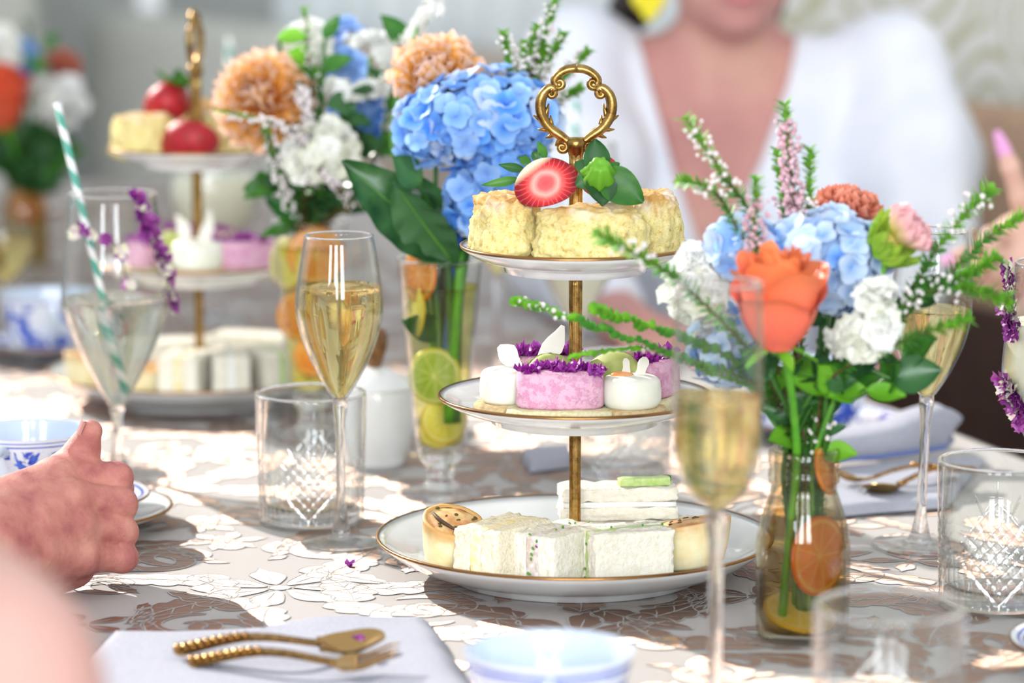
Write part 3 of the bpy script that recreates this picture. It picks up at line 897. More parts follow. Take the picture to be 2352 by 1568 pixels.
def handle_mesh():
    "ornate brass ring in the XZ plane, its foot at the origin, about 56 mm tall"
    m = MB()
    m.lathe([(0, 0), (0.0042, 0), (0.0042, 0.001), (0.0052, 0.0035), (0.0062, 0.008), (0.0070, 0.012), (0.005, 0.0145), (0, 0.015)], 20)
    for sg in (1, -1):
        # lower C: from the calyx round the side to the upper scroll
        pts = [(0.003, 0.010), (0.010, 0.0155), (0.017, 0.0205), (0.0222, 0.028), (0.0238, 0.0365), (0.0218, 0.0435), (0.0170, 0.0478), (0.0140, 0.0455)]
        P = spline([(sg * x, 0, z) for x, z in pts], 30)
        m.tube(P, [0.0024 + 0.0010 * math.sin(PI * i / 29) for i in range(30)], 10, flat=1.15)
        m.tube([p + Vector((sg * 0.0015 * math.sin(PI * i / 29), -0.0022, 0)) for i, p in enumerate(P[6:24])], [0.0006 + 0.0006 * math.sin(PI * i / 17) for i in range(18)], 6)
        volute(m, (sg * 0.0165, 0.0438), 0.0032, sg, R(60) if sg > 0 else R(120))
        # crown arc
        pts = [(0.0, 0.0608), (0.006, 0.0600), (0.0115, 0.0570), (0.0148, 0.0525), (0.0128, 0.0492), (0.0102, 0.0500)]
        P = spline([(sg * x, 0, z) for x, z in pts], 18)
        m.tube(P, [0.0029 - 0.0006 * i / 17 for i in range(18)], 10, flat=1.1)
        volute(m, (sg * 0.0112, 0.0506), 0.0032, -sg, R(-40) if sg > 0 else R(220))
        # calyx scrolls and acanthus tips
        volute(m, (sg * 0.0092, 0.0078), 0.0036, sg, R(100) if sg > 0 else R(80))
        m.tube(spline([(sg * 0.002, 0, 0.006), (sg * 0.006, 0, 0.0125), (sg * 0.0105, 0, 0.0130), (sg * 0.0128, 0, 0.0085)], 12), [0.0026, .003, .003, .003, .0028, .0026, .0026, .0024, .0022, .002, .0018, .0014], 8)
        for (x, z, dx, dz, L) in ((0.0185, 0.020, 0.7, -0.25, .0065), (0.0152, 0.0165, 0.55, -0.6, .006), (0.0165, 0.0215, -0.1, 0.9, .006), (0.0205, 0.029, -0.45, 0.8, .007), (0.0225, 0.026, 0.8, 0.2, .005)):
            d = Vector((sg * dx, 0, dz)).normalized(); p = Vector((sg * x, 0, z))
            m.tube([p - d * .003, p, p + d * L * .5 + Vector((sg * .0005, 0, .0008)), p + d * L + Vector((sg * .0012, 0, .0022))], [.0022, .0021, .0014, .0004], 7)
    return m.mesh('handle', M['brass'])
PL = [(0.0, 0.135, 0.028, 0.086, 'wide bottom plate with gilded rim'), (0.106, 0.0925, 0.019, 0.057, 'middle plate with gilded rim'), (0.2085, 0.0775, 0.0185, 0.048, 'small top plate with gilded rim')]
PM = [plate_meshes(r, h, f) for z, r, h, f, l in PL]
me_handle = handle_mesh()
m = MB(); p_, rf_ = fluted(0.0036, 0.006, 0.107); m.lathe(p_, 32, rfun=rf_); me_pole_a = m.mesh('pole', M['brass'])
m = MB(); p_, rf_ = fluted(0.0041, 0.112, 0.2095); m.lathe(p_, 32, rfun=rf_); me_pole_b = m.mesh('pole', M['brass'])
m = MB(); p_, rf_ = fluted(0.0042, 0.214, 0.2885); m.lathe(p_, 32, rfun=rf_); me_pole_c = m.mesh('pole', M['brass'])
m = MB(); m.lathe([(0, 0.2030), (0.0050, 0.2030), (0.0064, 0.2045), (0.0068, 0.2070), (0.0060, 0.2095), (0, 0.2095)], 32, rfun=lambda a, z: 1 + .1 * abs(math.sin(4 * a))); me_collar = m.mesh('collar', M['brass'])
m = MB(); m.lathe([(0, 0.1025), (0.0052, 0.1025), (0.0060, 0.1045), (0.0060, 0.1065), (0, 0.1065)], 32, rfun=lambda a, z: 1 + .1 * abs(math.sin(4 * a))); me_collar2 = m.mesh('collar', M['brass'])
def cake_stand(label, loc, rz, hrz):
    t = thing('cake_stand', label, 'cake stand', loc, (0, 0, rz), 'three-tier cake stands')
    for (z, r, h, f, l), (a, b) in zip(PL, PM):
        p = put('plate', a, t, (0, 0, z), label=l)
        put('gold_rim', b, p)
    put('pole', me_pole_a, t); put('pole', me_pole_b, t); put('pole', me_pole_c, t)
    put('collar', me_collar, t); put('collar', me_collar2, t)
    put('handle', me_handle, t, (0, 0, 0.284), (0, 0, hrz), label='ornate scrolled brass ring handle')
    return t
ST1 = Vector((xat(1320, 2.18), 2.18, 0))
ST2 = Vector((xat(460, 2.885), 2.885, 0))
cake_stand('three-tier white cake stand whose brass ring handle faces us, strawberry half beneath it', ST1, 0, 0)
cake_stand('three-tier white cake stand behind the striped straw, its brass handle turned edge-on', ST2, 0.3, R(84) - 0.3)

# ------------------------------------------------------------------ scones
def scone_mesh(rx, ry, h, seed, mat):
    m = MB(); seg, rings = 90, 48
    V, F = [], []
    for i in range(rings + 1):
        t = i / rings
        for k in range(seg):
            a = 2 * PI * k / seg
            # superellipse side profile
            ph = PI * t - PI / 2
            cz = math.copysign(abs(math.sin(ph)) ** 0.62, math.sin(ph)); cr = abs(math.cos(ph)) ** 0.45
            d = Vector((math.cos(a) * cr, math.sin(a) * cr, cz * 0.8))
            n1 = mn.noise(d * 2.0 + Vector((seed, 0, 0))); n2 = mn.noise(d * 5.5 + Vector((seed, 3, 0))); n3 = mn.noise(d * 14 + Vector((0, seed, 0)))
            waist = 1 + 0.045 * math.cos(2 * PI * (t - 0.30) * 1.6)
            k_ = waist * (1 + 0.12 * n1 + 0.10 * n2 + 0.05 * n3 - 0.05 * max(0, 1 - abs(t - 0.42 - 0.10 * n1) / 0.035))
            z = h / 2 + h / 2 * cz * (1 + (0.14 * n1 + 0.08 * n2 if cz > 0 else 0) + 0.03 * n3)
            V.append((rx * k_ * math.cos(a) * cr, ry * k_ * math.sin(a) * cr, max(0, z)))
    for i in range(rings):
        for k in range(seg):
            l = (k + 1) % seg
            F.append((i * seg + k, i * seg + l, (i + 1) * seg + l, (i + 1) * seg + k))
    m.add(V, F); return m.mesh('scone', M[mat])
SZ = 0.2085 + 0.0078
def scone(label, st, dx, dy, rx, ry, h, seed, mat, rz=0.0, z=SZ):
    return tag(put('scone', scone_mesh(rx, ry, h, seed, mat), None, (st.x + dx, st.y + dy, z), (0, 0, rz)), label, 'scone', 'scones on the cake stands')
scone('broad pale scone at the front of the nearer stand, below the strawberry half', ST1, 0.0085, -0.0345, 0.0385, 0.0270, 0.0405, 3.1, 'scone')
scone('pale flour-dusted scone beside the blue hydrangea, under the strawberry half', ST1, -0.0465, -0.004, 0.0245, 0.0300, 0.0460, 8.7, 'scone')
scone('browner tall scone partly hidden by the green strawberry leaf', ST1, 0.0500, 0.003, 0.0215, 0.0300, 0.0460, 14.2, 'scone_brown')
scone('yellow scone at the outer edge of the farther stand, nearest the grey panel', ST2, -0.046, -0.012, 0.028, 0.030, 0.040, 21.0, 'scone')
scone('tan scone behind the brass handle of the farther stand', ST2, 0.012, 0.040, 0.030, 0.026, 0.048, 27.0, 'scone_brown')
scone('tan scone on the farther stand next to the peach dahlia', ST2, 0.043, 0.006, 0.026, 0.028, 0.042, 33.0, 'scone_brown')

# ------------------------------------------------------------------ strawberries
def leaf_sheet(m, L, W, cup=0.15, bend=0.0, nu=5, nv=9, tipk=1.0, mi=0):
    "leaf along +Y from the origin"
    def f(u, v):
        s_ = 2 * u - 1; w = W * math.sin(PI * min(1, v ** 0.8 * 0.97 + 0.015)) ** tipk
        return (s_ * w, L * v, cup * W * s_ * s_ + bend * L * v * v)
    m.sheet(f, nu, nv, mi)
    return m
def berry_half(label, loc, rotq):
    t = thing('strawberry', label, 'strawberry', loc, rotq if not isinstance(rotq, Quaternion) else (0, 0, 0), 'strawberries on the cake stands')
    if isinstance(rotq, Quaternion): t.rotation_mode = 'QUATERNION'; t.rotation_quaternion = rotq
    def out(a):
        r = 1 + 0.06 * math.cos(2 * a) - 0.07 * math.cos(3 * (a + PI / 2)) * .5
        return 0.0205 * r * math.cos(a), 0.0170 * r * math.sin(a) + 0.0005
    N = 48
    m = MB(); m.add([(*out(2 * PI * k / N), 0.0) for k in range(N)] + [(0, 0, 0.0006)], [(k, (k + 1) % N, N) for k in range(N)])
    m.build('cut_face', M['berry_cut'], t)
    m = MB()
    def dome(u, v):
        x, y = out(2 * PI * u); c = math.cos(v * PI / 2)
        return (x * c, y * c, -0.0150 * math.sin(v * PI / 2))
    m.sheet(lambda u, v: dome(1 - u, v), N, 9, wrap=True); m.build('skin', M['berry'], t)
    return t
P = atY(1254, 421, 2.150)
bh = berry_half('strawberry half with its cut face towards us, on the nearer stand', P, (R(76), R(-16), R(-6)))
for a, L, b in ((R(128), .018, .5), (R(110), .012, -.3), (R(92), .010, -.5), (R(150), .024, .9), (R(78), .014, .2)):
    m = leaf_sheet(MB(), L, 0.0032, 0.3, b * 0.5)
    m.build('sepal', M['leaf'], bh, (0.0190 * math.cos(a), 0.0165 * math.sin(a), -0.003), (R(-20), 0, a - PI / 2 + R(25)))
P = atY(1375, 398, 2.140)
sb = thing('strawberry', 'strawberry seen calyx first with broad green leaves, leaning on the brass pole', 'strawberry', P, group='strawberries on the cake stands')
m = MB(); m.lathe([(0, -0.034), (0.006, -0.031), (0.012, -0.022), (0.0145, -0.012), (0.013, -0.004), (0.007, 0), (0, 0.001)], 24)
fr = m.build('fruit', M['berry'], sb, (0.001, 0.010, 0.0), qrot((0.0, -0.94, 0.30)))
m = MB(); m.lathe([(0, -0.006), (0.0075, -0.004), (0.0082, 0.000), (0.0058, 0.004), (0.0048, 0.008), (0.0030, 0.0098), (0.0016, 0.0090), (0, 0.0085)], 32, rfun=lambda a, z: 1 + .10 * math.sin(7 * a) + .06 * math.sin(11 * a + 200 * z)); m.build('calyx', M['leaf_bright'], sb, (0, -.003, 0.0), qrot((0.05, -0.80, 0.60)), scale=1.35)
for px, py, L, W, dy, mm in ((1366, 318, 0, .0090, 0.004, 'leaf'), (1322, 425, 0, .0075, .000, 'leaf_dark'), (1478, 462, 0, .0125, -.004, 'leaf'), (1385, 470, 0, .0110, -.010, 'leaf_dark'), (1424, 372, 0, .0040, .006, 'leaf'), (1425, 400, 0, .0085, .008, 'leaf_dark'), (1318, 372, 0, .0060, .008, 'leaf_dark')):
    d = atY(px, py, 2.140 + dy) - P; L = d.length
    m = leaf_sheet(MB(), L, W, 0.25, -0.12, 7, 11, 0.75)
    q = d.to_track_quat('Y', 'Z')
    # turn the blade's face to the camera side
    nz = q @ Vector((0, 0, 1)); tgt = Vector((0, -0.9, 0.45)); tgt = (tgt - d.normalized() * tgt.dot(d.normalized())).normalized()
    ang = math.atan2(nz.cross(tgt).dot(d.normalized()), nz.dot(tgt))
    m.build('leaf', M[mm], sb, (0, -0.002, 0), Quaternion(d.normalized(), ang + R(random.uniform(-18, 18))) @ q)
# farther stand
P2 = lambda dx, dy, z: (ST2.x + dx, ST2.y + dy, z)
b2 = berry_half('strawberry half lying red side out on the farther stand', P2(-0.002, -0.036, SZ + 0.0175), (R(58), R(20), R(150)))
b2.scale = (1.35,) * 3
b3 = thing('strawberry', 'whole strawberry with leaves on top of the yellow scone of the farther stand', 'strawberry', P2(-0.028, 0.012, SZ + 0.048), group='strawberries on the cake stands')
m = MB(); m.lathe([(0, -0.016), (0.007, -0.014), (0.012, -0.006), (0.0145, 0.004), (0.012, 0.012), (0.005, 0.015), (0, 0.0145)], 24); m.build('fruit', M['berry'], b3, (0, 0, 0), (R(30), R(70), 0))
for a in range(6):
    b3.scale = (1.3,) * 3; m = leaf_sheet(MB(), 0.022, 0.006, 0.3, 0.2); m.build('sepal', M['leaf'], b3, (0.010, 0, 0.008), (R(25), 0, R(60 * a + 10)))
# ------------------------------------------------------------------ petits fours on the middle plates
MZ = 0.106 + 0.0078
def pill(lx, ly, h, n=40, taper=0.97, rad=0.002, pw=2.6):
    m = MB(); prof = [(0.0, 0), (1 - rad * 2 / lx, 0), (1, rad), (taper + (1 - taper) * .3, h * .7), (taper, h - rad), (taper - rad * 2.2 / ly, h), (0, h)]
    V, F, k = [], [], len(prof)
    for i in range(n):
        a = 2 * PI * i / n; c, s = math.cos(a), math.sin(a)
        q = (abs(c) ** pw + abs(s) ** pw) ** (-1 / pw)
        for r, z in prof: V.append((lx / 2 * r * q * c, ly / 2 * r * q * s, z))
    for i in range(n):
        j = (i + 1) % n
        for b in range(k - 1): F.append((i * k + b, j * k + b, j * k + b + 1, i * k + b + 1))
    return m.add(V, F)
def ruffle(seed, r=0.006, n=5):
    "a small crumpled petal cluster"
    rnd = random.Random(seed); m = MB()
    for i in range(n):
        a = rnd.uniform(0, 2 * PI); tl = rnd.uniform(0.1, .95); L = r * rnd.uniform(.6, .95); W = r * rnd.uniform(.6, .95); ph = rnd.uniform(0, 6)
        ca, sa = math.cos(a), math.sin(a)
        def f(u, v):
            s = 2 * u - 1; w = W * (0.3 + v) * (1 - 0.2 * v); x = L * v * math.cos(tl) ; y = s * w; z = L * v * math.sin(tl) + 0.0022 * math.sin(5 * s + ph) * v + 0.001 * math.sin(9 * v + ph)
            return (ca * x - sa * y, sa * x + ca * y, z)
        m.sheet(f, 5, 4)
    return m.mesh('petal', M['purple_petal'])
RUF = [ruffle(i) for i in range(6)]
def petals_on(parent, lx, ly, z, n, seed, s=1.0):
    rnd = random.Random(seed)
    for i in range(n):
        put('petal', RUF[rnd.randrange(6)], parent, (rnd.uniform(-lx, lx) / 2, rnd.uniform(-ly, ly) / 2, z), (rnd.uniform(-.4, .4), rnd.uniform(-.4, .4), rnd.uniform(0, 6.3)), s * rnd.uniform(.9, 1.55))
def pink_cake(label, st, dx, dy, rz, z=MZ, lx=0.059, ly=0.027, h=0.0245, n=16, seed=1, base='rect'):
    t = thing('pink_cake', label, 'cake', (st.x + dx, st.y + dy, z), (0, 0, rz), 'pink petits fours')
    V, F = superblock(lx + .011, ly + .007, 0.0085, 0.0018, 8, 0.0006, 400, seed); b = MB().add(V, F); b.build('shortbread', M['shortbread'], t)
    pill(lx, ly, h, 48).build('sponge', M['pink_cake'], t, (0, 0, 0.0087))
    petals_on(t, lx * .85, ly * .55, 0.0087 + h - .001, n, seed)
    return t
pink_cake('pink oblong cake topped with purple petals, front of the nearer middle plate', ST1, -0.0110, -0.0425, R(-3), seed=2, n=20, z=MZ + .0016)
pink_cake('pink oblong cake behind the coconut flakes and green macaron on the nearer stand', ST1, -0.0215, 0.0360, R(8), seed=5, lx=0.052, n=26)
pink_cake('pink oblong cake seen past the tall flute, sitting beside the round white cake', ST1, 0.0545, 0.0040, R(66), seed=9, n=12, lx=.050, z=MZ + .0022)
pink_cake('pink oblong cake on the farther stand, behind the big wine glass', ST2, -0.042, -0.010, R(70), seed=12, n=10)
pink_cake('pink cake with purple petals on the farther stand, next to the orange-filled vase', ST2, 0.045, -0.030, R(15), seed=15, n=10)
pink_cake('pink cake at the back of the farther stand, behind its brass pole', ST2, -0.004, 0.045, R(5), seed=18, n=12)
def flake(L, W, seed):
    rnd = random.Random(seed); m = MB()
    f = lambda u, v: ((2 * u - 1) * W * (math.sin(PI * (v * .80 + .16)) ** .6) * (.5 + .12 * math.sin(7 * v + seed)) + .15 * L * math.sin(2 * v), 0.12 * L * math.sin(PI * v), L * v)
    m.sheet(f, 4, 7); n = len(m.V)
    m.sheet(lambda u, v: tuple(Vector(f(1 - u, v)) + Vector((0, .0007, 0))), 4, 7)
    return m
def white_cake(label, st, dx, dy, d, h, biscuit_d, flakes, gel=None, rz=0.0, up=.0022):
    t = thing('white_cake', label, 'cake', (st.x + dx, st.y + dy, MZ + up), (0, 0, rz), 'round white petits fours')
    MB().lathe([(0, 0), (biscuit_d / 2 - .001, 0), (biscuit_d / 2, .002), (biscuit_d / 2, .0060), (biscuit_d / 2 - .0015, .0075), (0, .0075)], 40).build('biscuit', M['biscuit'], t)
    r = d / 2; q = 0.0055
    prof = [(0, 0), (r - .0025, 0), (r - .0015, .0015), (r, .004), (r + .0002, h * .5), (r - .0004, h - q)] + [(r - q * (1 - math.cos(PI / 2 * i / 5)) - .0004, h - q + q * math.sin(PI / 2 * i / 5)) for i in range(1, 6)] + [(r * .5, h + .0003), (0, h + .0003)]
    MB().lathe(prof, 48).build('mousse', M['white_mousse'], t, (0, 0, .0076))
    for (fx, fy, L, W, tx, ty, tz, s) in flakes:
        flake(L, W, s).build('coconut_flake', M['coconut'], t, (fx, fy, .0076 + h - .002), (tx, ty, tz))
    if gel:
        MB().ball((gel[0], gel[1], .0076 + h), (.008, .006, .0028), 14, 8).build('fruit_gel', M['orange_gel'], t)
    return t
white_cake('round white cake with two coconut flakes and orange gel, beside the pink cake', ST1, 0.0365, -0.0370, 0.0400, 0.0205, 0.048,
           [(-.004, 0, .014, .006, R(10), R(-8), 0, 1), (.005, .001, .015, .008, R(8), R(6), .2, 2)], (-.006, .002))
white_cake('round white cake with tall coconut flakes at the outer edge of the nearer stand', ST1, -0.0465, -0.0190, 0.036, 0.0225, 0.044,
           [(.008, .003, .021, .013, R(-12), R(-48), 0, 3), (.020, .010, .034, .012, R(-5), R(24), 0, 4)])
white_cake('round white cake in the middle of the farther stand, with two coconut flakes', ST2, 0.004, -0.040, 0.046, 0.024, 0.054,
           [(-.010, .002, .026, .010, R(5), R(-28), 0, 5), (.004, .003, .030, .010, R(5), R(4), 0, 6)])
def macaron(label, st, dx, dy, z, rot, r=0.0205, group='green macarons'):
    t = thing('macaron', label, 'macaron', (st.x + dx, st.y + dy, z), rot, group)
    dome = [(0, .0125), (r * .5, .0118), (r * .85, .0095), (r, .006), (r * .985, .0042), (0, .0042)]
    for sg in (1, -1):
        m = MB(); m.lathe([(a, sg * b) for a, b in dome][::1 if sg < 0 else -1], 40); m.build('shell', M['macaron'], t)
        m = MB(); m.lathe([(0, sg * .0044), (r * 1.0, sg * .0044), (r * 1.04, sg * .003), (r * 1.01, sg * .0016), (0, sg * .0016)][::1 if sg > 0 else -1], 40, rfun=lambda a, z: 1 + .02 * math.sin(23 * a) + .015 * math.sin(41 * a)); m.build('foot', M['macaron_foot'], t)
    m = MB(); m.lathe([(0, -.0018), (r * .97, -.0016), (r * .97, .0016), (0, .0018)], 32); m.build('filling', M['cream_cheese'], t)
    return t
macaron('green macaron tipped up behind the front pink cake, nearer the coconut flakes', ST1, -0.0165, -0.0125, MZ + .0200, (R(62), R(14), R(14)))
macaron('green macaron tipped up behind the round white cake on the nearer stand', ST1, 0.0260, -0.0130, MZ + .0205, (R(58), R(-16), R(-10)), .0215)
macaron('green macaron lying beside the white cake on the farther stand', ST2, 0.028, -0.010, MZ + .0185, (R(40), 0, R(20)), .019)
macaron('green macaron between pink and white cakes on the farther stand', ST2, -0.022, -0.014, MZ + .0195, (R(66), 0, R(-16)), .019)

# ------------------------------------------------------------------ finger sandwiches and tarts on the bottom plates
BZ = 0.0090
def sandwich(label, st, dx, dy, rz, L, W, H, bread, fill, t_fill, seed, flat=False, z=BZ, group='finger sandwiches', tilt=0.0, bits=None):
    "layers stand upright side by side (flat=False) or lie one over the other (flat=True)"
    t = thing('finger_sandwich', label, 'sandwich', (st.x + dx, st.y + dy, z), (tilt, 0, rz), group)
    b = ((H if flat else W) - t_fill) / 2
    for sg in (-1, 1):
        if flat:
            V, F = superblock(L, W, b, .0016, 14, .0018, 300, seed + sg); V = [(x, y, zz + (0 if sg < 0 else b + t_fill)) for x, y, zz in V]
        else:
            V, F = superblock(b, L, H, .0016, 14, .0018, 300, seed + sg); V = [(x + sg * (b + t_fill) / 2, y, zz) for x, y, zz in V]
        MB().add(V, F).build('bread', M[bread], t)
    if flat: V, F = superblock(L * .985, W * .985, t_fill * 1.1, .0008, 8, .0010, 300, seed + 9); V = [(x, y, zz + b - t_fill * .05) for x, y, zz in V]
    else: V, F = superblock(t_fill * 1.1, L * .99, H * .995, .0008, 8, .0010, 300, seed + 9)
    MB().add(V, F).build('filling', M[fill], t)
    rnd = random.Random(seed)
    for (mat, n, sz) in bits or []:
        for i in range(n):
            m = MB(); m.ball((0, 0, 0), (sz, sz * .7, sz * .5), 7, 4)
            if flat: p = (rnd.uniform(-L, L) * .48, -W * .5, b + rnd.uniform(0, t_fill))
            else:
                p = (rnd.uniform(-.5, .5) * t_fill, -L * .5 - .0003, rnd.uniform(.05, .95) * H) if i % 2 == 0 else (rnd.uniform(-.5, .5) * t_fill, rnd.uniform(-.48, .48) * L, H + .0003)
            m.build('herb_fleck', M[mat], t, p, (rnd.uniform(0, 3), rnd.uniform(0, 3), 0))
    return t
sandwich('egg finger sandwich of grainy bread next to the small tart, nearer stand', ST1, -0.0490, -0.0480, R(-36), 0.062, 0.036, 0.0375, 'crumb_grain', 'egg', .008, 3)
sandwich('creamy chicken and herb finger sandwich in the middle of the front row', ST1, -0.0120, -0.0545, R(-38), 0.058, 0.036, 0.0350, 'crumb', 'chicken', .009, 11, bits=[('herb', 12, .0013), ('purple_petal', 1, .0012)])
sandwich('cucumber finger sandwich with long crumb side facing us, beside the browned tart', ST1, 0.0325, -0.0575, R(-70), 0.056, 0.036, 0.0365, 'crumb', 'cucumber', .005, 19, bits=[('herb', 6, .0012)])
sandwich('lower of two flat cucumber sandwiches at the back of the nearer stand', ST1, 0.0420, 0.0310, R(-5), 0.088, 0.036, 0.0235, 'crumb', 'cream_cheese', .0035, 27, flat=True)
u = sandwich('upper cucumber sandwich with a cucumber stick on top, back of the nearer stand', ST1, 0.0300, 0.0370, R(4), 0.080, 0.032, 0.0225, 'crumb', 'cream_cheese', .0035, 35, flat=True, z=BZ + .0240)
V, F = superblock(.036, .010, .0060, .0012, 6, .0006, 200, 4); MB().add(V, F).build('cucumber_stick', M['cucumber'], u, (.018, -.004, .0225), (0, 0, R(8)))
V, F = superblock(.036, .004, .0055, .0012, 6, .0006, 200, 5); MB().add(V, F).build('cucumber_skin', M['cucumber_skin'], u, (.020, .0025, .0225), (0, 0, R(8)))
sandwich('egg finger sandwich on the farther stand, standing in front of its pole', ST2, -0.006, -0.062, R(-10), 0.055, 0.036, 0.042, 'crumb', 'egg', .008, 43)
sandwich('white finger sandwich on the farther stand beside the egg one', ST2, 0.032, -0.058, R(8), 0.055, 0.032, 0.042, 'crumb', 'cream_cheese', .006, 51)
sandwich('cucumber finger sandwich on the farther stand, against the orange-filled vase', ST2, 0.068, -0.040, R(24), 0.055, 0.036, 0.043, 'crumb', 'cucumber', .006, 59)
sandwich('flat white sandwich lying behind the tarts on the farther stand', ST2, -0.030, 0.030, R(12), 0.10, 0.042, 0.040, 'crumb', 'cream_cheese', .005, 67, flat=True)
sandwich('flat white sandwich at the back of the farther stand, right of its pole', ST2, 0.045, 0.040, R(-20), 0.075, 0.042, 0.044, 'crumb', 'cream_cheese', .005, 75, flat=True)
def tart(label, st, dx, dy, z, rot, r, h, oval=1.0, slit=True, seed=0):
    t = thing('tart', label, 'tart', (st.x + dx, st.y + dy, z), rot, 'savoury tarts')
    rb = r * .70
    prof = [(0, 0), (rb - .004, 0), (rb, .002), (rb + (r - rb) * .45, h * .35), (rb + (r - rb) * .8, h * .68), (r, h - .002), (r + .0004, h), (r - .0018, h + .0006), (r - .003, h - .0006)]
    m = MB(); m.lathe(prof, 56, rfun=lambda a, zz: 1 + .008 * math.sin(9 * a + seed)); m.V = [(x, y * oval, zz) for x, y, zz in m.V]; m.build('crust', M['pastry'], t)
    def top(u, v):
        a = 2 * PI * u; q = (r - .0028) * v
        return (q * math.cos(a), q * math.sin(a) * oval, h - .0008 + .003 * (1 - v * v) + .0008 * mn.noise(Vector((q * math.cos(a) * 150, q * math.sin(a) * 150, seed))))
    m = MB(); m.sheet(top, 40, 10, wrap=True); m.build('lid', M['tart_top'], t)
    if slit:
        m = MB(); m.tube(spline([(-r * .72, -r * .30 * oval, h + .0012), (-.002, -r * .52 * oval, h + .0022), (r * .62, -r * .42 * oval, h + .0012)], 12), [.0003, .001, .0016, .0019, .002, .002, .002, .002, .0019, .0016, .001, .0003], 6, flat=.7); m.build('slit', M['dark_slit'], t)
    rnd = random.Random(seed)
    for i in range(12):
        a, q = rnd.uniform(0, 6.28), r * rnd.uniform(.15, .85); m = MB(); m.ball((0, 0, 0), (rnd.uniform(.001, .0026), rnd.uniform(.0008, .0016), .0006), 7, 4)
        m.build('herb_fleck', M['tart_herb'], t, (q * math.cos(a), q * math.sin(a) * oval, h + .0022 * (1 - (q / r) ** 2)), (0, 0, rnd.uniform(0, 3)))
    return t
tart('small pale tart with a slit lid, outer end of the front row, nearer stand', ST1, -0.0875, -0.0330, BZ + .0075, (R(8), R(20), R(-40)), 0.0205, 0.033, 1.0, True, 2)
tart('browned tart with herbs seen past the tall flute stem, nearer stand', ST1, 0.0800, -0.0280, BZ + .0035, (R(-8), R(-7), R(16)), 0.0300, 0.030, .85, False, 7)
tart('golden tart on the farther stand beside the egg sandwich', ST2, -0.050, -0.058, BZ, (0, 0, 0), 0.0285, 0.031, .8, False, 12)
tart('golden tart at the outer edge of the farther stand, behind the wine glass stem', ST2, -0.098, -0.014, BZ + .004, (0, R(6), 0), 0.0240, 0.030, .9, False, 17)
# ------------------------------------------------------------------ drinking glasses
def smooth_prof(pts, n=28):
    P = spline([(r, 0, z) for r, z in pts], n)
    return [(max(0, p.x), p.z) for p in P]
def bowl_r(prof, z):
    for (r0, z0), (r1, z1) in zip(prof, prof[1:]):
        if z0 <= z <= z1: return r0 + (r1 - r0) * (z - z0) / max(1e-9, z1 - z0)
    return prof[-1][0]
def goblet_meshes(bowl, stem_r, base_r, wall=0.0009, stem_flare=None):
    "bowl: (r,z) from the stem upward; returns bowl, rim, stem, base meshes"
    z0 = bowl[0][1]; inner = [(max(0.0, r - wall), z + (wall if i == 0 else 0)) for i, (r, z) in enumerate(bowl)]
    b = MB().lathe([(0.0, z0)] + bowl + inner[::-1] + [(0, inner[0][1])], 64).mesh('bowl', M['glass'])
    rt, zt = bowl[-1]
    rim = MB().lathe([(rt - wall * 1.2, zt), (rt - wall * .5, zt + .0007), (rt + .0003, zt), (rt - wall * .5, zt - .0008), (rt - wall * 1.2, zt)], 64).mesh('rim', M['stem_glass'])
    fl = stem_flare or [(stem_r * 1.0, .62), (stem_r * 1.15, .86), (stem_r * 1.6, .95), (min(bowl[2][0], stem_r * 2.6), 1.0)]
    sp = [(0, .0035), (base_r * .34, .0035), (base_r * .22, .0065), (stem_r * 1.9, .011), (stem_r * 1.25, .020), (stem_r, .032)] + [(r, z0 * f + .002 * (f == 1.0)) for r, f in fl] + [(0, z0 + .002)]
    st = MB().lathe(sp, 32).mesh('stem', M['stem_glass'])
    ba = MB().lathe([(0, 0), (base_r - .001, 0), (base_r, .0008), (base_r - .001, .0016), (base_r * .6, .0026), (base_r * .34, .0042), (0, .0042)], 56).mesh('base', M['stem_glass'])
    return b, rim, st, ba
def liquid_mesh(bowl, level, mat, gap=0.0012):
    z0 = bowl[0][1]
    pr = [(0, z0 + gap * 1.6)] + [(max(0.0003, r - gap), z + gap * 1.2) for r, z in bowl if z + gap * 1.2 < level]
    rl = bowl_r(bowl, level) - gap
    pr += [(rl, level), (rl - .0006, level + .0004), (rl * .6, level), (0, level)]
    return MB().lathe(pr, 64).mesh('drink', M[mat])
def bubbles(parent, bowl, level, n, seed, gap=.002):
    rnd = random.Random(seed); m = MB()
    for i in range(n):
        z = rnd.uniform(bowl[0][1] + .015, level); r = max(0, bowl_r(bowl, z) - gap) * math.sqrt(rnd.random()); a = rnd.uniform(0, 6.28)
        q = rnd.uniform(.0002, .0005)
        m.ball((r * math.cos(a), r * math.sin(a), z), q, 6, 4)
    m.build('bubbles', M['glass'], parent, kind='stuff')
    m = MB()
    for i in range(n):
        a = rnd.uniform(0, 6.28); r = (bowl_r(bowl, level) - gap) * rnd.uniform(.9, 1)
        m.ball((r * math.cos(a), r * math.sin(a), level), rnd.uniform(.0003, .0008), 6, 4)
    m.build('froth', M['stem_glass'], parent, kind='stuff')
def goblet(name, label, cat, loc, meshes, drink=None, group=None, rot=(0, 0, 0)):
    t = thing(name, label, cat, loc, rot, group)
    b = put('bowl', meshes[0], t); put('rim', meshes[1], b)
    put('stem', meshes[2], t); put('base', meshes[3], t)
    if drink: put('drink', drink, t)
    return t
tulip = smooth_prof([(0.0030, .103), (.0078, .1085), (.0165, .123), (.0262, .145), (.0310, .167), (.0305, .183), (.0275, .203), (.0243, .2205)], 30)
GT = goblet_meshes(tulip, .0034, .0290)
DT = liquid_mesh(tulip, .1845, 'champagne')
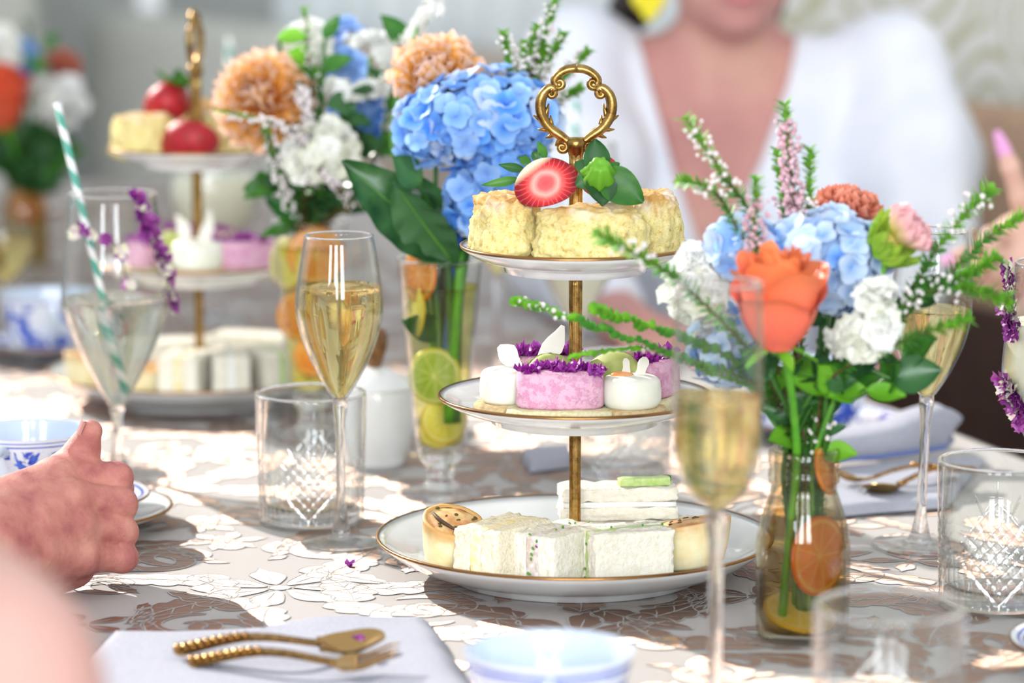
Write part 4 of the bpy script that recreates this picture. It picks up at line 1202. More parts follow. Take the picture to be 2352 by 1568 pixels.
f1 = goblet('champagne_flute', 'champagne flute in front of the cut-glass tumbler and white sugar pot', 'champagne flute', (xat(784, 2.278), 2.278, 0), GT, DT, 'champagne flutes'); bubbles(f1, tulip, .1845, 70, 1)
tulip2 = smooth_prof([(0.0030, .106), (.0078, .1115), (.0170, .127), (.0250, .147), (.0283, .165), (.0284, .183), (.0262, .205), (.0230, .2255)], 30)
GT2 = goblet_meshes(tulip2, .0034, .0340)
f2 = goblet('champagne_flute', 'champagne flute behind the right-hand bouquet beside the rolled napkin', 'champagne flute', (xat(2112, 2.27), 2.27, 0), GT2, liquid_mesh(tulip2, .1700, 'champagne'), 'champagne flutes', (0, R(1.6), 0)); bubbles(f2, tulip2, .17, 40, 2)
tall = smooth_prof([(0.0030, .122), (.0085, .1265), (.0165, .134), (.0222, .147), (.0252, .165), (.0256, .19), (.0249, .222), (.0242, .2525)], 30)
GT3 = goblet_meshes(tall, .0040, .0330)
f3 = goblet('champagne_flute', 'tall straight champagne flute half full, standing nearest in front of the pink cakes', 'champagne flute', (xat(1647, 1.80, .15), 1.80, 0), GT3, liquid_mesh(tall, .1885, 'champagne'), 'champagne flutes'); bubbles(f3, tall, .1885, 60, 3)
f4 = goblet('champagne_flute', 'blurred champagne flute just behind the citrus-filled footed vase', 'champagne flute', (xat(1143, 2.94), 2.94, 0), GT, DT, 'champagne flutes')

wine = smooth_prof([(0.0034, .054), (.0075, .0575), (.0200, .080), (.0335, .108), (.0405, .130), (.0418, .1435), (.0398, .170), (.0368, .200), (.0345, .2225)], 34)
GW = goblet_meshes(wine, .0038, .0380)
W1 = (xat(272, 2.53), 2.53, 0)
w1 = goblet('wine_glass', 'large wine glass of clear drink with striped straw and purple petals', 'wine glass', W1, GW, liquid_mesh(wine, .1405, 'gin'), 'large wine glasses')
W2 = (xat(1325, 2.95), 2.95, 0)
w2 = goblet('wine_glass', 'large wine glass of pale drink behind the nearer cake stand', 'wine glass', W2, GW, liquid_mesh(wine, .135, 'cream_drink'), 'large wine glasses')
wine_s = [(r * 1.02, z * .93) for r, z in wine]
GW3 = goblet_meshes(wine_s, .0038, .0380)
W3 = (xat(2432, 2.235), 2.235, 0)
w3 = goblet('wine_glass', 'cream-filled wine glass with purple petals at the picture edge', 'wine glass', W3, GW3, liquid_mesh(wine_s, .165, 'cream_drink'), 'large wine glasses')
balloon = smooth_prof([(0.0034, .070), (.010, .074), (.028, .088), (.0420, .108), (.0478, .130), (.0470, .148), (.0440, .164)], 30)
GB = goblet_meshes(balloon, .0042, .0360)
W4 = (xat(497, 3.36), 3.36, 0)
w4 = goblet('balloon_goblet', 'round balloon goblet of creamy drink behind the farther cake stand', 'goblet', W4, GB, liquid_mesh(balloon, .150, 'cream_drink'))
f5 = goblet('coupe_glass', 'small blurred stemmed glass of pale drink below the far bouquet', 'glass', (xat(12, 3.32), 3.32, 0), GB, liquid_mesh(balloon, .150, 'champagne')); f5.scale = (.62,) * 3
# straws
def straw(label, p0, p1, rad=.0029):
    p0, p1 = Vector(p0), Vector(p1); L = (p1 - p0).length
    m = MB(); m.lathe([(rad - .0004, 0), (rad, 0), (rad, L), (rad - .0004, L), (rad - .0004, 0)], 16)
    return tag(m.build('paper_straw', M['straw'], None, p0, qrot(p1 - p0)), label, 'straw', 'striped paper straws')
straw('green and white striped paper straw leaning in the large wine glass', atY(287, 900, 2.535), atY(131, 236, 2.55))
straw('green striped paper straw in the goblet behind the peach dahlia', atY(512, 430, 3.37), atY(528, 88, 3.42))
straw('green striped paper straw behind the brass ring handle', atY(1313, 720, 2.955), atY(1323, 232, 2.98))
# purple petals clinging to glasses
def blossom_small(seed, mat='magenta_petal'):
    rnd = random.Random(seed); m = MB()
    for i in range(4):
        a = PI / 2 * i + rnd.uniform(-.3, .3); ca, sa = math.cos(a), math.sin(a); L = .0045 * rnd.uniform(.8, 1.2)
        def f(u, v):
            s = 2 * u - 1; x = L * v; y = s * .0022 * (.35 + v); z = .0015 * v * v + .0006 * math.sin(4 * s)
            return (ca * x - sa * y, sa * x + ca * y, z)
        m.sheet(f, 4, 3)
    return m.mesh('blossom', M[mat])
BS = [blossom_small(i) for i in range(4)]; BSP = [blossom_small(i + 9, 'pale_calyx') for i in range(2)]
def garland(label, loc, bowl, pts, seed, nb=24):
    t = thing('petal_garland', label, 'edible flowers', loc)
    rnd = random.Random(seed)
    path = []
    for a, z in pts:
        r = bowl_r(bowl, z) + .0016; path.append((r * math.cos(a), r * math.sin(a), z))
    P = spline(path, 18); MB().tube(P, .0006, 6).build('stem', M['twig'], t)
    for p in spline(path, nb):
        for k in range(2):
            d = Vector((p.x, p.y, 0)).normalized()
            put('blossom', rnd.choice(BS if rnd.random() < .72 else BSP), t, p + d * .0012 + Vector((rnd.uniform(-.004, .004), rnd.uniform(-.003, .003), rnd.uniform(-.003, .003))), qrot(d + Vector((rnd.uniform(-.5, .5), rnd.uniform(-.5, .5), rnd.uniform(-.4, .5))), rnd.uniform(0, 6)), rnd.uniform(.9, 1.5))
    return t
garland('purple blossom stem trailing down the side of the large wine glass', W1, wine, [(R(-52), .226), (R(-44), .205), (R(-34), .186), (R(-22), .168), (R(-10), .150), (R(-10), .136)], 4)
garland('loose purple petals stuck across the front of the large wine glass', W1, wine, [(R(-128), .200), (R(-105), .196), (R(-80), .188), (R(-70), .160)], 6, 5)
garland('purple blossom stem down the cream-filled glass at the picture edge', W3, wine_s, [(R(178), .205), (R(186), .190), (R(196), .175), (R(205), .160)], 8)
garland('purple petals low on the cream-filled glass at the picture edge', W3, wine_s, [(R(200), .128), (R(206), .118), (R(215), .105), (R(222), .10)], 10)

# ------------------------------------------------------------------ cut-crystal tumblers
def tumbler_mesh(R0=.0410, R1=.0385, H=.096, seg=288, nz=96, star=True):
    V, F, G = [], [], []
    def groove(d, w): return max(0.0, 1 - abs(d) / w)
    per = 4
    for i in range(seg):
        a = 2 * PI * i / seg
        for k in range(nz):
            t = k / (nz - 1); z = .0004 + (H - .0004) * t
            r = R1 + (R0 - R1) * t
            # one panel repeats per quarter: diamond lattice in a lozenge, fan of rays above it
            u = ((a / (2 * PI) * per) % 1 - .5) * (2 * PI * R0 / per)      # metres across the panel
            zz = z - .034
            g = 0.0
            loz = abs(u) / .026 + abs(zz) / .026
            if loz < 1.0:
                for sg in (1, -1):
                    q = (u + sg * zz) / .0085; g = max(g, groove((q - round(q)) * .0085, .0019))
            g = max(g, groove((loz - 1.0) * .019, .0022))
            if z > .034 and loz > 1.0:
                ang = math.atan2(z - .030, u)
                for b in (90, 66, 114, 44, 136, 24, 156):
                    d = abs(ang - R(b)) * math.hypot(u, z - .030)
                    L = .050 if b == 90 else (.045 if b in (66, 114) else .036)
                    if math.hypot(u, z - .030) < L: g = max(g, groove(d, .0020) * min(1, (L - math.hypot(u, z - .030)) / .012))
            if z < .034 and loz > 1.0:
                q = u / .006; g = max(g, .7 * groove((q - round(q)) * .006, .0016) * (1 if z > .005 else 0))
            r -= .0017 * g; G.append(g)
            if t > .97: r -= .0006 * ((t - .97) / .03) ** 2
            V.append((r * math.cos(a), r * math.sin(a), z))
    n0 = len(V)
    inn = [(R0 - .0018, H), (R0 - .0030, H - .0006), (R1 - .0022, .030), (R1 - .0026, .0165), (R1 - .006, .0130), (.020, .0115), (.0, .0112)]
    for i in range(seg):
        a = 2 * PI * i / seg
        for r, z in inn: V.append((r * math.cos(a), r * math.sin(a), z))
    for i in range(seg):
        j = (i + 1) % seg
        for k in range(nz - 1): F.append((i * nz + k, j * nz + k, j * nz + k + 1, i * nz + k + 1))
        m_ = len(inn)
        F.append((i * nz + nz - 1, j * nz + nz - 1, n0 + j * m_, n0 + i * m_))
        for k in range(m_ - 1): F.append((n0 + i * m_ + k, n0 + j * m_ + k, n0 + j * m_ + k + 1, n0 + i * m_ + k + 1))
    F.append(tuple(i * nz for i in reversed(range(seg))))
    mi = [1 if (len(f) == 4 and max(f) < n0 and sum(G[q] for q in f) > 1.5) else 0 for f in F]
    return new_mesh('cut_body', V, F, [M['crystal'], M['crystal_cut']], True, mi)
me_tumbler = tumbler_mesh()
me_trim = MB().lathe([(.0380, .0958), (.0392, .0970), (.0406, .0964), (.0406, .0950), (.0392, .0946), (.0380, .0958)], 96).mesh('rim', M['stem_glass'])
me_tbase = MB().lathe([(0, .0012), (.0340, .0012), (.0355, .0030), (.0352, .0100), (.0300, .0108), (0, .0106)], 72).mesh('base', M['stem_glass'])
for label, px, Y, rz in (('cut-crystal tumbler standing behind the tulip champagne flute', 716, 2.352, R(-45)),
                         ('cut-crystal tumbler with star cuts beside the bottle of roses', 2290, 2.09, R(-52)),
                         ('cut-crystal tumbler at the near table edge in front of the rose bottle', 2036, 1.685, R(-45)),
                         ('blurred cut-crystal tumbler behind the pole of the nearer cake stand', 1425, 2.52, R(20))):
    ct = thing('crystal_tumbler', label, 'tumbler', (xat(px, Y), Y, 0.0002), (0, 0, rz), 'cut-crystal tumblers')
    put('cut_body', me_tumbler, ct); put('rim', me_trim, ct); put('base', me_tbase, ct)
tt = thing('tea_glass', 'small round glass of dark brown drink near the far bouquet', 'glass', (xat(98, 3.42), 3.42, 0))
MB().lathe([(0, .001), (.020, .001), (.0215, .004), (.0215, .045), (.0205, .045), (.0203, .006), (0, .006)], 40).build('glass', M['glass'], tt)
MB().lathe([(0, .0068), (.0198, .0068), (.0198, .030), (0, .030)], 40).build('drink', M['tea'], tt)
# ------------------------------------------------------------------ vases
def footed_vase(label, loc):
    t = thing('footed_vase', label, 'vase', loc, group='tall footed glass vases')
    out = smooth_prof([(.0150, .0300), (.0185, .036), (.0205, .050), (.0245, .090), (.0285, .135), (.0315, .165), (.0332, .182)], 24)
    inn = [(max(.001, r - .0016), z + (.006 if i == 0 else .002 if i < 3 else 0)) for i, (r, z) in enumerate(out)]
    b = MB().lathe(out + inn[::-1] + [(0, .037)], 56).build('bowl', M['glass'], t)
    MB().lathe([(.0315, .182), (.0323, .1828), (.0334, .182), (.0323, .1812), (.0315, .182)], 56).build('rim', M['stem_glass'], b)
    MB().lathe([(0, 0), (.0300, 0), (.0310, .0012), (.0300, .0030), (.0200, .0060), (.0120, .0090), (.0098, .0125), (.0100, .0150), (.0125, .0170), (.0105, .0195), (.0108, .0225), (.0150, .0265), (.0172, .0310), (.0172, .0345), (.014, .036), (0, .036)], 48).build('foot', M['stem_glass'], t)
    w = [(0, .0385)] + [(r - .0024, z + .004) for r, z in out if .036 < z < .158] + [(bowl_r(out, .160) - .0024, .160), (0, .160)]
    MB().lathe(w, 48).build('water', M['water'], t)
    return t
V1 = Vector((xat(1012, 2.45), 2.45, 0)); V2 = Vector((xat(716, 2.70), 2.70, 0))
footed_vase('footed glass vase packed with lemon and lime slices, holding the blue hydrangea', V1)
footed_vase('footed glass vase with orange slices, behind the tulip champagne flute', V2)
def bottle(label, loc):
    t = thing('bottle_vase', label, 'vase', loc, group='small bottle vases')
    out = [(.0, .0), (.0255, .0), (.0278, .0016), (.0290, .005)] + smooth_prof([(.0294, .012), (.0297, .040), (.0294, .060), (.0270, .074), (.0225, .088), (.0205, .094)], 16) + [(.0205, .0985), (.0222, .0995), (.0226, .1030), (.0222, .1065), (.0212, .1078), (.0222, .1090), (.0227, .1130), (.0224, .1185), (.0212, .1205)]
    inn = [(.0192, .1200), (.0186, .112), (.0186, .097), (.0205, .089), (.0250, .073), (.0272, .060), (.0274, .014), (.0255, .0055), (0, .005)]
    MB().lathe(out + inn, 56).build('glass', M['glass_amber'], t)
    MB().lathe([(0, .0056), (.0245, .006), (.0267, .014), (.0268, .058), (.0247, .071), (.0225, .0785), (0, .0785)], 48).build('water', M['bottle_water'], t)
    return t
V3 = Vector((xat(1842, 2.005), 2.005, 0)); V4 = Vector((xat(58, 3.80), 3.80, 0))
bottle('little milk-bottle vase holding the coral rose, orange slice inside', V3)
bottle('blurred bottle vase under the red rose by the far flute', V4)
def slice_mesh(R0, th, mat):
    m = MB(); m.lathe([(0, -th / 2), (R0 * .93, -th / 2), (R0, -th * .2), (R0, th * .2), (R0 * .93, th / 2), (0, th / 2)], 40)
    return m.mesh('slice', M[mat])
SL = {'lemon': slice_mesh(.027, .0035, 'lemon'), 'lime': slice_mesh(.027, .0035, 'lime'), 'orange': slice_mesh(.030, .0035, 'orange')}
def cit(kind, label, loc, nrm, scale=1.0, group='citrus slices in the vases', roll=0.0):
    return tag(put(kind + '_slice', SL[kind], None, loc, qrot(nrm, roll), scale), label, kind + ' slice', group)
# slices in the footed vases
cit('lime', 'lime slice upright against the glass, middle of the hydrangea vase', V1 + Vector((-.0040, -.0080, .094)), (-.35, -1, .12), .80)
cit('lemon', 'lemon slice upright high in the hydrangea vase, edge to us', V1 + Vector((-.0180, -.004, .142)), (-1, -.35, .1), .72)
cit('lemon', 'lemon slice low in the hydrangea vase beside the stems', V1 + Vector((.0030, -.0070, .060)), (.25, -1, .1), .66, roll=.6)
cit('lemon', 'lemon slice lying at the bottom of the hydrangea vase', V1 + Vector((-.0010, .003, .050)), (-.2, -.75, .6), .56)
cit('orange', 'orange slice sticking up out of the hydrangea vase', V1 + Vector((-.0150, -.004, .172)), (-.85, -.6, .1), .74)
cit('lemon', 'pale lemon slice at the rim of the orange-filled vase', V2 + Vector((-.0190, -.008, .148)), (-.8, -.8, .1), .80)
cit('orange', 'orange slice upper middle in the orange-filled vase', V2 + Vector((.0060, -.014, .155)), (.15, -1, .05), .80)
cit('orange', 'orange slice against the glass in the orange-filled vase', V2 + Vector((-.0080, -.013, .104)), (-.3, -1, .05), .70)
cit('orange', 'orange slice lower in the orange-filled vase', V2 + Vector((.0040, -.010, .070)), (.1, -1, .1), .60)
cit('lemon', 'lemon slice at the bottom of the orange-filled vase', V2 + Vector((0, .002, .052)), (0, -.7, .6), .56)
cit('orange', 'orange slice upright inside the little milk bottle', V3 + Vector((.0090, -.0070, .054)), (.68, -.72, .05), .84)
cit('orange', 'orange slice poking out through the neck of the milk bottle', V3 + Vector((.0130, -.004, .108)), (1, -.5, .3), .52)
cit('lemon', 'lemon slice lying at the bottom of the milk bottle', V3 + Vector((-.0020, -.002, .0165)), (.15, -.30, .9), .86)
cit('orange', 'orange slice inside the blurred far bottle vase', V4 + Vector((.006, -.015, .072)), (.2, -1, .05), .70)

# ------------------------------------------------------------------ flowers
def stem(parent, P, pts, r, mat, name='stem', n=18):
    Q = spline([Vector(p) - P for p in pts], n)
    return MB().tube(Q, [r * (0.85 + .15 * i / (n - 1)) for i in range(n)], 8).build(name, M[mat], parent)
def floret_mesh(seed, mat, r=.0105):
    rnd = random.Random(seed); m = MB(); up = rnd.uniform(.1, .5)
    for i in range(4):
        a = PI / 2 * i + rnd.uniform(-.15, .15); ca, sa = math.cos(a), math.sin(a); L = r * rnd.uniform(.9, 1.12); tw = rnd.uniform(-.25, .25)
        def f(u, v):
            s = 2 * u - 1; w = L * .56 * math.sin(PI * (v * .74 + .09)) ** .8
            x = L * (.06 + .94 * v) - .10 * L * s * s * v; y = s * w; z = up * L * v * (1 - .45 * v) + .10 * L * s * s + tw * s * L * .2 * v + (i % 2) * .0006
            return (ca * x - sa * y, sa * x + ca * y, z)
        m.sheet(f, 5, 5)
    m.ball((0, 0, .0006), .0009, 6, 4)
    return m.mesh('floret', M[mat])
FL = {k: [floret_mesh(i * 7 + j, k) for i in range(3)] for j, k in enumerate(('hyd_blue', 'hyd_deep', 'hyd_pale', 'delph'))}
def hydrangea(label, P, blobs, mats, pts, seed, stem_mat='stem_dark', core='hyd_deep', fs=1.0):
    t = thing('hydrangea', label, 'hydrangea', P, group='blue hydrangeas'); rnd = random.Random(seed)
    for off, rad, n in blobs:
        off = Vector(off); MB().ball(off, [q * .74 for q in rad], 16, 10).build('core', M[core], t)
        for i in range(n):
            z = 1 - 2 * (i + .5) / n; a = i * 2.39996 + rnd.uniform(-.15, .15); q = math.sqrt(1 - z * z)
            d = Vector((q * math.cos(a), q * math.sin(a), z)); k = rnd.uniform(.86, 1.06)
            p = off + Vector((d.x * rad[0], d.y * rad[1], d.z * rad[2])) * k
            nr = Vector((d.x / rad[0], d.y / rad[1], d.z / rad[2])).normalized() + Vector((rnd.uniform(-.35, .35), rnd.uniform(-.35, .35), rnd.uniform(-.3, .4)))
            put('floret', rnd.choice(FL[rnd.choices([x for x, w in mats], [w for x, w in mats])[0]]), t, p, qrot(nr, rnd.uniform(0, 6.28)), fs * rnd.uniform(.85, 1.2))
    stem(t, P, pts, .0026, stem_mat)
    return t
def dahlia_petal(L, W, roll, mat):
    m = MB()
    def f(u, v):
        s = 2 * u - 1; w = W * (math.sin(PI * min(1, v * .80 + .14)) ** .7)
        return (s * w * (1 - .25 * roll), L * v, roll * W * s * s * 1.3 * (.4 + .6 * v) + .10 * L * v * v)
    m.sheet(f, 5, 6); return m.mesh('petal', M[mat])
DP = {k: [dahlia_petal(.024, .0095, r, k) for r in (.5, .8)] for k in ('dahlia', 'dahlia_pink', 'dahlia_rust')}
def dahlia(label, P, dirv, r, n, mat, pts, maxph=1.75, seed=1, smat='stem_dark', group='dahlias', core='leaf_dark', calyx=False, squash=1.0):
    t = thing('dahlia', label, 'dahlia', P, group=group); rnd = random.Random(seed)
    Z = Vector(dirv).normalized(); X = Z.orthogonal().normalized(); Y = Z.cross(X)
    MB().ball((0, 0, 0), r * .30, 12, 8).build('heart', M[mat], t)
    for i in range(n):
        q = (i + .5) / n; ph = .12 + (maxph - .12) * q ** .62 + rnd.uniform(-.06, .06); az = i * 2.39996
        d = (Z * math.cos(ph) * squash + (X * math.cos(az) + Y * math.sin(az)) * math.sin(ph)).normalized()
        up = (Z - d * Z.dot(d)); up = up.normalized() if up.length > .05 else X
        sx = d.cross(up).normalized(); up = sx.cross(d).normalized()
        rot = Matrix((sx, d, up)).transposed().to_quaternion()
        L = r * (.74 + .26 * q) * .80; sc = L / .024
        put('petal', DP[mat][i % 2], t, d * r * .20, rot, (sc * .95, sc, sc))
    if calyx:
        for i in range(16):
            az = i * 2.39996; ph = 1.9 + .45 * (i / 16)
            d = (Z * math.cos(ph) + (X * math.cos(az) + Y * math.sin(az)) * math.sin(ph)).normalized(); up = d; tip = (Z * .8 + d * .5).normalized()
            sx = tip.cross(up).normalized(); up = sx.cross(tip)
            m = leaf_sheet(MB(), r * .8, r * .20, .3, -.15); m.build('sepal', M['sepal'], t, d * r * .42 - Z * r * .12, Matrix((sx, tip, up)).transposed().to_quaternion())
    stem(t, P, pts, .0022, smat)
    return t
def blossom_mesh(seed, mat, r=.011, layers=3):
    rnd = random.Random(seed); m = MB()
    for l in range(layers):
        n = 5 + l; tilt = (1.25, .75, .25)[l]
        for i in range(n):
            a = 2 * PI * i / n + l * .5 + rnd.uniform(-.2, .2); ca, sa = math.cos(a), math.sin(a); L = r * (.62, .85, 1.0)[l] * rnd.uniform(.9, 1.1); p1 = rnd.uniform(0, 6)
            def f(u, v):
                s = 2 * u - 1; w = L * .55 * (.25 + .95 * v) * (1 if v < .9 else .9); rr = L * v * math.cos(tilt * (1 - .45 * v)); z = L * v * math.sin(tilt * (1 - .45 * v)) + .10 * L * math.sin(3.2 * s + p1) * v
                y = s * w; return (ca * rr - sa * y, sa * rr + ca * y, z - .15 * L * s * s)
            m.sheet(f, 5, 4)
    return m.mesh('blossom', M[mat])
BL = {k: [blossom_mesh(i + 31, k) for i in range(4)] for k in ('petal_white', 'petal_chalk')}
BL['delph'] = FL['delph']
def cluster(name, label, P, spots, mat, pts, cat, seed, sc=1.0, smat='stem', group=None, toward=(0, -1, .35), stem_r=.0018):
    "spots: offsets of the blossoms from P"
    t = thing(name, label, cat, P, group=group); rnd = random.Random(seed)
    cen = sum((Vector(s) for s in spots), Vector()) / len(spots)
    for s in spots:
        s = Vector(s); d = (s - cen) * 40 + Vector(toward) * .7 + Vector((rnd.uniform(-.4, .4), rnd.uniform(-.4, .4), rnd.uniform(-.3, .4)))
        put('blossom', rnd.choice(BL[mat]), t, s, qrot(d, rnd.uniform(0, 6)), sc * rnd.uniform(.85, 1.15))
    if pts: stem(t, P, pts, stem_r, smat)
    return t
def blob_spots(n, rx, ry, rz, seed):
    rnd = random.Random(seed); out = []
    for i in range(n):
        z = 1 - 2 * (i + .5) / n; a = i * 2.4; q = math.sqrt(1 - z * z); k = rnd.uniform(.75, 1)
        out.append((rx * q * math.cos(a) * k, ry * q * math.sin(a) * k, rz * z * k))
    return out
def path_spots(pts, n, r, seed):
    rnd = random.Random(seed)
    return [tuple(p + Vector((rnd.uniform(-r, r), rnd.uniform(-r, r), rnd.uniform(-r, r)))) for p in spline(pts, n)]
def rose(label, P, R0, H, pts, mat='rose', axis=(0, -.12, 1), smat='stem_bright', group='roses', seed=3):
    t = thing('rose', label, 'rose', P, group=group); rnd = random.Random(seed); q = qrot(axis)
    spec = []
    for i in range(3): spec.append((1.0, i * 2 * PI / 3 - 1.75, 1.15, .70, .42))
    for i in range(4): spec.append((.93, i * 2 * PI / 4 - 1.2, 1.05, .93, .40))
    for i in range(4): spec.append((.78, i * 2 * PI / 4 - .5, 1.10, 1.0, .30))
    for i in range(4): spec.append((.60, i * 2 * PI / 4, 1.15, 1.05, .18))
    for i in range(4): spec.append((.44, i * 2 * PI / 4 + .5, 1.2, 1.08, .10))
    for i in range(3): spec.append((.28, i * 2 * PI / 3, 1.5, 1.08, .05))
    for i in range(2): spec.append((.14, i * PI, 2.2, 1.06, .02))
    for k, (rr, a0, w, hh, curl) in enumerate(spec):
        a0 += rnd.uniform(-.12, .12); hh *= rnd.uniform(.95, 1.04); cu = curl * rnd.uniform(.7, 1.4)
        def f(u, v):
            s = 2 * u - 1; a = a0 + s * w * (.55 + .45 * math.sin(PI * min(1, .15 + v * .75)))
            bul = math.sin(PI / 2 * min(1, .05 + 1.15 * v)) ** .75
            r = R0 * rr * (.22 + .78 * bul) + R0 * cu * max(0, v - .72) ** 1.5 * 5.2 * (1 - .3 * s * s) + .0006 * k % .002
            z = H * hh * (v * (1 - .17 * s * s)) - R0 * cu * max(0, v - .80) * 1.2
            return (r * math.cos(a), r * math.sin(a), z + .0008 * math.sin(6 * s + k) * v)
        m = MB(); m.sheet(f, 11, 10); m.build('petal', M[mat], t, (0, 0, -H * .5), q)
    MB().lathe([(0, -H * .58), (.0035, -H * .58), (.0062, -H * .53), (R0 * .45, -H * .44), (R0 * .4, -H * .40), (0, -H * .40)], 16).build('hip', M[smat], t, (0, 0, 0), q)
    for i in range(5):
        a = 2 * PI * i / 5; m = leaf_sheet(MB(), .020, .0042, .3, -.25); m.build('sepal', M['leaf_bright'], t, q @ Vector((.006 * math.cos(a), .006 * math.sin(a), -H * .52)), q @ Quaternion((0, 0, 1), a - PI / 2) @ Quaternion((1, 0, 0), R(-12)))
    stem(t, P, pts, .0028, smat)
    return t
def sprig(label, pts, Ll, leafmat, bl=(0.0, 0.0), blmat='blossom_white', seed=1, dens=1.0, stemr=.0009, stemmat='twig', group='flowering sprigs', bln=1.0, side=0, blr=.0016, tipmat=None, n=70, spread=1.0, lw=.23):
    "a twig along pts; little leaves in pairs all along it and tiny blossoms between the fractions bl"
    P0 = Vector(pts[0]); t = thing('flower_sprig', label, 'sprig', P0, group=group); rnd = random.Random(seed)
    Q = spline([Vector(p) - P0 for p in pts], 40)
    MB().tube(Q, [stemr * (1.5 - i / 40) for i in range(40)], 6).build('stem', M[stemmat], t)
    Lm, Tm, Bm = MB(), MB(), MB()
    fullL = sum((Q[i + 1] - Q[i]).length for i in range(39))
    n = int(fullL / (.0021 / dens))
    PP = spline([Vector(p) - P0 for p in pts], max(n, 4))
    for i in range(1, len(PP) - 1):
        fr = i / (len(PP) - 1); tg = (PP[i + 1] - PP[i - 1]).normalized(); nx = tg.orthogonal().normalized(); ny = tg.cross(nx)
        for k in range(2):
            a = i * 1.25 + k * PI + rnd.uniform(-.4, .4)
            if side: a = (0 if k else PI) + rnd.uniform(-.35, .35) + side
            o = nx * math.cos(a) + ny * math.sin(a)
            d = (tg * rnd.uniform(.55, .95) + o * spread).normalized(); L = Ll * rnd.uniform(.7, 1.15) * (1 if fr < .9 else 1.15)
            w = d.cross(o).normalized() * L * lw; c = PP[i]; up = (o - d * o.dot(d)).normalized() * L * .06
            V = [c, c + d * L * .35 + w - up, c + d * L * .75 + w * .8, c + d * L + up, c + d * L * .75 - w * .8, c + d * L * .35 - w - up]
            (Tm if (tipmat and fr > .78) else Lm).add(V, [(0, 1, 2, 3), (0, 3, 4, 5)])
            if bl[0] < fr < bl[1] and rnd.random() < .55 * bln:
                p = c + o * Ll * rnd.uniform(.35, .95) + tg * Ll * .3
                Bm.ball(p, blr * rnd.uniform(.7, 1.2), 7, 5)
                if rnd.random() < .5: Bm.ball(p + Vector((rnd.uniform(-1, 1), rnd.uniform(-1, 1), rnd.uniform(-1, 1))) * blr * 1.3, blr * .8, 6, 4)
    if Lm.V: Lm.build('leaves', M[leafmat], t, kind='stuff')
    if Tm.V: Tm.build('tip_leaves', M[tipmat], t, kind='stuff')
    if Bm.V: Bm.build('blossoms', M[blmat], t, kind='stuff')
    return t
def blade(parent, base, tip, W, mat, face=(0, -1, .3), bend=-.12, roll=0.0, P=None, cup=.3, tipk=.8):
    "one flat leaf from base to tip, turned to face"
    base, tip = Vector(base), Vector(tip); d = tip - base; L = d.length; dn = d.normalized()
    f = Vector(face); f = (f - dn * f.dot(dn)).normalized(); sx = dn.cross(f).normalized(); f = sx.cross(dn)
    m = leaf_sheet(MB(), L, W, cup, bend, 7 if W < .014 else 11, 11 if W < .014 else 25, tipk)
    q = Matrix((sx, dn, f)).transposed().to_quaternion() @ Quaternion((0, 1, 0), roll)
    if W > .014:
        m.V = [(x, y, z + .10 * W * math.sin(9 * PI * y / L + 2.5 * abs(x) / W) * abs(x) / W) for x, y, z in m.V]
    o = m.build('leaf', M[mat], parent, base - (P if P is not None else Vector()), q)
    if W > .014:
        MB().tube([(0, L * k / 10, bend * L * (k / 10) ** 2 + .0004) for k in range(10)], [.0011 * (1 - .08 * k) for k in range(10)], 6).build('midrib', M['stem'], o)
    return o
def leafy(label, pts, leaves, mat, seed, W=(.008, .013), L=(.028, .045), stem_mat='stem_dark', group='leafy stems', sr=.0016):
    P0 = Vector(pts[0]); t = thing('leafy_stem', label, 'foliage', P0, group=group); rnd = random.Random(seed)
    Q = spline(pts, 40); MB().tube([p - P0 for p in Q], sr, 7).build('stem', M[stem_mat], t)
    for i in range(leaves):
        p = Q[int(39 * (.25 + .75 * (i + rnd.random()) / leaves)) if i < leaves - 1 else 39]
        a = rnd.uniform(0, 2 * PI); tg = (Q[-1] - Q[-4]).normalized()
        d = (Vector((math.cos(a), math.sin(a) * .8 - .2, rnd.uniform(-.3, .8))) + tg * .4).normalized(); l = rnd.uniform(*L)
        blade(t, p, p + d * l, rnd.uniform(*W), mat, (rnd.uniform(-.4, .4), -.8, rnd.uniform(.2, 1)), rnd.uniform(-.3, .1), 0, P0)
    return t
def V1s(dx=0, dy=0, b=0.0): return [V1 + Vector((dx, dy, .176)), V1 + Vector((dx * .4, dy * .5, .11)), V1 + Vector((-dx * .3 + b, -dy * .2, .045))]
def V2s(dx=0, dy=0): return [V2 + Vector((dx, dy, .176)), V2 + Vector((dx * .4, dy * .5, .11)), V2 + Vector((-dx * .3, -dy * .2, .05))]
def V3s(dx=0, dy=0, b=0.0): return [V3 + Vector((dx, dy, .116)), V3 + Vector((dx * .8 + b, dy * .6, .07)), V3 + Vector((dx * .2 + b, -dy * .2, .0085))]
def V4s(dx=0, dy=0): return [V4 + Vector((dx, dy, .116)), V4 + Vector((dx * .5, dy * .5, .07)), V4 + Vector((0, 0, .009))]

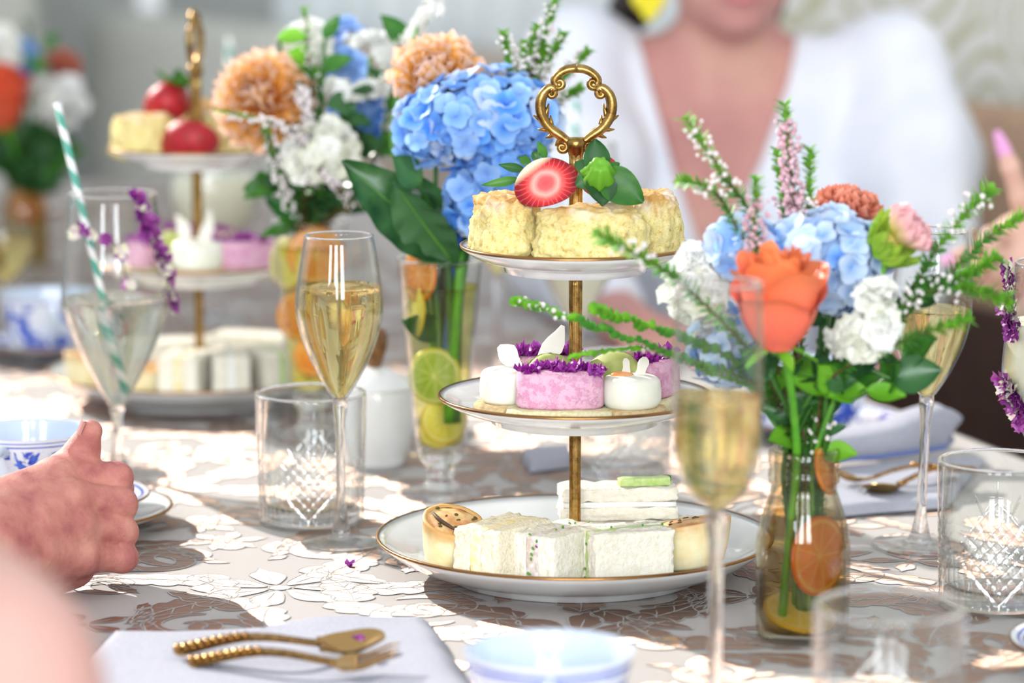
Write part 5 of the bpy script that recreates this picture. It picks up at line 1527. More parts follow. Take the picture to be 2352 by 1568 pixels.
# --- bouquet in the hydrangea vase
P = atY(1108, 290, 2.425)
hydrangea('bright blue hydrangea head spilling down beside the brass handle', P,
          [((.000, .006, .004), (.0560, .040, .0350), 150), ((.016, .000, -.032), (.034, .028, .026), 56), ((-.008, -.002, -.056), (.020, .019, .022), 30), ((-.044, .004, -.004), (.020, .026, .026), 26)],
          [('hyd_blue', 5), ('hyd_deep', 2), ('hyd_pale', 1.6)], [P + Vector((0, .0, -.02)), atY(1062, 520, 2.435), *V1s(.010, -.006, .006)], 5, 'stem_blue')
P = atY(1005, 195, 2.475)
dahlia('peach dahlia rising behind the bright blue hydrangea', P, (-.15, -.75, .65), .041, 60, 'dahlia', [P, atY(1000, 420, 2.47), *V1s(-.004, .006)], 1.5, 4)
t = leafy('broad dark green leaves hanging under the bright blue hydrangea', [*V1s(.004, .002)[::-1], atY(1010, 520, 2.44), atY(960, 420, 2.42)], 3, 'leaf_dark', 3)
P0 = Vector(V1s(.004, .002)[::-1][0])
blade(t, atY(1025, 590, 2.435), atY(812, 372, 2.405), .0240, 'leaf_dark', (-.4, -.7, .7), -.22, 0, P0)
blade(t, atY(1040, 600, 2.430), atY(900, 430, 2.400), .0210, 'leaf_dark', (-.5, -.85, .2), -.10, 0, P0)
blade(t, atY(1060, 610, 2.440), atY(950, 400, 2.43), .0190, 'leaf_dark', (.1, -.9, .2), -.15, 0, P0)
blade(t, atY(1050, 600, 2.445), atY(1085, 430, 2.445), .0120, 'leaf_dark', (.3, -.9, .1), -.1, 0, P0)
for i, (px, py, qx) in enumerate(((1158, 75, .008), (1275, 0, .012), (1292, 75, .012), (1352, 115, .016), (1232, 60, .010), (1335, 200, .014), (1205, 95, .009), (1255, 110, .012))):
    y = 2.46 + .008 * (i % 3)
    sprig(['short heather sprig tip beside the brass ring handle', 'tallest heather sprig above the brass ring handle', 'heather sprig with white buds above the ring handle', 'slanting heather sprig over the ring handle', 'heather sprig crowded behind the hydrangea top', 'low heather sprig end right beside the ring handle', 'short dense heather sprig over the hydrangea', 'dense heather sprig leaning against the ring handle'][i],
          [*V1s(qx * .5, .004)[::-1][1:], atY(1120 + 12 * i, 330, y), atY(1180 + (px - 1180) * .5, (py + 300) / 2, y), atY(px, py, y)], .0066, 'heather', (.62, .97), 'blossom_white', i + 40, 1.7, bln=.6, tipmat='sprig_green', group='heather sprigs')
for i, (a, b) in enumerate((((1080, 640), (1010, 980)), ((1052, 630), (1062, 940)), ((1090, 690), (1040, 985)), ((985, 640), (1030, 900)))):
    pass
for i, (x0, x1, mt) in enumerate(((.016, .006, 'stem_bright'), (.006, .012, 'stem_dark'), (.020, -.002, 'stem'), (-.006, .004, 'stem_dark'), (.011, .009, 'stem'), (.0145, .011, 'stem_dark'), (.002, .010, 'stem_bright'), (.018, .006, 'stem_dark'))):
    tg_ = thing('cut_stem', ['bright green stem against the glass of the hydrangea vase', 'dark stem in the middle of the hydrangea vase', 'slanting green stem in the hydrangea vase', 'dark slanting stem behind the lime slice', 'green stem beside the lemon slice of the hydrangea vase', 'dark stem crowding the far side of the hydrangea vase', 'bright stem behind the others in the hydrangea vase', 'dark stem at the back of the hydrangea vase'][i], 'stem', V1, group='stems in the hydrangea vase')
    stem(tg_, V1, [V1 + Vector((x0, -.010 + .0028 * i, .190)), V1 + Vector(((x0 + x1) / 2, -.009 + .0026 * i, .12)), V1 + Vector((x1, -.007 + .002 * i, .058))], .0041, mt)
P = atY(960, 60, 2.60)
cluster('stock', 'white flower spike standing high between the two tall bouquets', P, path_spots([(-.012, 0, -.014), (.002, 0, -.002), (.010, 0, .012), (.014, 0, .026)], 16, .0045, 3), 'petal_chalk', [P, atY(930, 160, 2.58), atY(900, 330, 2.56), *V1s(-.014, .014)], 'flower', 8, .55, 'stem', 'white flower spikes')

# --- bouquet with the big peach dahlia
P = atY(606, 232, 2.655)
dahlia('large round peach dahlia beside the farther cake stand', P, (-.25, -.85, .35), .044, 78, 'dahlia', [P, atY(660, 420, 2.67), *V2s(-.008, -.004)], 1.95, 7)
P = atY(735, 350, 2.62)
cluster('stock', 'cream-white ruffled stock in front, below the small blue blossoms', P, [((px - 735) / 7500 * 2.66, dy, -(py - 350) / 7500 * 2.66) for px, py, dy in ((665, 350, 0), (690, 390, -.006), (700, 330, .004), (730, 300, .006), (765, 295, .004), (795, 320, .006), (760, 340, -.010), (725, 350, -.012), (800, 355, -.004), (740, 385, -.008), (780, 375, -.008), (680, 370, -.008), (750, 310, -.002), (710, 395, .002))], 'petal_white', [P, atY(735, 450, 2.66), *V2s(.004, -.006)], 'flower', 9, 1.05, 'stem', 'white stocks')
P = atY(792, 105, 2.70)
cluster('delphinium', 'pale blue delphinium topping the peach dahlia bouquet', P, [((px - 792) / 7500 * 2.74, dy, -(py - 105) / 7500 * 2.74) for px, py, dy in ((792, 62, 0), (810, 72, .004), (778, 82, .004), (770, 120, 0), (800, 130, -.006), (785, 150, -.006), (815, 150, .002), (770, 160, .004), (800, 165, -.004))], 'delph', [P, atY(785, 300, 2.70), *V2s(.006, .004)], 'flower', 11, 1.05, 'stem', 'blue delphiniums')
P = atY(830, 265, 2.715)
hydrangea('small deep blue hydrangea half hidden under white flower sprays', P, [((0, 0, 0), (.024, .022, .026), 40)], [('hyd_deep', 3), ('delph', 1)], [P, atY(800, 420, 2.70), *V2s(.010, .006)], 15, 'stem_dark')
P = atY(815, 195, 2.655)
cluster('stock', 'white flower spray lying flat across the peach dahlia bouquet', P, path_spots([(-.022, 0, -.004), (-.006, -.002, -.003), (.012, 0, -.002), (.028, 0, -.001)], 20, .004, 5), 'petal_chalk', [P, atY(800, 330, 2.67), *V2s(.002, .008)], 'flower', 13, .62, 'stem', 'white flower spikes')
P = atY(850, 130, 2.69)
cluster('stock', 'white flower spray arching over beside the blue delphinium', P, path_spots([(-.010, 0, .012), (.004, 0, .014), (.012, 0, .002), (.015, 0, -.012), (.018, 0, -.022)], 22, .004, 6), 'petal_chalk', [P, atY(830, 330, 2.70), *V2s(.012, .006)], 'flower', 14, .66, 'stem', 'white flower spikes')
P = atY(702, 90, 2.72)
cluster('stock', 'white stock at the back of the peach dahlia bouquet', P, blob_spots(12, .018, .012, .012, 7), 'petal_white', [P, atY(715, 300, 2.71), *V2s(0, .01)], 'flower', 16, .8, 'stem', 'white stocks')
P = atY(738, 115, 2.69)
cluster('stock', 'bluish white bud cluster next to the delphinium', P, blob_spots(7, .007, .007, .012, 8), 'petal_chalk', [P, atY(735, 300, 2.70), *V2s(.002, .002)], 'flower', 17, .75, 'stem', 'white stocks')
sprig('white-budded twig reaching sideways across the peach dahlia', [*V2s(-.004, -.01)[::-1][1:], atY(700, 400, 2.635), atY(690, 320, 2.60), atY(620, 280, 2.575), atY(492, 252, 2.565)], .0050, 'heather', (.55, .95), 'blossom_white', 51, 1.1, bln=.8, tipmat='sprig_green', group='heather sprigs', blr=.0019)
sprig('heather twig pointing straight up above the peach dahlia', [*V2s(0, 0)[::-1][1:], atY(718, 330, 2.66), atY(712, 150, 2.655), atY(700, 20, 2.66)], .0055, 'heather', (.6, .95), 'blossom_white', 52, 1.3, bln=.5, tipmat='sprig_green', group='heather sprigs')
sprig('heather twig with white blossoms left of the small blue hydrangea', [*V2s(.002, .002)[::-1][1:], atY(730, 400, 2.65), atY(705, 280, 2.635), atY(690, 190, 2.63)], .0060, 'heather', (.4, .98), 'blossom_white', 53, 1.6, bln=1.0, group='heather sprigs', blr=.0022)
sprig('heather twig between the two tall bouquets', [*V2s(.012, 0)[::-1][1:], atY(840, 420, 2.67), atY(890, 300, 2.68), atY(900, 110, 2.70)], .0058, 'heather', (.5, .98), 'blossom_white', 54, 1.5, bln=.9, group='heather sprigs', blr=.002)
sprig('heather twig drooping beside the cream-white stock', [*V2s(.010, -.004)[::-1][1:], atY(800, 470, 2.63), atY(770, 425, 2.60), atY(735, 392, 2.595)], .0050, 'heather', (.5, .98), 'blossom_white', 55, 1.5, bln=.6, group='heather sprigs')
sprig('white-flowered twig hanging under the peach dahlia', [*V2s(-.010, -.004)[::-1][1:], atY(660, 470, 2.65), atY(640, 400, 2.63), atY(610, 300, 2.60)], .0060, 'sprig_deep', (.3, .95), 'blossom_white', 56, 1.2, bln=.8, group='heather sprigs', blr=.002)
for i, (pts, mt) in enumerate((((690, 470, 640, 420, 612, 455), 'leaf'), ((740, 470, 740, 440, 760, 455), 'leaf_dark'), ((700, 460, 670, 440, 655, 420), 'leaf_dark'), ((760, 470, 780, 440, 790, 420), 'leaf_dark'), ((735, 330, 740, 200, 745, 90), 'leaf'), ((770, 340, 790, 250, 820, 230), 'leaf_dark'), ((690, 340, 660, 180, 640, 90), 'leaf_bright'), ((860, 360, 900, 200, 930, 100), 'leaf'), ((705, 360, 706, 270, 694, 200), 'leaf_dark'), ((770, 380, 790, 320, 830, 340), 'leaf_dark'))):
    leafy(['leafy stem spilling low in front of the dahlia vase', 'dark leaves filling the mouth of the dahlia vase', 'dark leaves just under the peach dahlia', 'dark leaves under the cream-white stock', 'green leaves behind the bluish bud cluster', 'dark leaves around the small blue hydrangea', 'bright leaf tips above the peach dahlia', 'green leaves under the high white flower spike', 'dark leaves right behind the peach dahlia', 'dark leaves below the flat white flower spray'][i],
          [*V2s(.003 * (i - 4), .002 * (i % 3))[::-1][1:], atY(pts[0], pts[1], 2.67), atY(pts[2], pts[3], 2.67 - .01 * (i % 3)), atY(pts[4], pts[5], 2.66)], 9 if i < 6 else 6, mt, 60 + i, (.006, .011), (.022, .036))

# --- bouquet in the milk bottle
P = atY(1788, 690, 1.945)
rose('coral rose in full front of the milk-bottle bouquet', P, .0235, .058, [P + Vector((0, 0, -.03)), atY(1812, 860, 1.965), V3 + Vector((-.006, -.014, .118)), V3 + Vector((-.010, -.014, .07)), V3 + Vector((-.014, -.010, .010))])
P = atY(1905, 585, 2.015)
hydrangea('pale blue hydrangea behind the coral rose', P, [((.000, 0, .002), (.037, .030, .022), 70), ((-.052, .004, .004), (.022, .022, .017), 28), ((-.020, .008, -.004), (.026, .022, .018), 26), ((.002, -.008, -.020), (.024, .018, .014), 22)], [('hyd_pale', 5), ('hyd_blue', 1.2)], [P, atY(1880, 850, 2.01), *V3s(.004, .004)], 25, 'stem_dark', 'hyd_blue', 1.0)
P = atY(1672, 800, 2.03)
hydrangea('pale blue hydrangea cluster low behind the tall champagne flute', P, [((0, 0, 0), (.023, .018, .022), 42)], [('hyd_pale', 4), ('hyd_blue', 2)], [P, atY(1760, 930, 2.02), *V3s(-.006, .004)], 27, 'stem_dark', 'hyd_blue', .85)
P = atY(1600, 650, 2.02)
cluster('stock', 'white stock at the outer edge of the rose bouquet, by the scone plate', P, [((px - 1600) / 7500 * 2.07, dy, -(py - 650) / 7500 * 2.07) for px, py, dy in ((1560, 620, 0), (1590, 595, .004), (1545, 670, 0), (1575, 650, -.008), (1610, 640, -.006), (1625, 615, 0), (1560, 700, .004), (1600, 680, -.004), (1635, 660, -.006), (1590, 720, .002), (1640, 705, .002), (1660, 650, .006), (1605, 585, .006), (1650, 740, .004), (1620, 760, .002))], 'petal_white', [P, atY(1700, 850, 2.02), *V3s(-.008, .002)], 'flower', 19, .95, 'stem', 'white stocks')
P = atY(1985, 740, 1.965)
cluster('stock', 'cream-white stock beside the coral rose, over the dark leaves', P, [((px - 1985) / 7500 * 2.02, dy, -(py - 740) / 7500 * 2.02) for px, py, dy in ((2010, 665, 0), (2030, 690, .002), (1995, 690, -.004), (1935, 775, -.004), (1960, 790, -.006), (1920, 790, 0), (1985, 760, -.006), (2040, 740, -.004), (2020, 760, -.008), (2045, 770, 0), (2000, 790, -.006), (1950, 760, .002), (1975, 735, .002), (2030, 720, -.002))], 'petal_white', [P, atY(1930, 880, 1.985), *V3s(.006, -.004)], 'flower', 21, .95, 'stem', 'white stocks')
P = atY(2045, 560, 1.99)
dahlia('half-open blush dahlia bud with green sepals', P, (.75, -.25, .62), .026, 60, 'dahlia_pink', [P, atY(2000, 720, 2.0), atY(1930, 880, 2.0), *V3s(.008, .002)], .95, 9, 'stem', 'dahlias', calyx=True)
P = atY(1940, 505, 2.06)
dahlia('rust dahlia just peeking over the pale blue hydrangea', P, (.05, -.2, 1), .026, 60, 'dahlia_rust', [P, atY(1920, 700, 2.04), *V3s(.002, .008)], 1.5, 10)
def s3(label, pts, Y, **k):
    k = dict(dict(Ll=.0075, leafmat='sprig_deep', tipmat='sprig_green', bl=(.72, .96), blmat='blossom_white', group='thryptomene sprigs'), **k)
    Ll, lm = k.pop('Ll'), k.pop('leafmat'); dx = k.pop('dx', 0.0)
    sprig(label, [*V3s(dx, .002)[::-1][1:], *[atY(a, b, y) for (a, b), y in zip(pts, Y)]], Ll, lm, **k)
s3('tall leafy sprig with white buds, leaning over the rose bouquet towards the scones', [(1790, 760), (1730, 510), (1660, 400), (1575, 268)], (2.0, 2.0, 1.99, 1.985), seed=71, dx=-.004)
s3('tallest pink-flowered sprig standing up from the rose bouquet', [(1830, 760), (1832, 540), (1815, 380), (1800, 236)], (2.02, 2.02, 2.02, 2.02), seed=72, bl=(.58, .93), blmat='blossom_pink', bln=2.2, leafmat='heather', blr=.0021, dx=0)
s3('short green sprig beside the tallest pink-flowered one', [(1840, 760), (1850, 560), (1858, 460), (1862, 340)], (2.03, 2.025, 2.02, 2.02), seed=73, bl=(.6, .8), dx=.002)
s3('short green sprig on the scone side of the pink-flowered one', [(1820, 760), (1812, 560), (1800, 460), (1785, 345)], (2.03, 2.03, 2.03, 2.03), seed=82, bl=(.6, .8), blmat='blossom_pink', dx=.001)
s3('curved leafy sprig ending in bright leaves over the white blouse', [(1790, 770), (1700, 540), (1640, 440), (1562, 412)], (2.0, 2.0, 1.995, 1.99), seed=74, bl=(.8, .88), dx=-.006)
s3('small pink-tipped sprig in front of the pale hydrangea', [(1770, 780), (1745, 640), (1735, 520), (1738, 410)], (1.99, 1.975, 1.97, 1.97), seed=75, bl=(.7, .9), blmat='blossom_pink', bln=1.6, dx=-.003)
s3('leafy sprig reaching out towards the pointing hand', [(1900, 850), (2060, 720), (2160, 560), (2275, 430)], (2.0, 1.99, 1.985, 1.98), seed=76, bl=(.80, .96), Ll=.0095, dx=.008)
s3('leafy sprig stretching far sideways past the back flute', [(1910, 870), (2080, 700), (2200, 660), (2318, 690)], (1.99, 1.97, 1.96, 1.95), seed=77, bl=(.5, .8), Ll=.0095, dx=.009)
s3('leafy sprig rising sideways behind the back flute', [(1910, 870), (2090, 680), (2200, 640), (2290, 590)], (2.0, 1.99, 1.985, 1.98), seed=78, bl=(.5, .7), Ll=.0095, dx=.009)
s3('dark leafy sprig in the upper corner by the pointing hand', [(1930, 880), (2150, 660), (2290, 530), (2400, 470)], (2.0, 2.0, 2.0, 2.0), seed=83, bl=(.2, .3), Ll=.0095, dx=.009)
s3('leafy sprig crossing in front of the broad scone', [(1760, 860), (1620, 700), (1510, 610), (1372, 535)], (1.99, 1.96, 1.945, 1.93), seed=79, bl=(.80, .93), Ll=.0085, dx=-.008)
s3('long fern-like sprig crossing the pole above the petits fours', [(1760, 900), (1600, 830), (1430, 770), (1300, 725), (1185, 690)], (2.0, 2.01, 2.03, 2.05, 2.06), seed=80, bl=(.80, .98), Ll=.0105, side=.9, lw=.27, dens=.48, spread=1.4, dx=-.008, blmat='blossom_white', bln=2.0)
s3('broad fern-like sprig above the round white cake', [(1760, 890), (1640, 800), (1500, 750), (1370, 712)], (2.0, 2.01, 2.02, 2.03), seed=81, bl=(.1, .2), Ll=.0125, side=.9, lw=.27, dens=.48, spread=1.4, dx=-.008)
s3('fern-like sprig resting low over the macarons', [(1760, 910), (1620, 850), (1480, 800), (1310, 815)], (2.0, 2.01, 2.04, 2.06), seed=84, bl=(.6, .8), Ll=.0065, side=.7, lw=.24, dens=.8, dx=-.008, blmat='blossom_pink')
s3('leafy sprig drooping across the back flute bowl', [(1900, 880), (2040, 800), (2140, 760), (2225, 730)], (1.985, 1.96, 1.95, 1.95), seed=85, bl=(.2, .3), Ll=.0085, dx=.008)
for i, (pts, mt) in enumerate((((1880, 880, 1960, 840, 2050, 870), 'leaf_dark'), ((1890, 900, 1990, 900, 2080, 830), 'leaf'), ((1830, 870, 1830, 840, 1850, 860), 'leaf_bright'), ((1780, 880, 1760, 860, 1745, 840), 'leaf_dark'), ((1900, 870, 2010, 800, 2090, 700), 'leaf_dark'), ((1870, 860, 1900, 740, 1900, 690), 'leaf_dark'), ((1900, 900, 1940, 920, 1990, 900), 'leaf_bright'))):
    leafy(['dark leaves below the cream-white stock of the rose bouquet', 'green leaves hanging over the rolled napkin', 'bright leaf beside the stem of the coral rose', 'dark leaves behind the tall flute, near the bottle neck', 'dark leaves under the blush dahlia bud', 'dark leaves between rose and pale hydrangea', 'bright small leaves above the rolled napkin'][i],
          [*V3s(.004 * (i - 3), .003 * (i % 2))[::-1][1:], *[atY(pts[2 * j], pts[2 * j + 1], 1.985 + .01 * (i % 3)) for j in range(3)]], (8, 8, 5, 6, 7, 5, 9)[i], mt, 90 + i, (.005, .0095) if i not in (0, 1) else (.008, .014), (.018, .032), sr=.0018)
for i, (x0, x1, y0, mt) in enumerate(((.006, .004, .004, 'stem_dark'), (.012, .008, .002, 'stem_dark'), (.000, -.004, .006, 'stem'))):
    tg_ = thing('cut_stem', ['dark stem in the middle of the milk bottle', 'dark stem by the orange slice in the milk bottle', 'green stem behind the rose stem in the milk bottle'][i], 'stem', V3, group='stems in the milk bottle')
    stem(tg_, V3, [V3 + Vector((x0 * 1.4, y0, .150)), V3 + Vector((x0, y0, .11)), V3 + Vector((x1, y0, .05)), V3 + Vector((x1 * .8, y0 * .5, .009))], .0028, mt)

# --- far bouquet
P = atY(8, 225, 3.76)
rose('blurred red-orange rose of the far bouquet, cut by the picture edge', P, .026, .070, [P, atY(40, 380, 3.78), *V4s(-.004, 0)], 'rose_red', seed=5)
P = atY(0, 112, 3.78)
cluster('stock', 'blurred cream-white stock above the red-orange rose', P, blob_spots(18, .022, .016, .026, 12), 'petal_white', [P, atY(40, 380, 3.80), *V4s(-.002, .004)], 'flower', 22, 1.0, 'stem', 'white stocks')
P = atY(46, 135, 3.80)
hydrangea('blurred small blue hydrangea of the far bouquet', P, [((0, 0, 0), (.016, .016, .022), 26)], [('hyd_deep', 3), ('delph', 1)], [P, atY(60, 380, 3.80), *V4s(0, 0)], 29)
P = atY(130, 232, 3.76)
cluster('stock', 'blurred white stock drooping in front of the striped straw tip', P, [((px - 130) / 7500 * 3.8, dy, -(py - 232) / 7500 * 3.8) for px, py, dy in ((100, 195, 0), (130, 200, 0), (150, 225, -.005), (120, 240, -.008), (140, 260, -.005), (110, 265, 0), (155, 195, .004), (75, 205, .006), (185, 240, .006), (150, 280, .002), (128, 220, -.01), (165, 215, 0))], 'petal_chalk', [P, atY(110, 380, 3.79), *V4s(.006, -.004)], 'flower', 24, 1.25, 'stem', 'white stocks')
P = atY(143, 158, 3.80)
dahlia('blurred small orange dahlia of the far bouquet', P, (.3, -.6, .6), .024, 50, 'dahlia_rust', [P, atY(110, 380, 3.8), *V4s(.008, .004)], 1.5, 12)
for i, (pts, mt) in enumerate((((60, 400, 90, 330, 110, 330), 'leaf_dark'), ((50, 420, 40, 340, 60, 300), 'leaf_dark'), ((70, 420, 110, 390, 140, 360), 'leaf'), ((60, 380, 70, 200, 65, 60), 'leaf'), ((70, 380, 100, 200, 105, 110), 'leaf'), ((50, 430, 60, 400, 90, 420), 'leaf_dark'))):
    leafy(['dark leaves in the middle of the far bouquet', 'dark leaves under the far red-orange rose', 'broad green leaves low on the far bouquet', 'leafy tip highest in the far bouquet', 'leafy tip beside the small orange dahlia', 'dark leaves at the mouth of the far bottle'][i],
          [*V4s(.003 * (i - 3), .002 * i)[::-1][1:], *[atY(pts[2 * j], pts[2 * j + 1], 3.79 - .01 * (i % 3)) for j in range(3)]], 11 if i not in (3, 4) else 7, mt, 120 + i, (.010, .018) if i not in (3, 4) else (.006, .010), (.035, .055) if i not in (3, 4) else (.02, .03))
# ------------------------------------------------------------------ china
def atZ(px, py, z=0.0):
    d = ray(px, py); t = (z - CAM_H) / d.z
    return Vector((d.x * t, d.y * t, z))
def cup_meshes(mat, k=1.0):
    out = smooth_prof([(.0225, .004), (.030, .009), (.0375, .022), (.0425, .038), (.0450, .050), (.0468, .0585)], 20)
    out = [(r * k, z) for r, z in out]
    inn = [(r - .0016, z + .0016) for r, z in out][::-1]; inn[0] = (out[-1][0] - .0013, .0586)
    a = MB().lathe([(0, .001), (.0205 * k, .001), (.0210 * k, 0), (.0225 * k, 0), (.0225 * k, .004)] + out, 64)
    a.lathe(out[-1:] + inn + [(0, .0056)], 64, 1)
    body = a.mesh('body', [M[mat], M['china_inside']])
    P = spline([(.0415 * k, 0, .048), (.056 * k, 0, .052), (.066 * k, 0, .044), (.062 * k, 0, .029), (.048 * k, 0, .019), (.036 * k, 0, .018)], 24)
    hd = MB().tube(P, [.0034] * 24, 10, flat=1.2).mesh('handle', M['china_inside'])
    return body, hd
CUP = cup_meshes('china'); CUPB = cup_meshes('china_band', .97)
sa = MB().lathe([(0, .002), (.028, .002), (.029, 0), (.032, 0), (.033, .003), (.050, .0075), (.066, .0125), (.0735, .0155), (.0740, .0163), (.0732, .0168), (.066, .0145), (.050, .0095), (.034, .0055), (.026, .0046), (0, .0046)], 64)
me_saucer = sa.mesh('saucer', M['china_saucer'])
me_foil = MB().lathe([(.0728, .0164), (.0736, .0172), (.0744, .0164), (.0742, .0154)], 64).mesh('gold_rim', M['gold_rim'])
def saucer(label, loc):
    t = thing('saucer', label, 'saucer', loc, group='blue and white saucers'); put('dish', me_saucer, t); put('gold_rim', me_foil, t); return t
def cup(label, loc, rz, ms=CUP):
    t = thing('teacup', label, 'teacup', loc, (0, 0, rz), 'blue and white teacups'); put('body', ms[0], t); put('handle', ms[1], t); return t
C1 = Vector((xat(112, 2.335), 2.335, 0))
pl = plate_meshes(.090, .016, .055)
sp = thing('side_plate', 'white side plate with gilded rim beneath the saucer by the fist', 'plate', C1); put('dish', pl[0], sp); put('gold_rim', pl[1], sp)
saucer('blue and white saucer under the cup beside the fist', C1 + Vector((0, 0, .0090)))
cup('blue and white flowered teacup just behind the fist', C1 + Vector((-.013, 0, .0142)), R(-104))
C2 = Vector((xat(112, 3.12), 3.12, 0))
saucer('blurred blue and white saucer near the far bouquet', C2); cup('blurred blue and white teacup near the far bouquet', C2 + Vector((0, 0, .0048)), R(-75))
C3 = Vector((xat(1262, 1.69, .06), 1.69, 0))
saucer('blue and white saucer under the cup at the near table edge', C3); cup('white teacup with a blue band at the near table edge', C3 + Vector((0, 0, .0135)), R(-90), CUPB)
saucer('blue and white saucer cut by the picture edge, beyond the near tumbler', Vector((xat(2600, 1.93), 1.93, 0)))
C5 = Vector((xat(1880, 2.70), 2.70, 0))
saucer('blue and white saucer behind the milk bottle, next to the rolled napkin', C5); cup('blue and white teacup hidden behind the milk-bottle bouquet', C5 + Vector((0, 0, .0048)), R(200), CUPB)
# sugar pot
sg = thing('sugar_pot', 'round white lidded sugar pot behind the tulip champagne flute', 'sugar pot', (xat(862, 2.57), 2.57, 0))
MB().lathe([(0, .001), (.021, .001), (.0225, 0), (.0240, 0), (.0245, .006)] + smooth_prof([(.0250, .008), (.0300, .022), (.0325, .040), (.0325, .056), (.0315, .064)], 14) + [(.0300, .064), (.0300, .050), (0, .048)], 56).build('body', M['porcelain'], sg)
ld = MB().lathe([(0, .062), (.0322, .0632), (.0326, .0645), (.0310, .0662), (.0240, .0720), (.0120, .0775), (.0050, .0795), (0, .0800)], 56).build('lid', M['porcelain'], sg)
MB().lathe([(0, .078), (.0045, .079), (.0065, .084), (.0098, .094), (.0105, .103), (.0080, .110), (0, .112)], 28, rfun=lambda a, z: 1 + .04 * math.sin(9 * a)).build('knob', M['wood_knob'], ld, label='ridged brown knob')

# ------------------------------------------------------------------ napkins
def cloth_quad(A, B, C, D, th, waves, n=48):
    "thick soft cloth over the four table points A B C D (in order round)"
    m = MB()
    def top(u, v):
        p = (A * (1 - u) + B * u) * (1 - v) + (D * (1 - u) + C * u) * v
        e = min(1, min(u, 1 - u, v, 1 - v) * 16); e = math.sin(e * PI / 2)
        z = th * (.25 + .75 * e) + waves * (mn.noise(Vector((p.x * 16, p.y * 16, 1))) * .7 + .5 * math.sin(p.x * 40 + p.y * 25)) * e
        wob = Vector((mn.noise(p * 22), mn.noise(p * 22 + Vector((5, 5, 5))), 0)) * .003
        return p + wob + Vector((0, 0, max(.0012, z)))
    m.sheet(top, n, n)
    def bot(u, v):
        p = top(1 - u, v); return Vector((p.x, p.y, .0006))
    m.sheet(bot, n, n)
    return m
g = lambda px, py: atZ(px, py, 0.0)
m = cloth_quad(g(238, 1482), g(985, 1436), g(1120, 1640), g(60, 1720), .011, .0048)
tag(m.build('napkin', M['napkin']), 'pale grey linen napkin spread under the crossed gold fork and spoon', 'napkin', 'linen napkins')
m = cloth_quad(g(1890, 1092), g(2262, 1062), g(2175, 1172), g(1880, 1196), .009, .0015)
tag(m.build('napkin', M['napkin']), 'flat folded linen napkin with gold cutlery beneath the rolled one', 'napkin', 'linen napkins')
m = cloth_quad(g(1195, 1048), g(1305, 1038), g(1318, 1078), g(1215, 1090), .008, .0008, 20)
tag(m.build('napkin', M['napkin']), 'small white folded napkin left of the blurred tumbler behind the pole', 'napkin', 'linen napkins')
rl = thing('rolled_napkin', 'puffed rolled linen napkin with blue border behind the back flute', 'napkin', group='linen napkins')
A, B = atZ(1868, 1078, .009), atZ(2215, 1046, .009)
m = MB(); ax = (B - A); axn = ax.normalized(); pn = Vector((-axn.y, axn.x, 0))
def roll(u, v):
    h = .016 + .022 * u ** 1.2 + .002 * math.sin(9 * u); d = .050 - .008 * u; a = 2 * PI * v
    ca, sa = math.cos(a), math.sin(a)
    y = d * .5 * math.copysign(abs(ca) ** .7, ca); z = h * .5 * math.copysign(abs(sa) ** .8, sa)
    end = 1 - .35 * max(0, (u - .9) / .1) ** 2 - .25 * max(0, (.06 - u) / .06) ** 2
    p = A + ax * u + pn * (.026 + y * end) + axn * (.006 * math.sin(3 * a) * (u > .93))
    return (p.x + .0015 * mn.noise(p * 60), p.y, .0105 + h * .5 + z * end + .0012 * mn.noise(p * 45))
m.sheet(lambda u, v: roll(u, v), 50, 33)
c0 = len(m.V); m.V.append(tuple(sum((Vector(q) for q in m.V[49 * 33:50 * 33]), Vector()) / 33)); m.V.append(tuple(sum((Vector(q) for q in m.V[0:33]), Vector()) / 33))
for j in range(32):
    m.F.append((49 * 33 + j, c0, 49 * 33 + j + 1)); m.F.append((j + 1, c0 + 1, j)); m.MI += [0, 0]
m.build('cloth', M['napkin'], rl)
m = MB(); m.tube([Vector(roll(u, .60)) + Vector((0, 0, -.001)) for u in [i / 20 for i in range(21)]], .0022, 6); m.build('border', M['napkin_edge'], rl)

# ------------------------------------------------------------------ gold cutlery
def flatware(m, L, wfun, zfun, cup=None, th=.0016, n=60, x0=0.0, x1=1.0):
    def f(u, v, o):
        t = x0 + (x1 - x0) * u; s = 2 * v - 1
        return (L * t, s * wfun(t), zfun(t) + (cup(t) * s * s if cup else 0) + o)
    m.sheet(lambda u, v: f(u, v, th), n, 9); m.sheet(lambda u, v: f(u, 1 - v, 0), n, 9)
    b = len(m.V)
    E = [f(i / (n - 1), 0, 0) for i in range(n)] + [f(1 - i / (n - 1), 1, 0) for i in range(n)]
    T = [f(i / (n - 1), 0, th) for i in range(n)] + [f(1 - i / (n - 1), 1, th) for i in range(n)]
    k = len(E); m.add(E + T, [(i, (i + 1) % k, k + (i + 1) % k, k + i) for i in range(k)])
hw = lambda t: math.sqrt(min(1, t / .035 + .02)) * .0068 * (1 - .50 * min(1, t / .34)) if t < .34 else (.0034 - .0010 * min(1, (t - .34) / .3))
def ss(a, b, t): q = max(0, min(1, (t - a) / (b - a))); return q * q * (3 - 2 * q)
def orn(parent, L, zf):
    for i in range(10):
        t = .02 + .035 * i; m = MB(); m.ball((L * t, 0, zf(t) + .0030), (.0028, hw(t) * .80, .0020), 8, 5); m.build('relief', M['gold_cutlery'], parent)
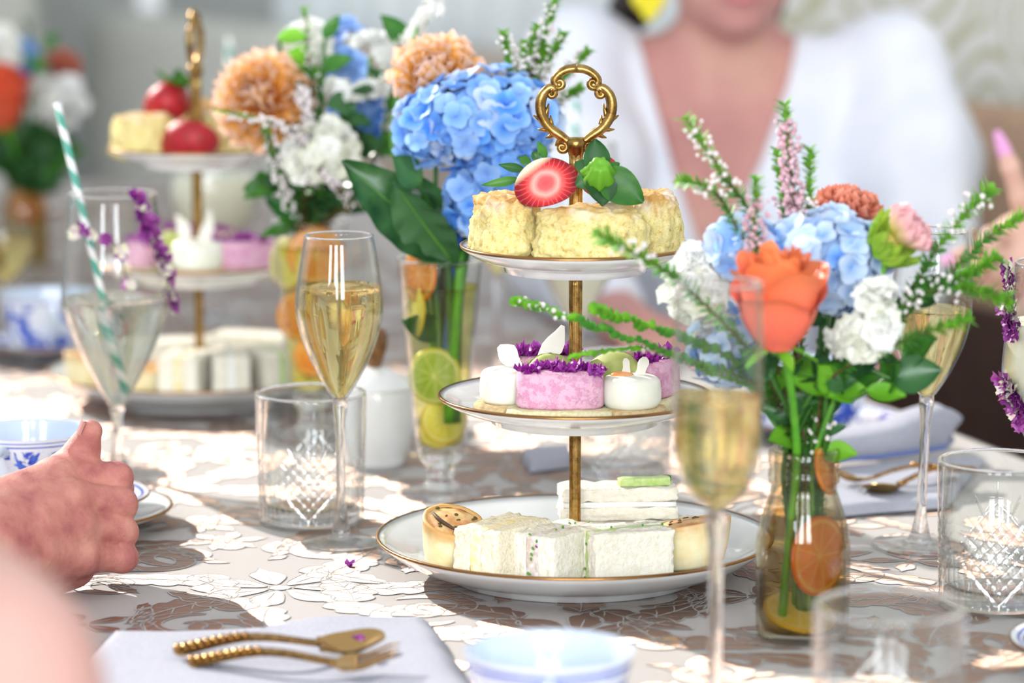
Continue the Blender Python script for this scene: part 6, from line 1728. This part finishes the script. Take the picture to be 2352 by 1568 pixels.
def spoon(label, loc, rot, L=.140, group='gold cutlery'):
    t = thing('teaspoon', label, 'spoon', loc, rot, group)
    zf = lambda q: .002 + .008 * math.sin(PI * min(1, q / .72)) ** 1.5 * .8 + (.006 * ss(.70, .74, q) * 0) + .0045 * ss(.8, 1, q)
    m = MB(); flatware(m, L, hw, zf, None, .0026, 40, 0, .69); m.build('handle', M['gold_cutlery'], t)
    bw = lambda q: .0130 * math.sqrt(max(0, 1 - ((q - .830) / .172) ** 2)) + (.0020 if q < .70 else .0003)
    m = MB(); flatware(m, L, bw, lambda q: zf(q) - .0058 * math.sin(PI * max(0, min(1, (q - .68) / .32))), lambda q: .0068 * math.sin(PI * max(0, min(1, (q - .68) / .32))), .0010, 40, .68, 1.0); m.build('bowl', M['gold_plain'], t)
    orn(t, L, zf); return t
def fork(label, loc, rot, L=.150, group='gold cutlery'):
    t = thing('dessert_fork', label, 'fork', loc, rot, group)
    zf = lambda q: .002 + .007 * math.sin(PI * min(1, q / .74)) ** 1.5 + .009 * ss(.80, 1, q)
    m = MB(); flatware(m, L, hw, zf, None, .0026, 40, 0, .70); m.build('handle', M['gold_cutlery'], t)
    m = MB(); flatware(m, L, lambda q: .0022 + .0078 * ss(.66, .76, q), zf, lambda q: .0015 * ss(.68, .78, q), .0015, 16, .68, .80); m.build('palm', M['gold_plain'], t)
    for k in (-1.5, -.5, .5, 1.5):
        m = MB(); m.tube([(L * q, k * .0055 * (1 - .1 * (q - .79)), zf(q) + .0010 + .0007 * abs(k)) for q in (.785, .83, .88, .93, .97, 1.0)], [.0013, .0013, .0012, .0011, .0009, .0004], 6, flat=.8); m.build('tine', M['gold_plain'], t)
    orn(t, L, zf); return t
def lay(fn, label, a, b, L, z):
    p, q = atZ(*a, z), atZ(*b, z); d = q - p
    return fn(label, p, (R(13), 0, math.atan2(d.y, d.x)), L or d.length)
lay(spoon, 'gold teaspoon with embossed handle lying across the fork on the front napkin', (398, 1504), (884, 1482), None, .0155)
lay(fork, 'gold dessert fork with embossed handle on the front napkin', (432, 1530), (918, 1536), None, .0125)
lay(fork, 'gold fork peeking out under the rolled napkin', (2200, 1092), (1910, 1118), None, .0100)
lay(spoon, 'gold spoon beside the fork under the rolled napkin', (2240, 1090), (1985, 1135), None, .0105)
for i, (px, py) in enumerate(((803, 1300), (822, 1469))):
    z = .0006 if i == 0 else .022
    q = atZ(px, py, z); tag(put('fallen_petal', RUF[i], None, q, (0, 0, i), .7), ['single purple petal fallen on the tablecloth before the flute', 'tiny purple petal on the bowl of the gold teaspoon'][i], 'petal', 'fallen petals')

# everything that stands on the cloth stands on its woven relief
for o in list(col.objects):
    if o.parent is None and o.get('category') in ('champagne flute', 'wine glass', 'goblet', 'glass', 'tumbler', 'vase', 'cake stand', 'saucer', 'plate', 'sugar pot') and abs(o.location.z - TZ) < 0.0005:
        o.location.z = TZ + 0.0009
# ------------------------------------------------------------------ people
def nv(v): return np.array(v, float)
def chain(P, pts, radii, k):
    d = None
    for i in range(len(pts) - 1):
        e = rcone(P, pts[i], pts[i + 1], radii[i], radii[i + 1]); d = e if d is None else smin(d, e, k)
    return d
def shift(V): return V + np.array((0, 0, 0.0))
# --- fist beside the teacup: back of the right hand towards us, thumb up
H = lambda px, py, Y: tuple(atY(px, py, Y))
idx = [H(128, 1098, 2.135), H(268, 1098, 2.150), H(272, 1122, 2.182), H(215, 1128, 2.186)]
mid = [H(158, 1150, 2.118), H(276, 1158, 2.138), H(276, 1168, 2.172), H(215, 1172, 2.176)]
rin = [H(175, 1210, 2.112), H(279, 1222, 2.134), H(277, 1226, 2.166), H(218, 1226, 2.170)]
lit = [H(185, 1272, 2.112), H(282, 1280, 2.130), H(279, 1280, 2.158), H(226, 1278, 2.162)]
thb = [H(50, 1150, 2.130), H(140, 1090, 2.150), H(190, 1036, 2.154), H(208, 990, 2.150)]
def fist(P):
    palm = None
    for a, b, ra, rb in ((H(-30, 1190, 2.085), idx[0], .023, .0135), (H(-30, 1230, 2.070), mid[0], .023, .0145), (H(-30, 1270, 2.066), rin[0], .022, .0135), (H(-10, 1310, 2.070), lit[0], .020, .0125),
                         (H(20, 1320, 2.09), H(170, 1300, 2.125), .018, .014), (H(60, 1330, 2.10), H(180, 1290, 2.14), .016, .012), (H(90, 1180, 2.125), H(190, 1240, 2.14), .018, .014)):
        e = rcone(P, a, b, ra, rb); palm = e if palm is None else smin(palm, e, .010)
    arm = rcone(P, H(-20, 1265, 2.075), H(-420, 1360, 1.99), .0285, .036); palm = smin(palm, arm, .02)
    fs = None
    for c, r in ((idx, (.0130, .0106, .0098, .0085)), (mid, (.0138, .0112, .0102, .0088)), (rin, (.0130, .0108, .0098, .0085)), (lit, (.0120, .0098, .0088, .0078))):
        e = chain(P, c, r, .004); fs = e if fs is None else smin(fs, e, .0022)
    t = chain(P, thb, (.0165, .0128, .0108, .0080), .006)
    d = smin(smin(palm, fs, .006), t, .006)
    # tendons and knuckle folds
    for c in (idx, mid, rin, lit):
        d = smin(d, rcone(P, nv(H(-10, 1240, 2.05)) * .35 + nv(c[0]) * .65 + nv((0, -.0125, 0)), nv(c[0]) + nv((0, -.006, 0)), .0035, .0078), .012)
        d = smin(d, np.linalg.norm(P - (nv(c[0]) + nv((.002, -.0075, .0015))), axis=1) - .0088, .006)
        d = smin(d, np.linalg.norm(P - (nv(c[1]) + nv((-.0010, -.0042, .001))), axis=1) - .0064, .006)
    return d
lo = np.minimum.reduce([nv(p) for p in idx + mid + rin + lit + thb + [H(-260, 1330, 2.03)]]) - .045; hi = np.maximum.reduce([nv(p) for p in idx + mid + rin + lit + thb]) + .03
V, F = surface_net(fist, lo, hi, .0014)
pr = thing('person', 'bare right fist with thumb up resting beside the blue and white teacup', 'person')
put('body', np_mesh('fist', V, F, M['skin_hand']), pr)
# thumb nail, facing the cup side
m = MB(); m.sheet(lambda u, v: (.0048 * (2 * u - 1), .0115 * v - .004, .0010 - .0016 * (2 * u - 1) ** 2), 7, 7)
a_ = Vector(thb[3]) - Vector(thb[2]); dn = a_.normalized(); fc = Vector((-.82, -.35, .35)); fc = (fc - dn * fc.dot(dn)).normalized(); sx = dn.cross(fc)
m.build('thumb_nail', M['nail'], pr, Vector(thb[3]) + fc * .0076, Matrix((sx, dn, fc)).transposed().to_quaternion())

# --- near bare arm, close to the lens
A0, A1, A2 = atY(-380, 1290, 1.22), atY(-60, 1570, 1.26), atY(120, 1960, 1.26)
AW = nv((-.075, 1.44, .022)); AH = nv((-.050, 1.505, .020)); NF = [(AH + nv((x, .012, -.002)), AH + nv((x * 1.15 + .008, .012 + .5 * L, .004)), AH + nv((x * 1.2 + .014, .012 + L, -.009))) for x, L in ((-.026, .050), (-.009, .062), (.009, .058), (.025, .046))]
A2b = nv((-.175, 1.27, .055))
def arm_near(P):
    d = smin(rcone(P, nv(A0) + nv((-.04, -.03, .04)), A1, .054, .046), rcone(P, A1, A2b, .046, .038), .02)
    d = smin(d, rcone(P, A2b, AW, .038, .024), .02); d = smin(d, rcone(P, AW, AH, .023, .026), .012)
    for q in NF: d = smin(d, chain(P, q, (.0095, .0088, .0070), .004), .004)
    return smin(d, chain(P, [AW + nv((-.018, .01, 0)), AW + nv((-.040, .035, 0)), AW + nv((-.046, .065, -.006))], (.013, .011, .008), .004), .006)
ap = [nv(A0), nv(A1), A2b, AH + nv((0, .08, 0))]
V, F = surface_net(arm_near, np.minimum.reduce(ap) - .11, np.maximum.reduce(ap) + .10, .0036)
pr = thing('person', 'out-of-focus bare pale arm close to the lens, front corner', 'person')
put('body', np_mesh('arm', V, F, M['skin_pale']), pr)

# --- hand pointing upward at the right, pink nails and gold bracelet
hb = 2.93
G = lambda px, py, dy=0: tuple(atY(px, py, hb + dy))
pal = [(G(2390, 640), G(2330, 590, -.01), .030, .030), (G(2330, 590, -.01), G(2345, 545, 0), .026, .021), (G(2300, 640, -.01), G(2370, 660), .022, .03)]
pidx = [G(2358, 530, -.01), G(2345, 455, -.018), G(2322, 385, -.02), G(2303, 335, -.02)]
pmid = [G(2340, 560, -.02), G(2280, 545, -.045), G(2265, 590, -.050), G(2300, 610, -.04)]
prin = [G(2330, 590, -.025), G(2262, 585, -.050), G(2250, 625, -.052), G(2290, 640, -.04)]
plit = [G(2330, 625, -.025), G(2268, 628, -.046), G(2262, 660, -.046), G(2300, 668, -.035)]
pthb = [G(2330, 640, .0), G(2262, 600, .012), G(2215, 590, .012), G(2180, 600, .010)]
def hand_r(P):
    d = None
    for a, b, ra, rb in pal:
        e = rcone(P, a, b, ra, rb); d = e if d is None else smin(d, e, .02)
    for c, r in ((pidx, (.0105, .0092, .0084, .0060)), (pmid, (.011, .0098, .009, .008)), (prin, (.0105, .0094, .0086, .0076)), (plit, (.0095, .0084, .0076, .0068)), (pthb, (.014, .0110, .0098, .0070))):
        d = smin(d, chain(P, c, r, .004), .005)
    d = smin(d, rcone(P, G(2385, 650), G(2560, 860, .05), .029, .036), .02)
    return d
allp = [nv(p) for c in (pidx, pmid, prin, plit, pthb) for p in c] + [nv(G(2480, 760, .03))]
V, F = surface_net(hand_r, np.minimum.reduce(allp) - .035, np.maximum.reduce(allp) + .04, .0022)
pr = thing('person', 'raised hand with pink nails and gold bracelet, index finger pointing up', 'person')
put('body', np_mesh('hand', V, F, M['skin_warm']), pr)
def nail(c, off, L, W, face):
    dn = (Vector(c[3]) - Vector(c[2])).normalized(); fc = Vector(face); fc = (fc - dn * fc.dot(dn)).normalized(); sx = dn.cross(fc)
    m = MB(); m.sheet(lambda u, v: (W * (2 * u - 1) * math.sin(PI * min(.93, .35 + .6 * v)) ** .6, L * v, .0012 - .0022 * (2 * u - 1) ** 2), 7, 9)
    m.build('nail', M['nail_pink'], pr, Vector(c[3]) + fc * off - dn * .010, Matrix((sx, dn, fc)).transposed().to_quaternion())
nail(pidx, .0055, .026, .0062, (-.25, -.9, .1)); nail(pthb, .0062, .020, .0064, (0, -.8, .6))
br = thing('bracelet', 'thin gold bead bracelet at the pointing hand', 'bracelet', G(2300, 600, -.05))
for i in range(11):
    q = Vector(G(2236 + 3 * i, 532 + 14 * i * .8 * (1 if i < 8 else .8), -.062)) - Vector(G(2300, 600, -.05)); m = MB(); m.ball((0, 0, 0), .0032, 10, 6); m.build('bead', M['gold_plain'], br, q)

# --- woman in the white blouse
YW = 3.66
W_ = lambda px, py, dy=0.0: nv(atY(px, py, YW + dy))
px2 = lambda px: (px - 1176) / FPX * 3.72
hc = W_(1680, -160, -.06)                           # head centre
def z_(py): return atY(1600, py, YW).z
chest = W_(1665, 330, 0); sh_l = W_(1330, 150, .01); sh_r = W_(2045, 165, .01)
el_l = W_(1290, 590, -.20); el_r = W_(2120, 560, -.10); wr_l = W_(1435, 742, -.45); wr_r = W_(2020, 800, -.24)
def skin_sdf(P):
    d = ellip(P, hc, (.072, .092, .112))                                    # skull
    d = smin(d, ellip(P, hc + nv((.004, -.040, -.055)), (.050, .052, .052)), .03)   # jaw
    d = smin(d, ellip(P, hc + nv((.006, -.070, -.098)), (.020, .018, .015)), .02)   # chin
    d = smin(d, rcone(P, hc + nv((.004, -.088, .012)), hc + nv((.006, -.106, -.022)), .008, .012), .010)   # nose
    for sg in (1, -1):
        d = smin(d, ellip(P, hc + nv((sg * .074, .004, -.010)), (.009, .020, .030)), .006)   # ears
        d = smin(d, ellip(P, hc + nv((sg * .034, -.062, -.020)), (.022, .022, .020)), .02)   # cheeks
        d = np.maximum(d, -(np.linalg.norm(P - (hc + nv((sg * .030, -.098, .012))), axis=1) - .013))
    d = smin(d, ellip(P, hc + nv((.006, -.090, -.062)), (.022, .012, .010)), .008)   # lips swell
    nb = W_(1655, 215, .02)
    d = smin(d, rcone(P, hc + nv((0, .012, -.06)), nb, .052, .056), .02)                # neck
    d = smin(d, rcone(P, nb + nv((-.015, .01, -.01)), sh_l, .050, .048), .035)       # trapezius
    d = smin(d, rcone(P, nb + nv((.015, .01, -.01)), sh_r, .050, .048), .035)
    d = smin(d, ellip(P, chest + nv((0, 0, -.02)), (.145, .080, .145)), .05)         # ribcage
    d = smin(d, ellip(P, chest + nv((-.065, -.050, -.095)), (.066, .055, .062)), .03)
    d = smin(d, ellip(P, chest + nv((.065, -.050, -.095)), (.066, .055, .062)), .03)
    d = smin(d, rcone(P, chest + nv((0, .01, -.12)), chest + nv((0, .02, -.40)), .115, .130), .05)
    for sg, nbk in ((1, .055), (-1, .055)):                                        # collar bones and throat hollow
        d = smin(d, rcone(P, nb + nv((sg * .018, -.060, -.020)), nb + nv((sg * .13, -.028, .012)), .008, .008), .012)
    for s_, e_, w_ in ((sh_l, el_l, wr_l), (sh_r, el_r, wr_r)):
        d = smin(d, rcone(P, s_, e_, .045, .036), .02); d = smin(d, rcone(P, e_, w_, .035, .025), .02)
    for w_, e_ in ((wr_l, el_l), (wr_r, el_r)):                                     # hands resting on the table edge
        f = (w_ - e_) / np.linalg.norm(w_ - e_); f[2] *= .3; sx = np.cross(f, nv((0, 0, 1)))
        d = smin(d, rcone(P, w_, w_ + f * .055, .024, .026), .012)
        for j, (o, L) in enumerate(((-.027, .045), (-.010, .056), (.008, .052), (.024, .040))):
            b0 = w_ + f * .065 + sx * o; b1 = b0 + f * L * .55 + nv((0, 0, .004)); b2 = b0 + f * L + nv((0, 0, -.010))
            d = smin(d, chain(P, [b0, b1, b2], (.0095, .0088, .0070), .004), .004)
        d = smin(d, chain(P, [w_ + f * .015 - sx * .020, w_ + f * .040 - sx * .042, w_ + f * .070 - sx * .044], (.013, .011, .008), .004), .006)
    return d
V, F = surface_net(skin_sdf, (-.13, YW - .62, -.30), (.68, YW + .16, hc[2] + .14), .0060)
wo = thing('person', 'woman in white V-neck blouse seated beyond the table, face cut by the picture top', 'person')
put('body', np_mesh('body', V, F, M['skin_tan']), wo)
# blouse: follows the body, open in a deep V
vl = [W_(1452, 20), W_(1492, 200), W_(1540, 380), W_(1610, 590)]; vr = [W_(1838, 30), W_(1800, 180), W_(1735, 350), W_(1610, 590)]
def vx(side, z):
    zs = [p[2] for p in side][::-1]; xs = [p[0] for p in side][::-1]; return np.interp(z, zs, xs)
def blouse_sdf(P):
    nb = W_(1655, 215, .02)
    d = ellip(P, chest + nv((0, .0, -.02)), (.168, .098, .160))
    d = smin(d, rcone(P, nb + nv((-.020, .016, -.022)), sh_l, .058, .060), .03); d = smin(d, rcone(P, nb + nv((.020, .016, -.022)), sh_r, .058, .060), .03)
    for sg in (1, -1): d = smin(d, ellip(P, chest + nv((sg * .068, -.055, -.095)), (.076, .062, .072)), .03)
    d = smin(d, rcone(P, chest + nv((0, .01, -.10)), chest + nv((0, .02, -.42)), .135, .150), .05)
    for s_, e_, k in ((sh_l, el_l, 0), (sh_r, el_r, 1)):
        d = smin(d, rcone(P, s_ + nv((0, 0, .002)), s_ * .45 + e_ * .55, .064, .082), .02)
        d = smin(d, rcone(P, s_ * .45 + e_ * .55, e_ + nv((0, -.01, .0)), .082, .060), .02)
        d = smin(d, rcone(P, e_, e_ * .25 + (wr_l if k == 0 else wr_r) * .75, .056, .040), .02)
    # soft gathers
    d = d + .0035 * np.sin(P[:, 0] * 95 + 3 * np.sin(P[:, 2] * 9)) * np.clip((P[:, 2] * -1 + .30) * 4, 0, 1)
    xl, xr = vx(vl, P[:, 2]), vx(vr, P[:, 2])
    inside = np.minimum(P[:, 0] - xl, xr - P[:, 0]); front = (YW + .055) - P[:, 1]
    top = vl[0][2] + .25 - P[:, 2]; low = P[:, 2] - vl[3][2]
    wedge = np.minimum(np.minimum(inside, front), low)
    d = np.maximum(d, wedge)
    d = np.maximum(d, -smin(skin_sdf_torso(P) + .0, 1e3 + P[:, 0] * 0, .01) - .004 + 0 * low)
    return d
def skin_sdf_torso(P):
    return ellip(P, chest + nv((0, 0, -.02)), (.120, .055, .120))
V, F = surface_net(blouse_sdf, (-.16, YW - .50, -.30), (.70, YW + .18, sh_r[2] + .11), .0050)
bl = put('blouse', np_mesh('blouse', V, F, M['blouse']), wo)
# face details, hair, earring
for sg in (1, -1):
    c = hc + nv((sg * .030, -.081, .012)); m = MB(); m.ball((0, 0, 0), .0120, 14, 9); e = m.build('eye', M['eye_white'], wo, c)
    m = MB(); m.ball((0, -.0102, 0), (.0055, .004, .0055), 10, 6); m.build('iris', M['iris'], e)
m = MB(); m.tube(spline([(-.022, .006, 0), (-.011, -.002, .003), (0, -.004, .0015), (.011, -.002, .003), (.022, .006, 0)], 16), [.0012, .003, .0045, .005, .0052, .005, .005, .005, .005, .005, .005, .0052, .005, .004, .003, .0012], 8); m.tube(spline([(-.020, .005, -.005), (0, -.004, -.009), (.020, .005, -.005)], 12), [.001, .003, .0048, .0056, .006, .006, .006, .006, .0056, .0048, .003, .001], 8)
m.build('lips', M['lip'], wo, hc + nv((.006, -.098, -.060)))
def hair_sdf(P):
    d = ellip(P, hc + nv((0, .020, .018)), (.086, .098, .112))
    d = np.maximum(d, -ellip(P, hc + nv((.004, -.085, -.045)), (.070, .085, .110)))
    d = smin(d, rcone(P, hc + nv((-.070, .045, -.02)), W_(1448, 25, .06), .030, .026), .02)
    d = smin(d, rcone(P, hc + nv((.050, .060, -.02)), hc + nv((.030, .075, -.10)), .035, .030), .02)
    return d
V, F = surface_net(hair_sdf, hc - .20, hc + .17, .005); put('hair', np_mesh('hair', V, F, M['hair']), wo)
q = W_(1492, 8, -.075)
er = thing('earring', 'bright yellow petal-shaped earring hanging beside the woman\'s neck', 'earring', q)
for i, (dx, dz) in enumerate(((-.012, .006), (.012, .008), (0, .012), (.000, -.010), (.007, -.001), (-.007, 0))):
    m = MB(); m.ball((dx, .003 * (i % 2), dz), (.0085, .0035, .0095), 12, 8); m.build('petal', M['yellow_bead'], er)
MB().tube([(0, 0, .018), (.002, .002, .030), (.010, .01, .045)], .0009, 6).build('hook', M['gold_plain'], er)
# ------------------------------------------------------------------ the rest of the people whose hands and arms reach into the picture
M['navy_top'] = plain('navy_top', (52, 60, 92), 0.85, (44, 50, 80), 20)
M['rose_top'] = plain('rose_top', (206, 160, 160), 0.85, (196, 150, 150), 20)
M['sage_top'] = plain('sage_top', (150, 164, 146), 0.85, (140, 154, 136), 20)
M['dark_cloth'] = plain('dark_trousers', (60, 54, 56), 0.85, (50, 46, 48), 20)
M['hair_grey'] = plain('grey_hair', (168, 162, 154), 0.6, (140, 134, 126), 200)
M['hair_brown'] = plain('brown_hair', (92, 66, 46), 0.55, (70, 48, 34), 200)
def lower_body(parent, pel, face, mat, name='trousers'):
    f = nv((face[0], face[1], 0)); r = nv((face[1], -face[0], 0)); p = nv(pel)
    def sdf(P):
        d = ellip(P, p, (.165, .165, .105))
        for sg in (1, -1):
            hip = p + r * sg * .085; kn = hip + f * .36 + nv((0, 0, .01)); an = nv((kn[0], kn[1], -TZ + .09)) + f * .02
            d = smin(d, rcone(P, hip, kn, .082, .060), .03); d = smin(d, rcone(P, kn, an, .060, .045), .02); d = smin(d, rcone(P, an, an + f * .14 + nv((0, 0, -.04)), .045, .034), .02)
        return d
    lo_ = np.minimum(p - .25, p + f * .60 - .20); hi_ = np.maximum(p + .25, p + f * .60 + .20); lo_[2] = -TZ; hi_[2] = p[2] + .16
    V, F = surface_net(sdf, lo_, hi_, .012)
    put(name, np_mesh(name, V, F, M[mat]), parent)
def sitter(parent, mid, face, sleeve, skin_mat, top_mat, hair_mat, pel_z=-.24, bare=None):
    "torso, head and lap behind an arm already built; sleeve: points and radii from the forearm back to the shoulder"
    mid = nv(mid); f = nv((face[0], face[1], 0)); f = f / np.linalg.norm(f); r = nv((f[1], -f[0], 0)); pel = nv((mid[0], mid[1], pel_z)) - f * .03
    hc_ = mid + f * .04 + nv((0, 0, .245)); Mx = Matrix((Vector(r), Vector(-f), Vector((0, 0, 1)))).transposed()
    def top(P):
        d = rcone(P, pel + nv((0, 0, .02)), mid + nv((0, 0, -.13)), .135, .135)
        d = smin(d, ellip(P, mid + nv((0, 0, -.12)), (.175, .105, .15), Mx), .05)
        for sg in (1, -1): d = smin(d, rcone(P, mid + nv((0, 0, -.005)), mid + r * sg * .165 + nv((0, 0, -.035)), .055, .055), .03)
        q = mid + r * (-.18 if np.dot(sleeve[-1][0] - mid, r) > 0 else .18)                      # the other arm rests in the lap
        d = smin(d, rcone(P, q + nv((0, 0, -.04)), q + nv((0, 0, -.28)) + f * .04, .052, .044), .02); d = smin(d, rcone(P, q + nv((0, 0, -.28)) + f * .04, pel + f * .20 + nv((0, 0, .12)), .044, .038), .02)
        for (a, ra), (b, rb) in zip(sleeve, sleeve[1:]): d = smin(d, rcone(P, a, b, ra, rb), .015)
        return d
    pts = [mid + r * .3, mid - r * .3, pel + f * .25, pel] + [s_[0] for s_ in sleeve]
    lo_ = np.minimum.reduce(pts) - .16; hi_ = np.maximum.reduce(pts) + .12; lo_[2] = pel_z - .12
    V, F = surface_net(top, lo_, hi_, .009); put('top', np_mesh('top', V, F, M[top_mat]), parent)
    L = lambda x, y, z: hc_ + r * x - f * y + nv((0, 0, z))
    def head(P):
        d = ellip(P, hc_, (.072, .092, .112), Mx); d = smin(d, ellip(P, L(0, -.040, -.055), (.048, .050, .052), Mx), .03)
        d = smin(d, rcone(P, L(0, -.088, .012), L(0, -.106, -.022), .008, .012), .010); d = smin(d, ellip(P, L(0, -.090, -.062), (.020, .010, .009), Mx), .008)
        for sg in (1, -1):
            d = smin(d, ellip(P, L(sg * .074, .004, -.010), (.009, .020, .030), Mx), .006); d = np.maximum(d, -(np.linalg.norm(P - L(sg * .030, -.098, .012), axis=1) - .013))
        return smin(d, rcone(P, L(0, .012, -.06), mid + nv((0, 0, -.02)), .052, .058), .02)
    V, F = surface_net(head, np.minimum(hc_, mid) - .16, np.maximum(hc_, mid) + .15, .006); put('head', np_mesh('head', V, F, M[skin_mat]), parent)
    def hair(P):
        d = ellip(P, L(0, .020, .018), (.086, .098, .112), Mx); return np.maximum(d, -ellip(P, L(0, -.085, -.045), (.070, .085, .110), Mx))
    V, F = surface_net(hair, hc_ - .16, hc_ + .16, .006); put('hair', np_mesh('hair', V, F, M[hair_mat]), parent)
    for sg in (1, -1):
        m = MB(); m.ball((0, 0, 0), .012, 12, 8); e = m.build('eye', M['eye_white'], parent, Vector(L(sg * .030, -.081, .012)))
        m = MB(); m.ball(Vector(f) * .0095, (.0050, .0050, .0050), 10, 6); m.build('iris', M['iris'], e)
    lower_body(parent, pel, f, 'dark_cloth')
P_fist = bpy.data.objects['person']; P_near = bpy.data.objects['person.001']; P_point = bpy.data.objects['person.002']; P_woman = bpy.data.objects['person.003']
sitter(P_fist, (-.88, 2.12, .29), (.97, .10), [(nv((-.385, 2.012, .050)), .040), (nv((-.59, 1.935, .070)), .050), (nv((-.83, 1.955, .245)), .056)], 'skin_hand', 'navy_top', 'hair_grey')
sitter(P_near, (-.475, 1.08, .345), (.25, .95), [(nv(A0) + nv((-.045, -.03, .045)), .055), (nv((-.35, 1.13, .315)), .056)], 'skin_pale', 'rose_top', 'hair_brown')
sitter(P_point, (.83, 3.30, .27), (-.856, -.517), [(nv((.545, 2.985, .015)), .042), (nv((.70, 3.02, -.02)), .050), (nv((.915, 3.16, .23)), .056)], 'skin_warm', 'sage_top', 'hair_brown')
lower_body(P_woman, (chest[0], chest[1] + .03, -.235), (-.55, -.83), 'blouse', 'skirt')
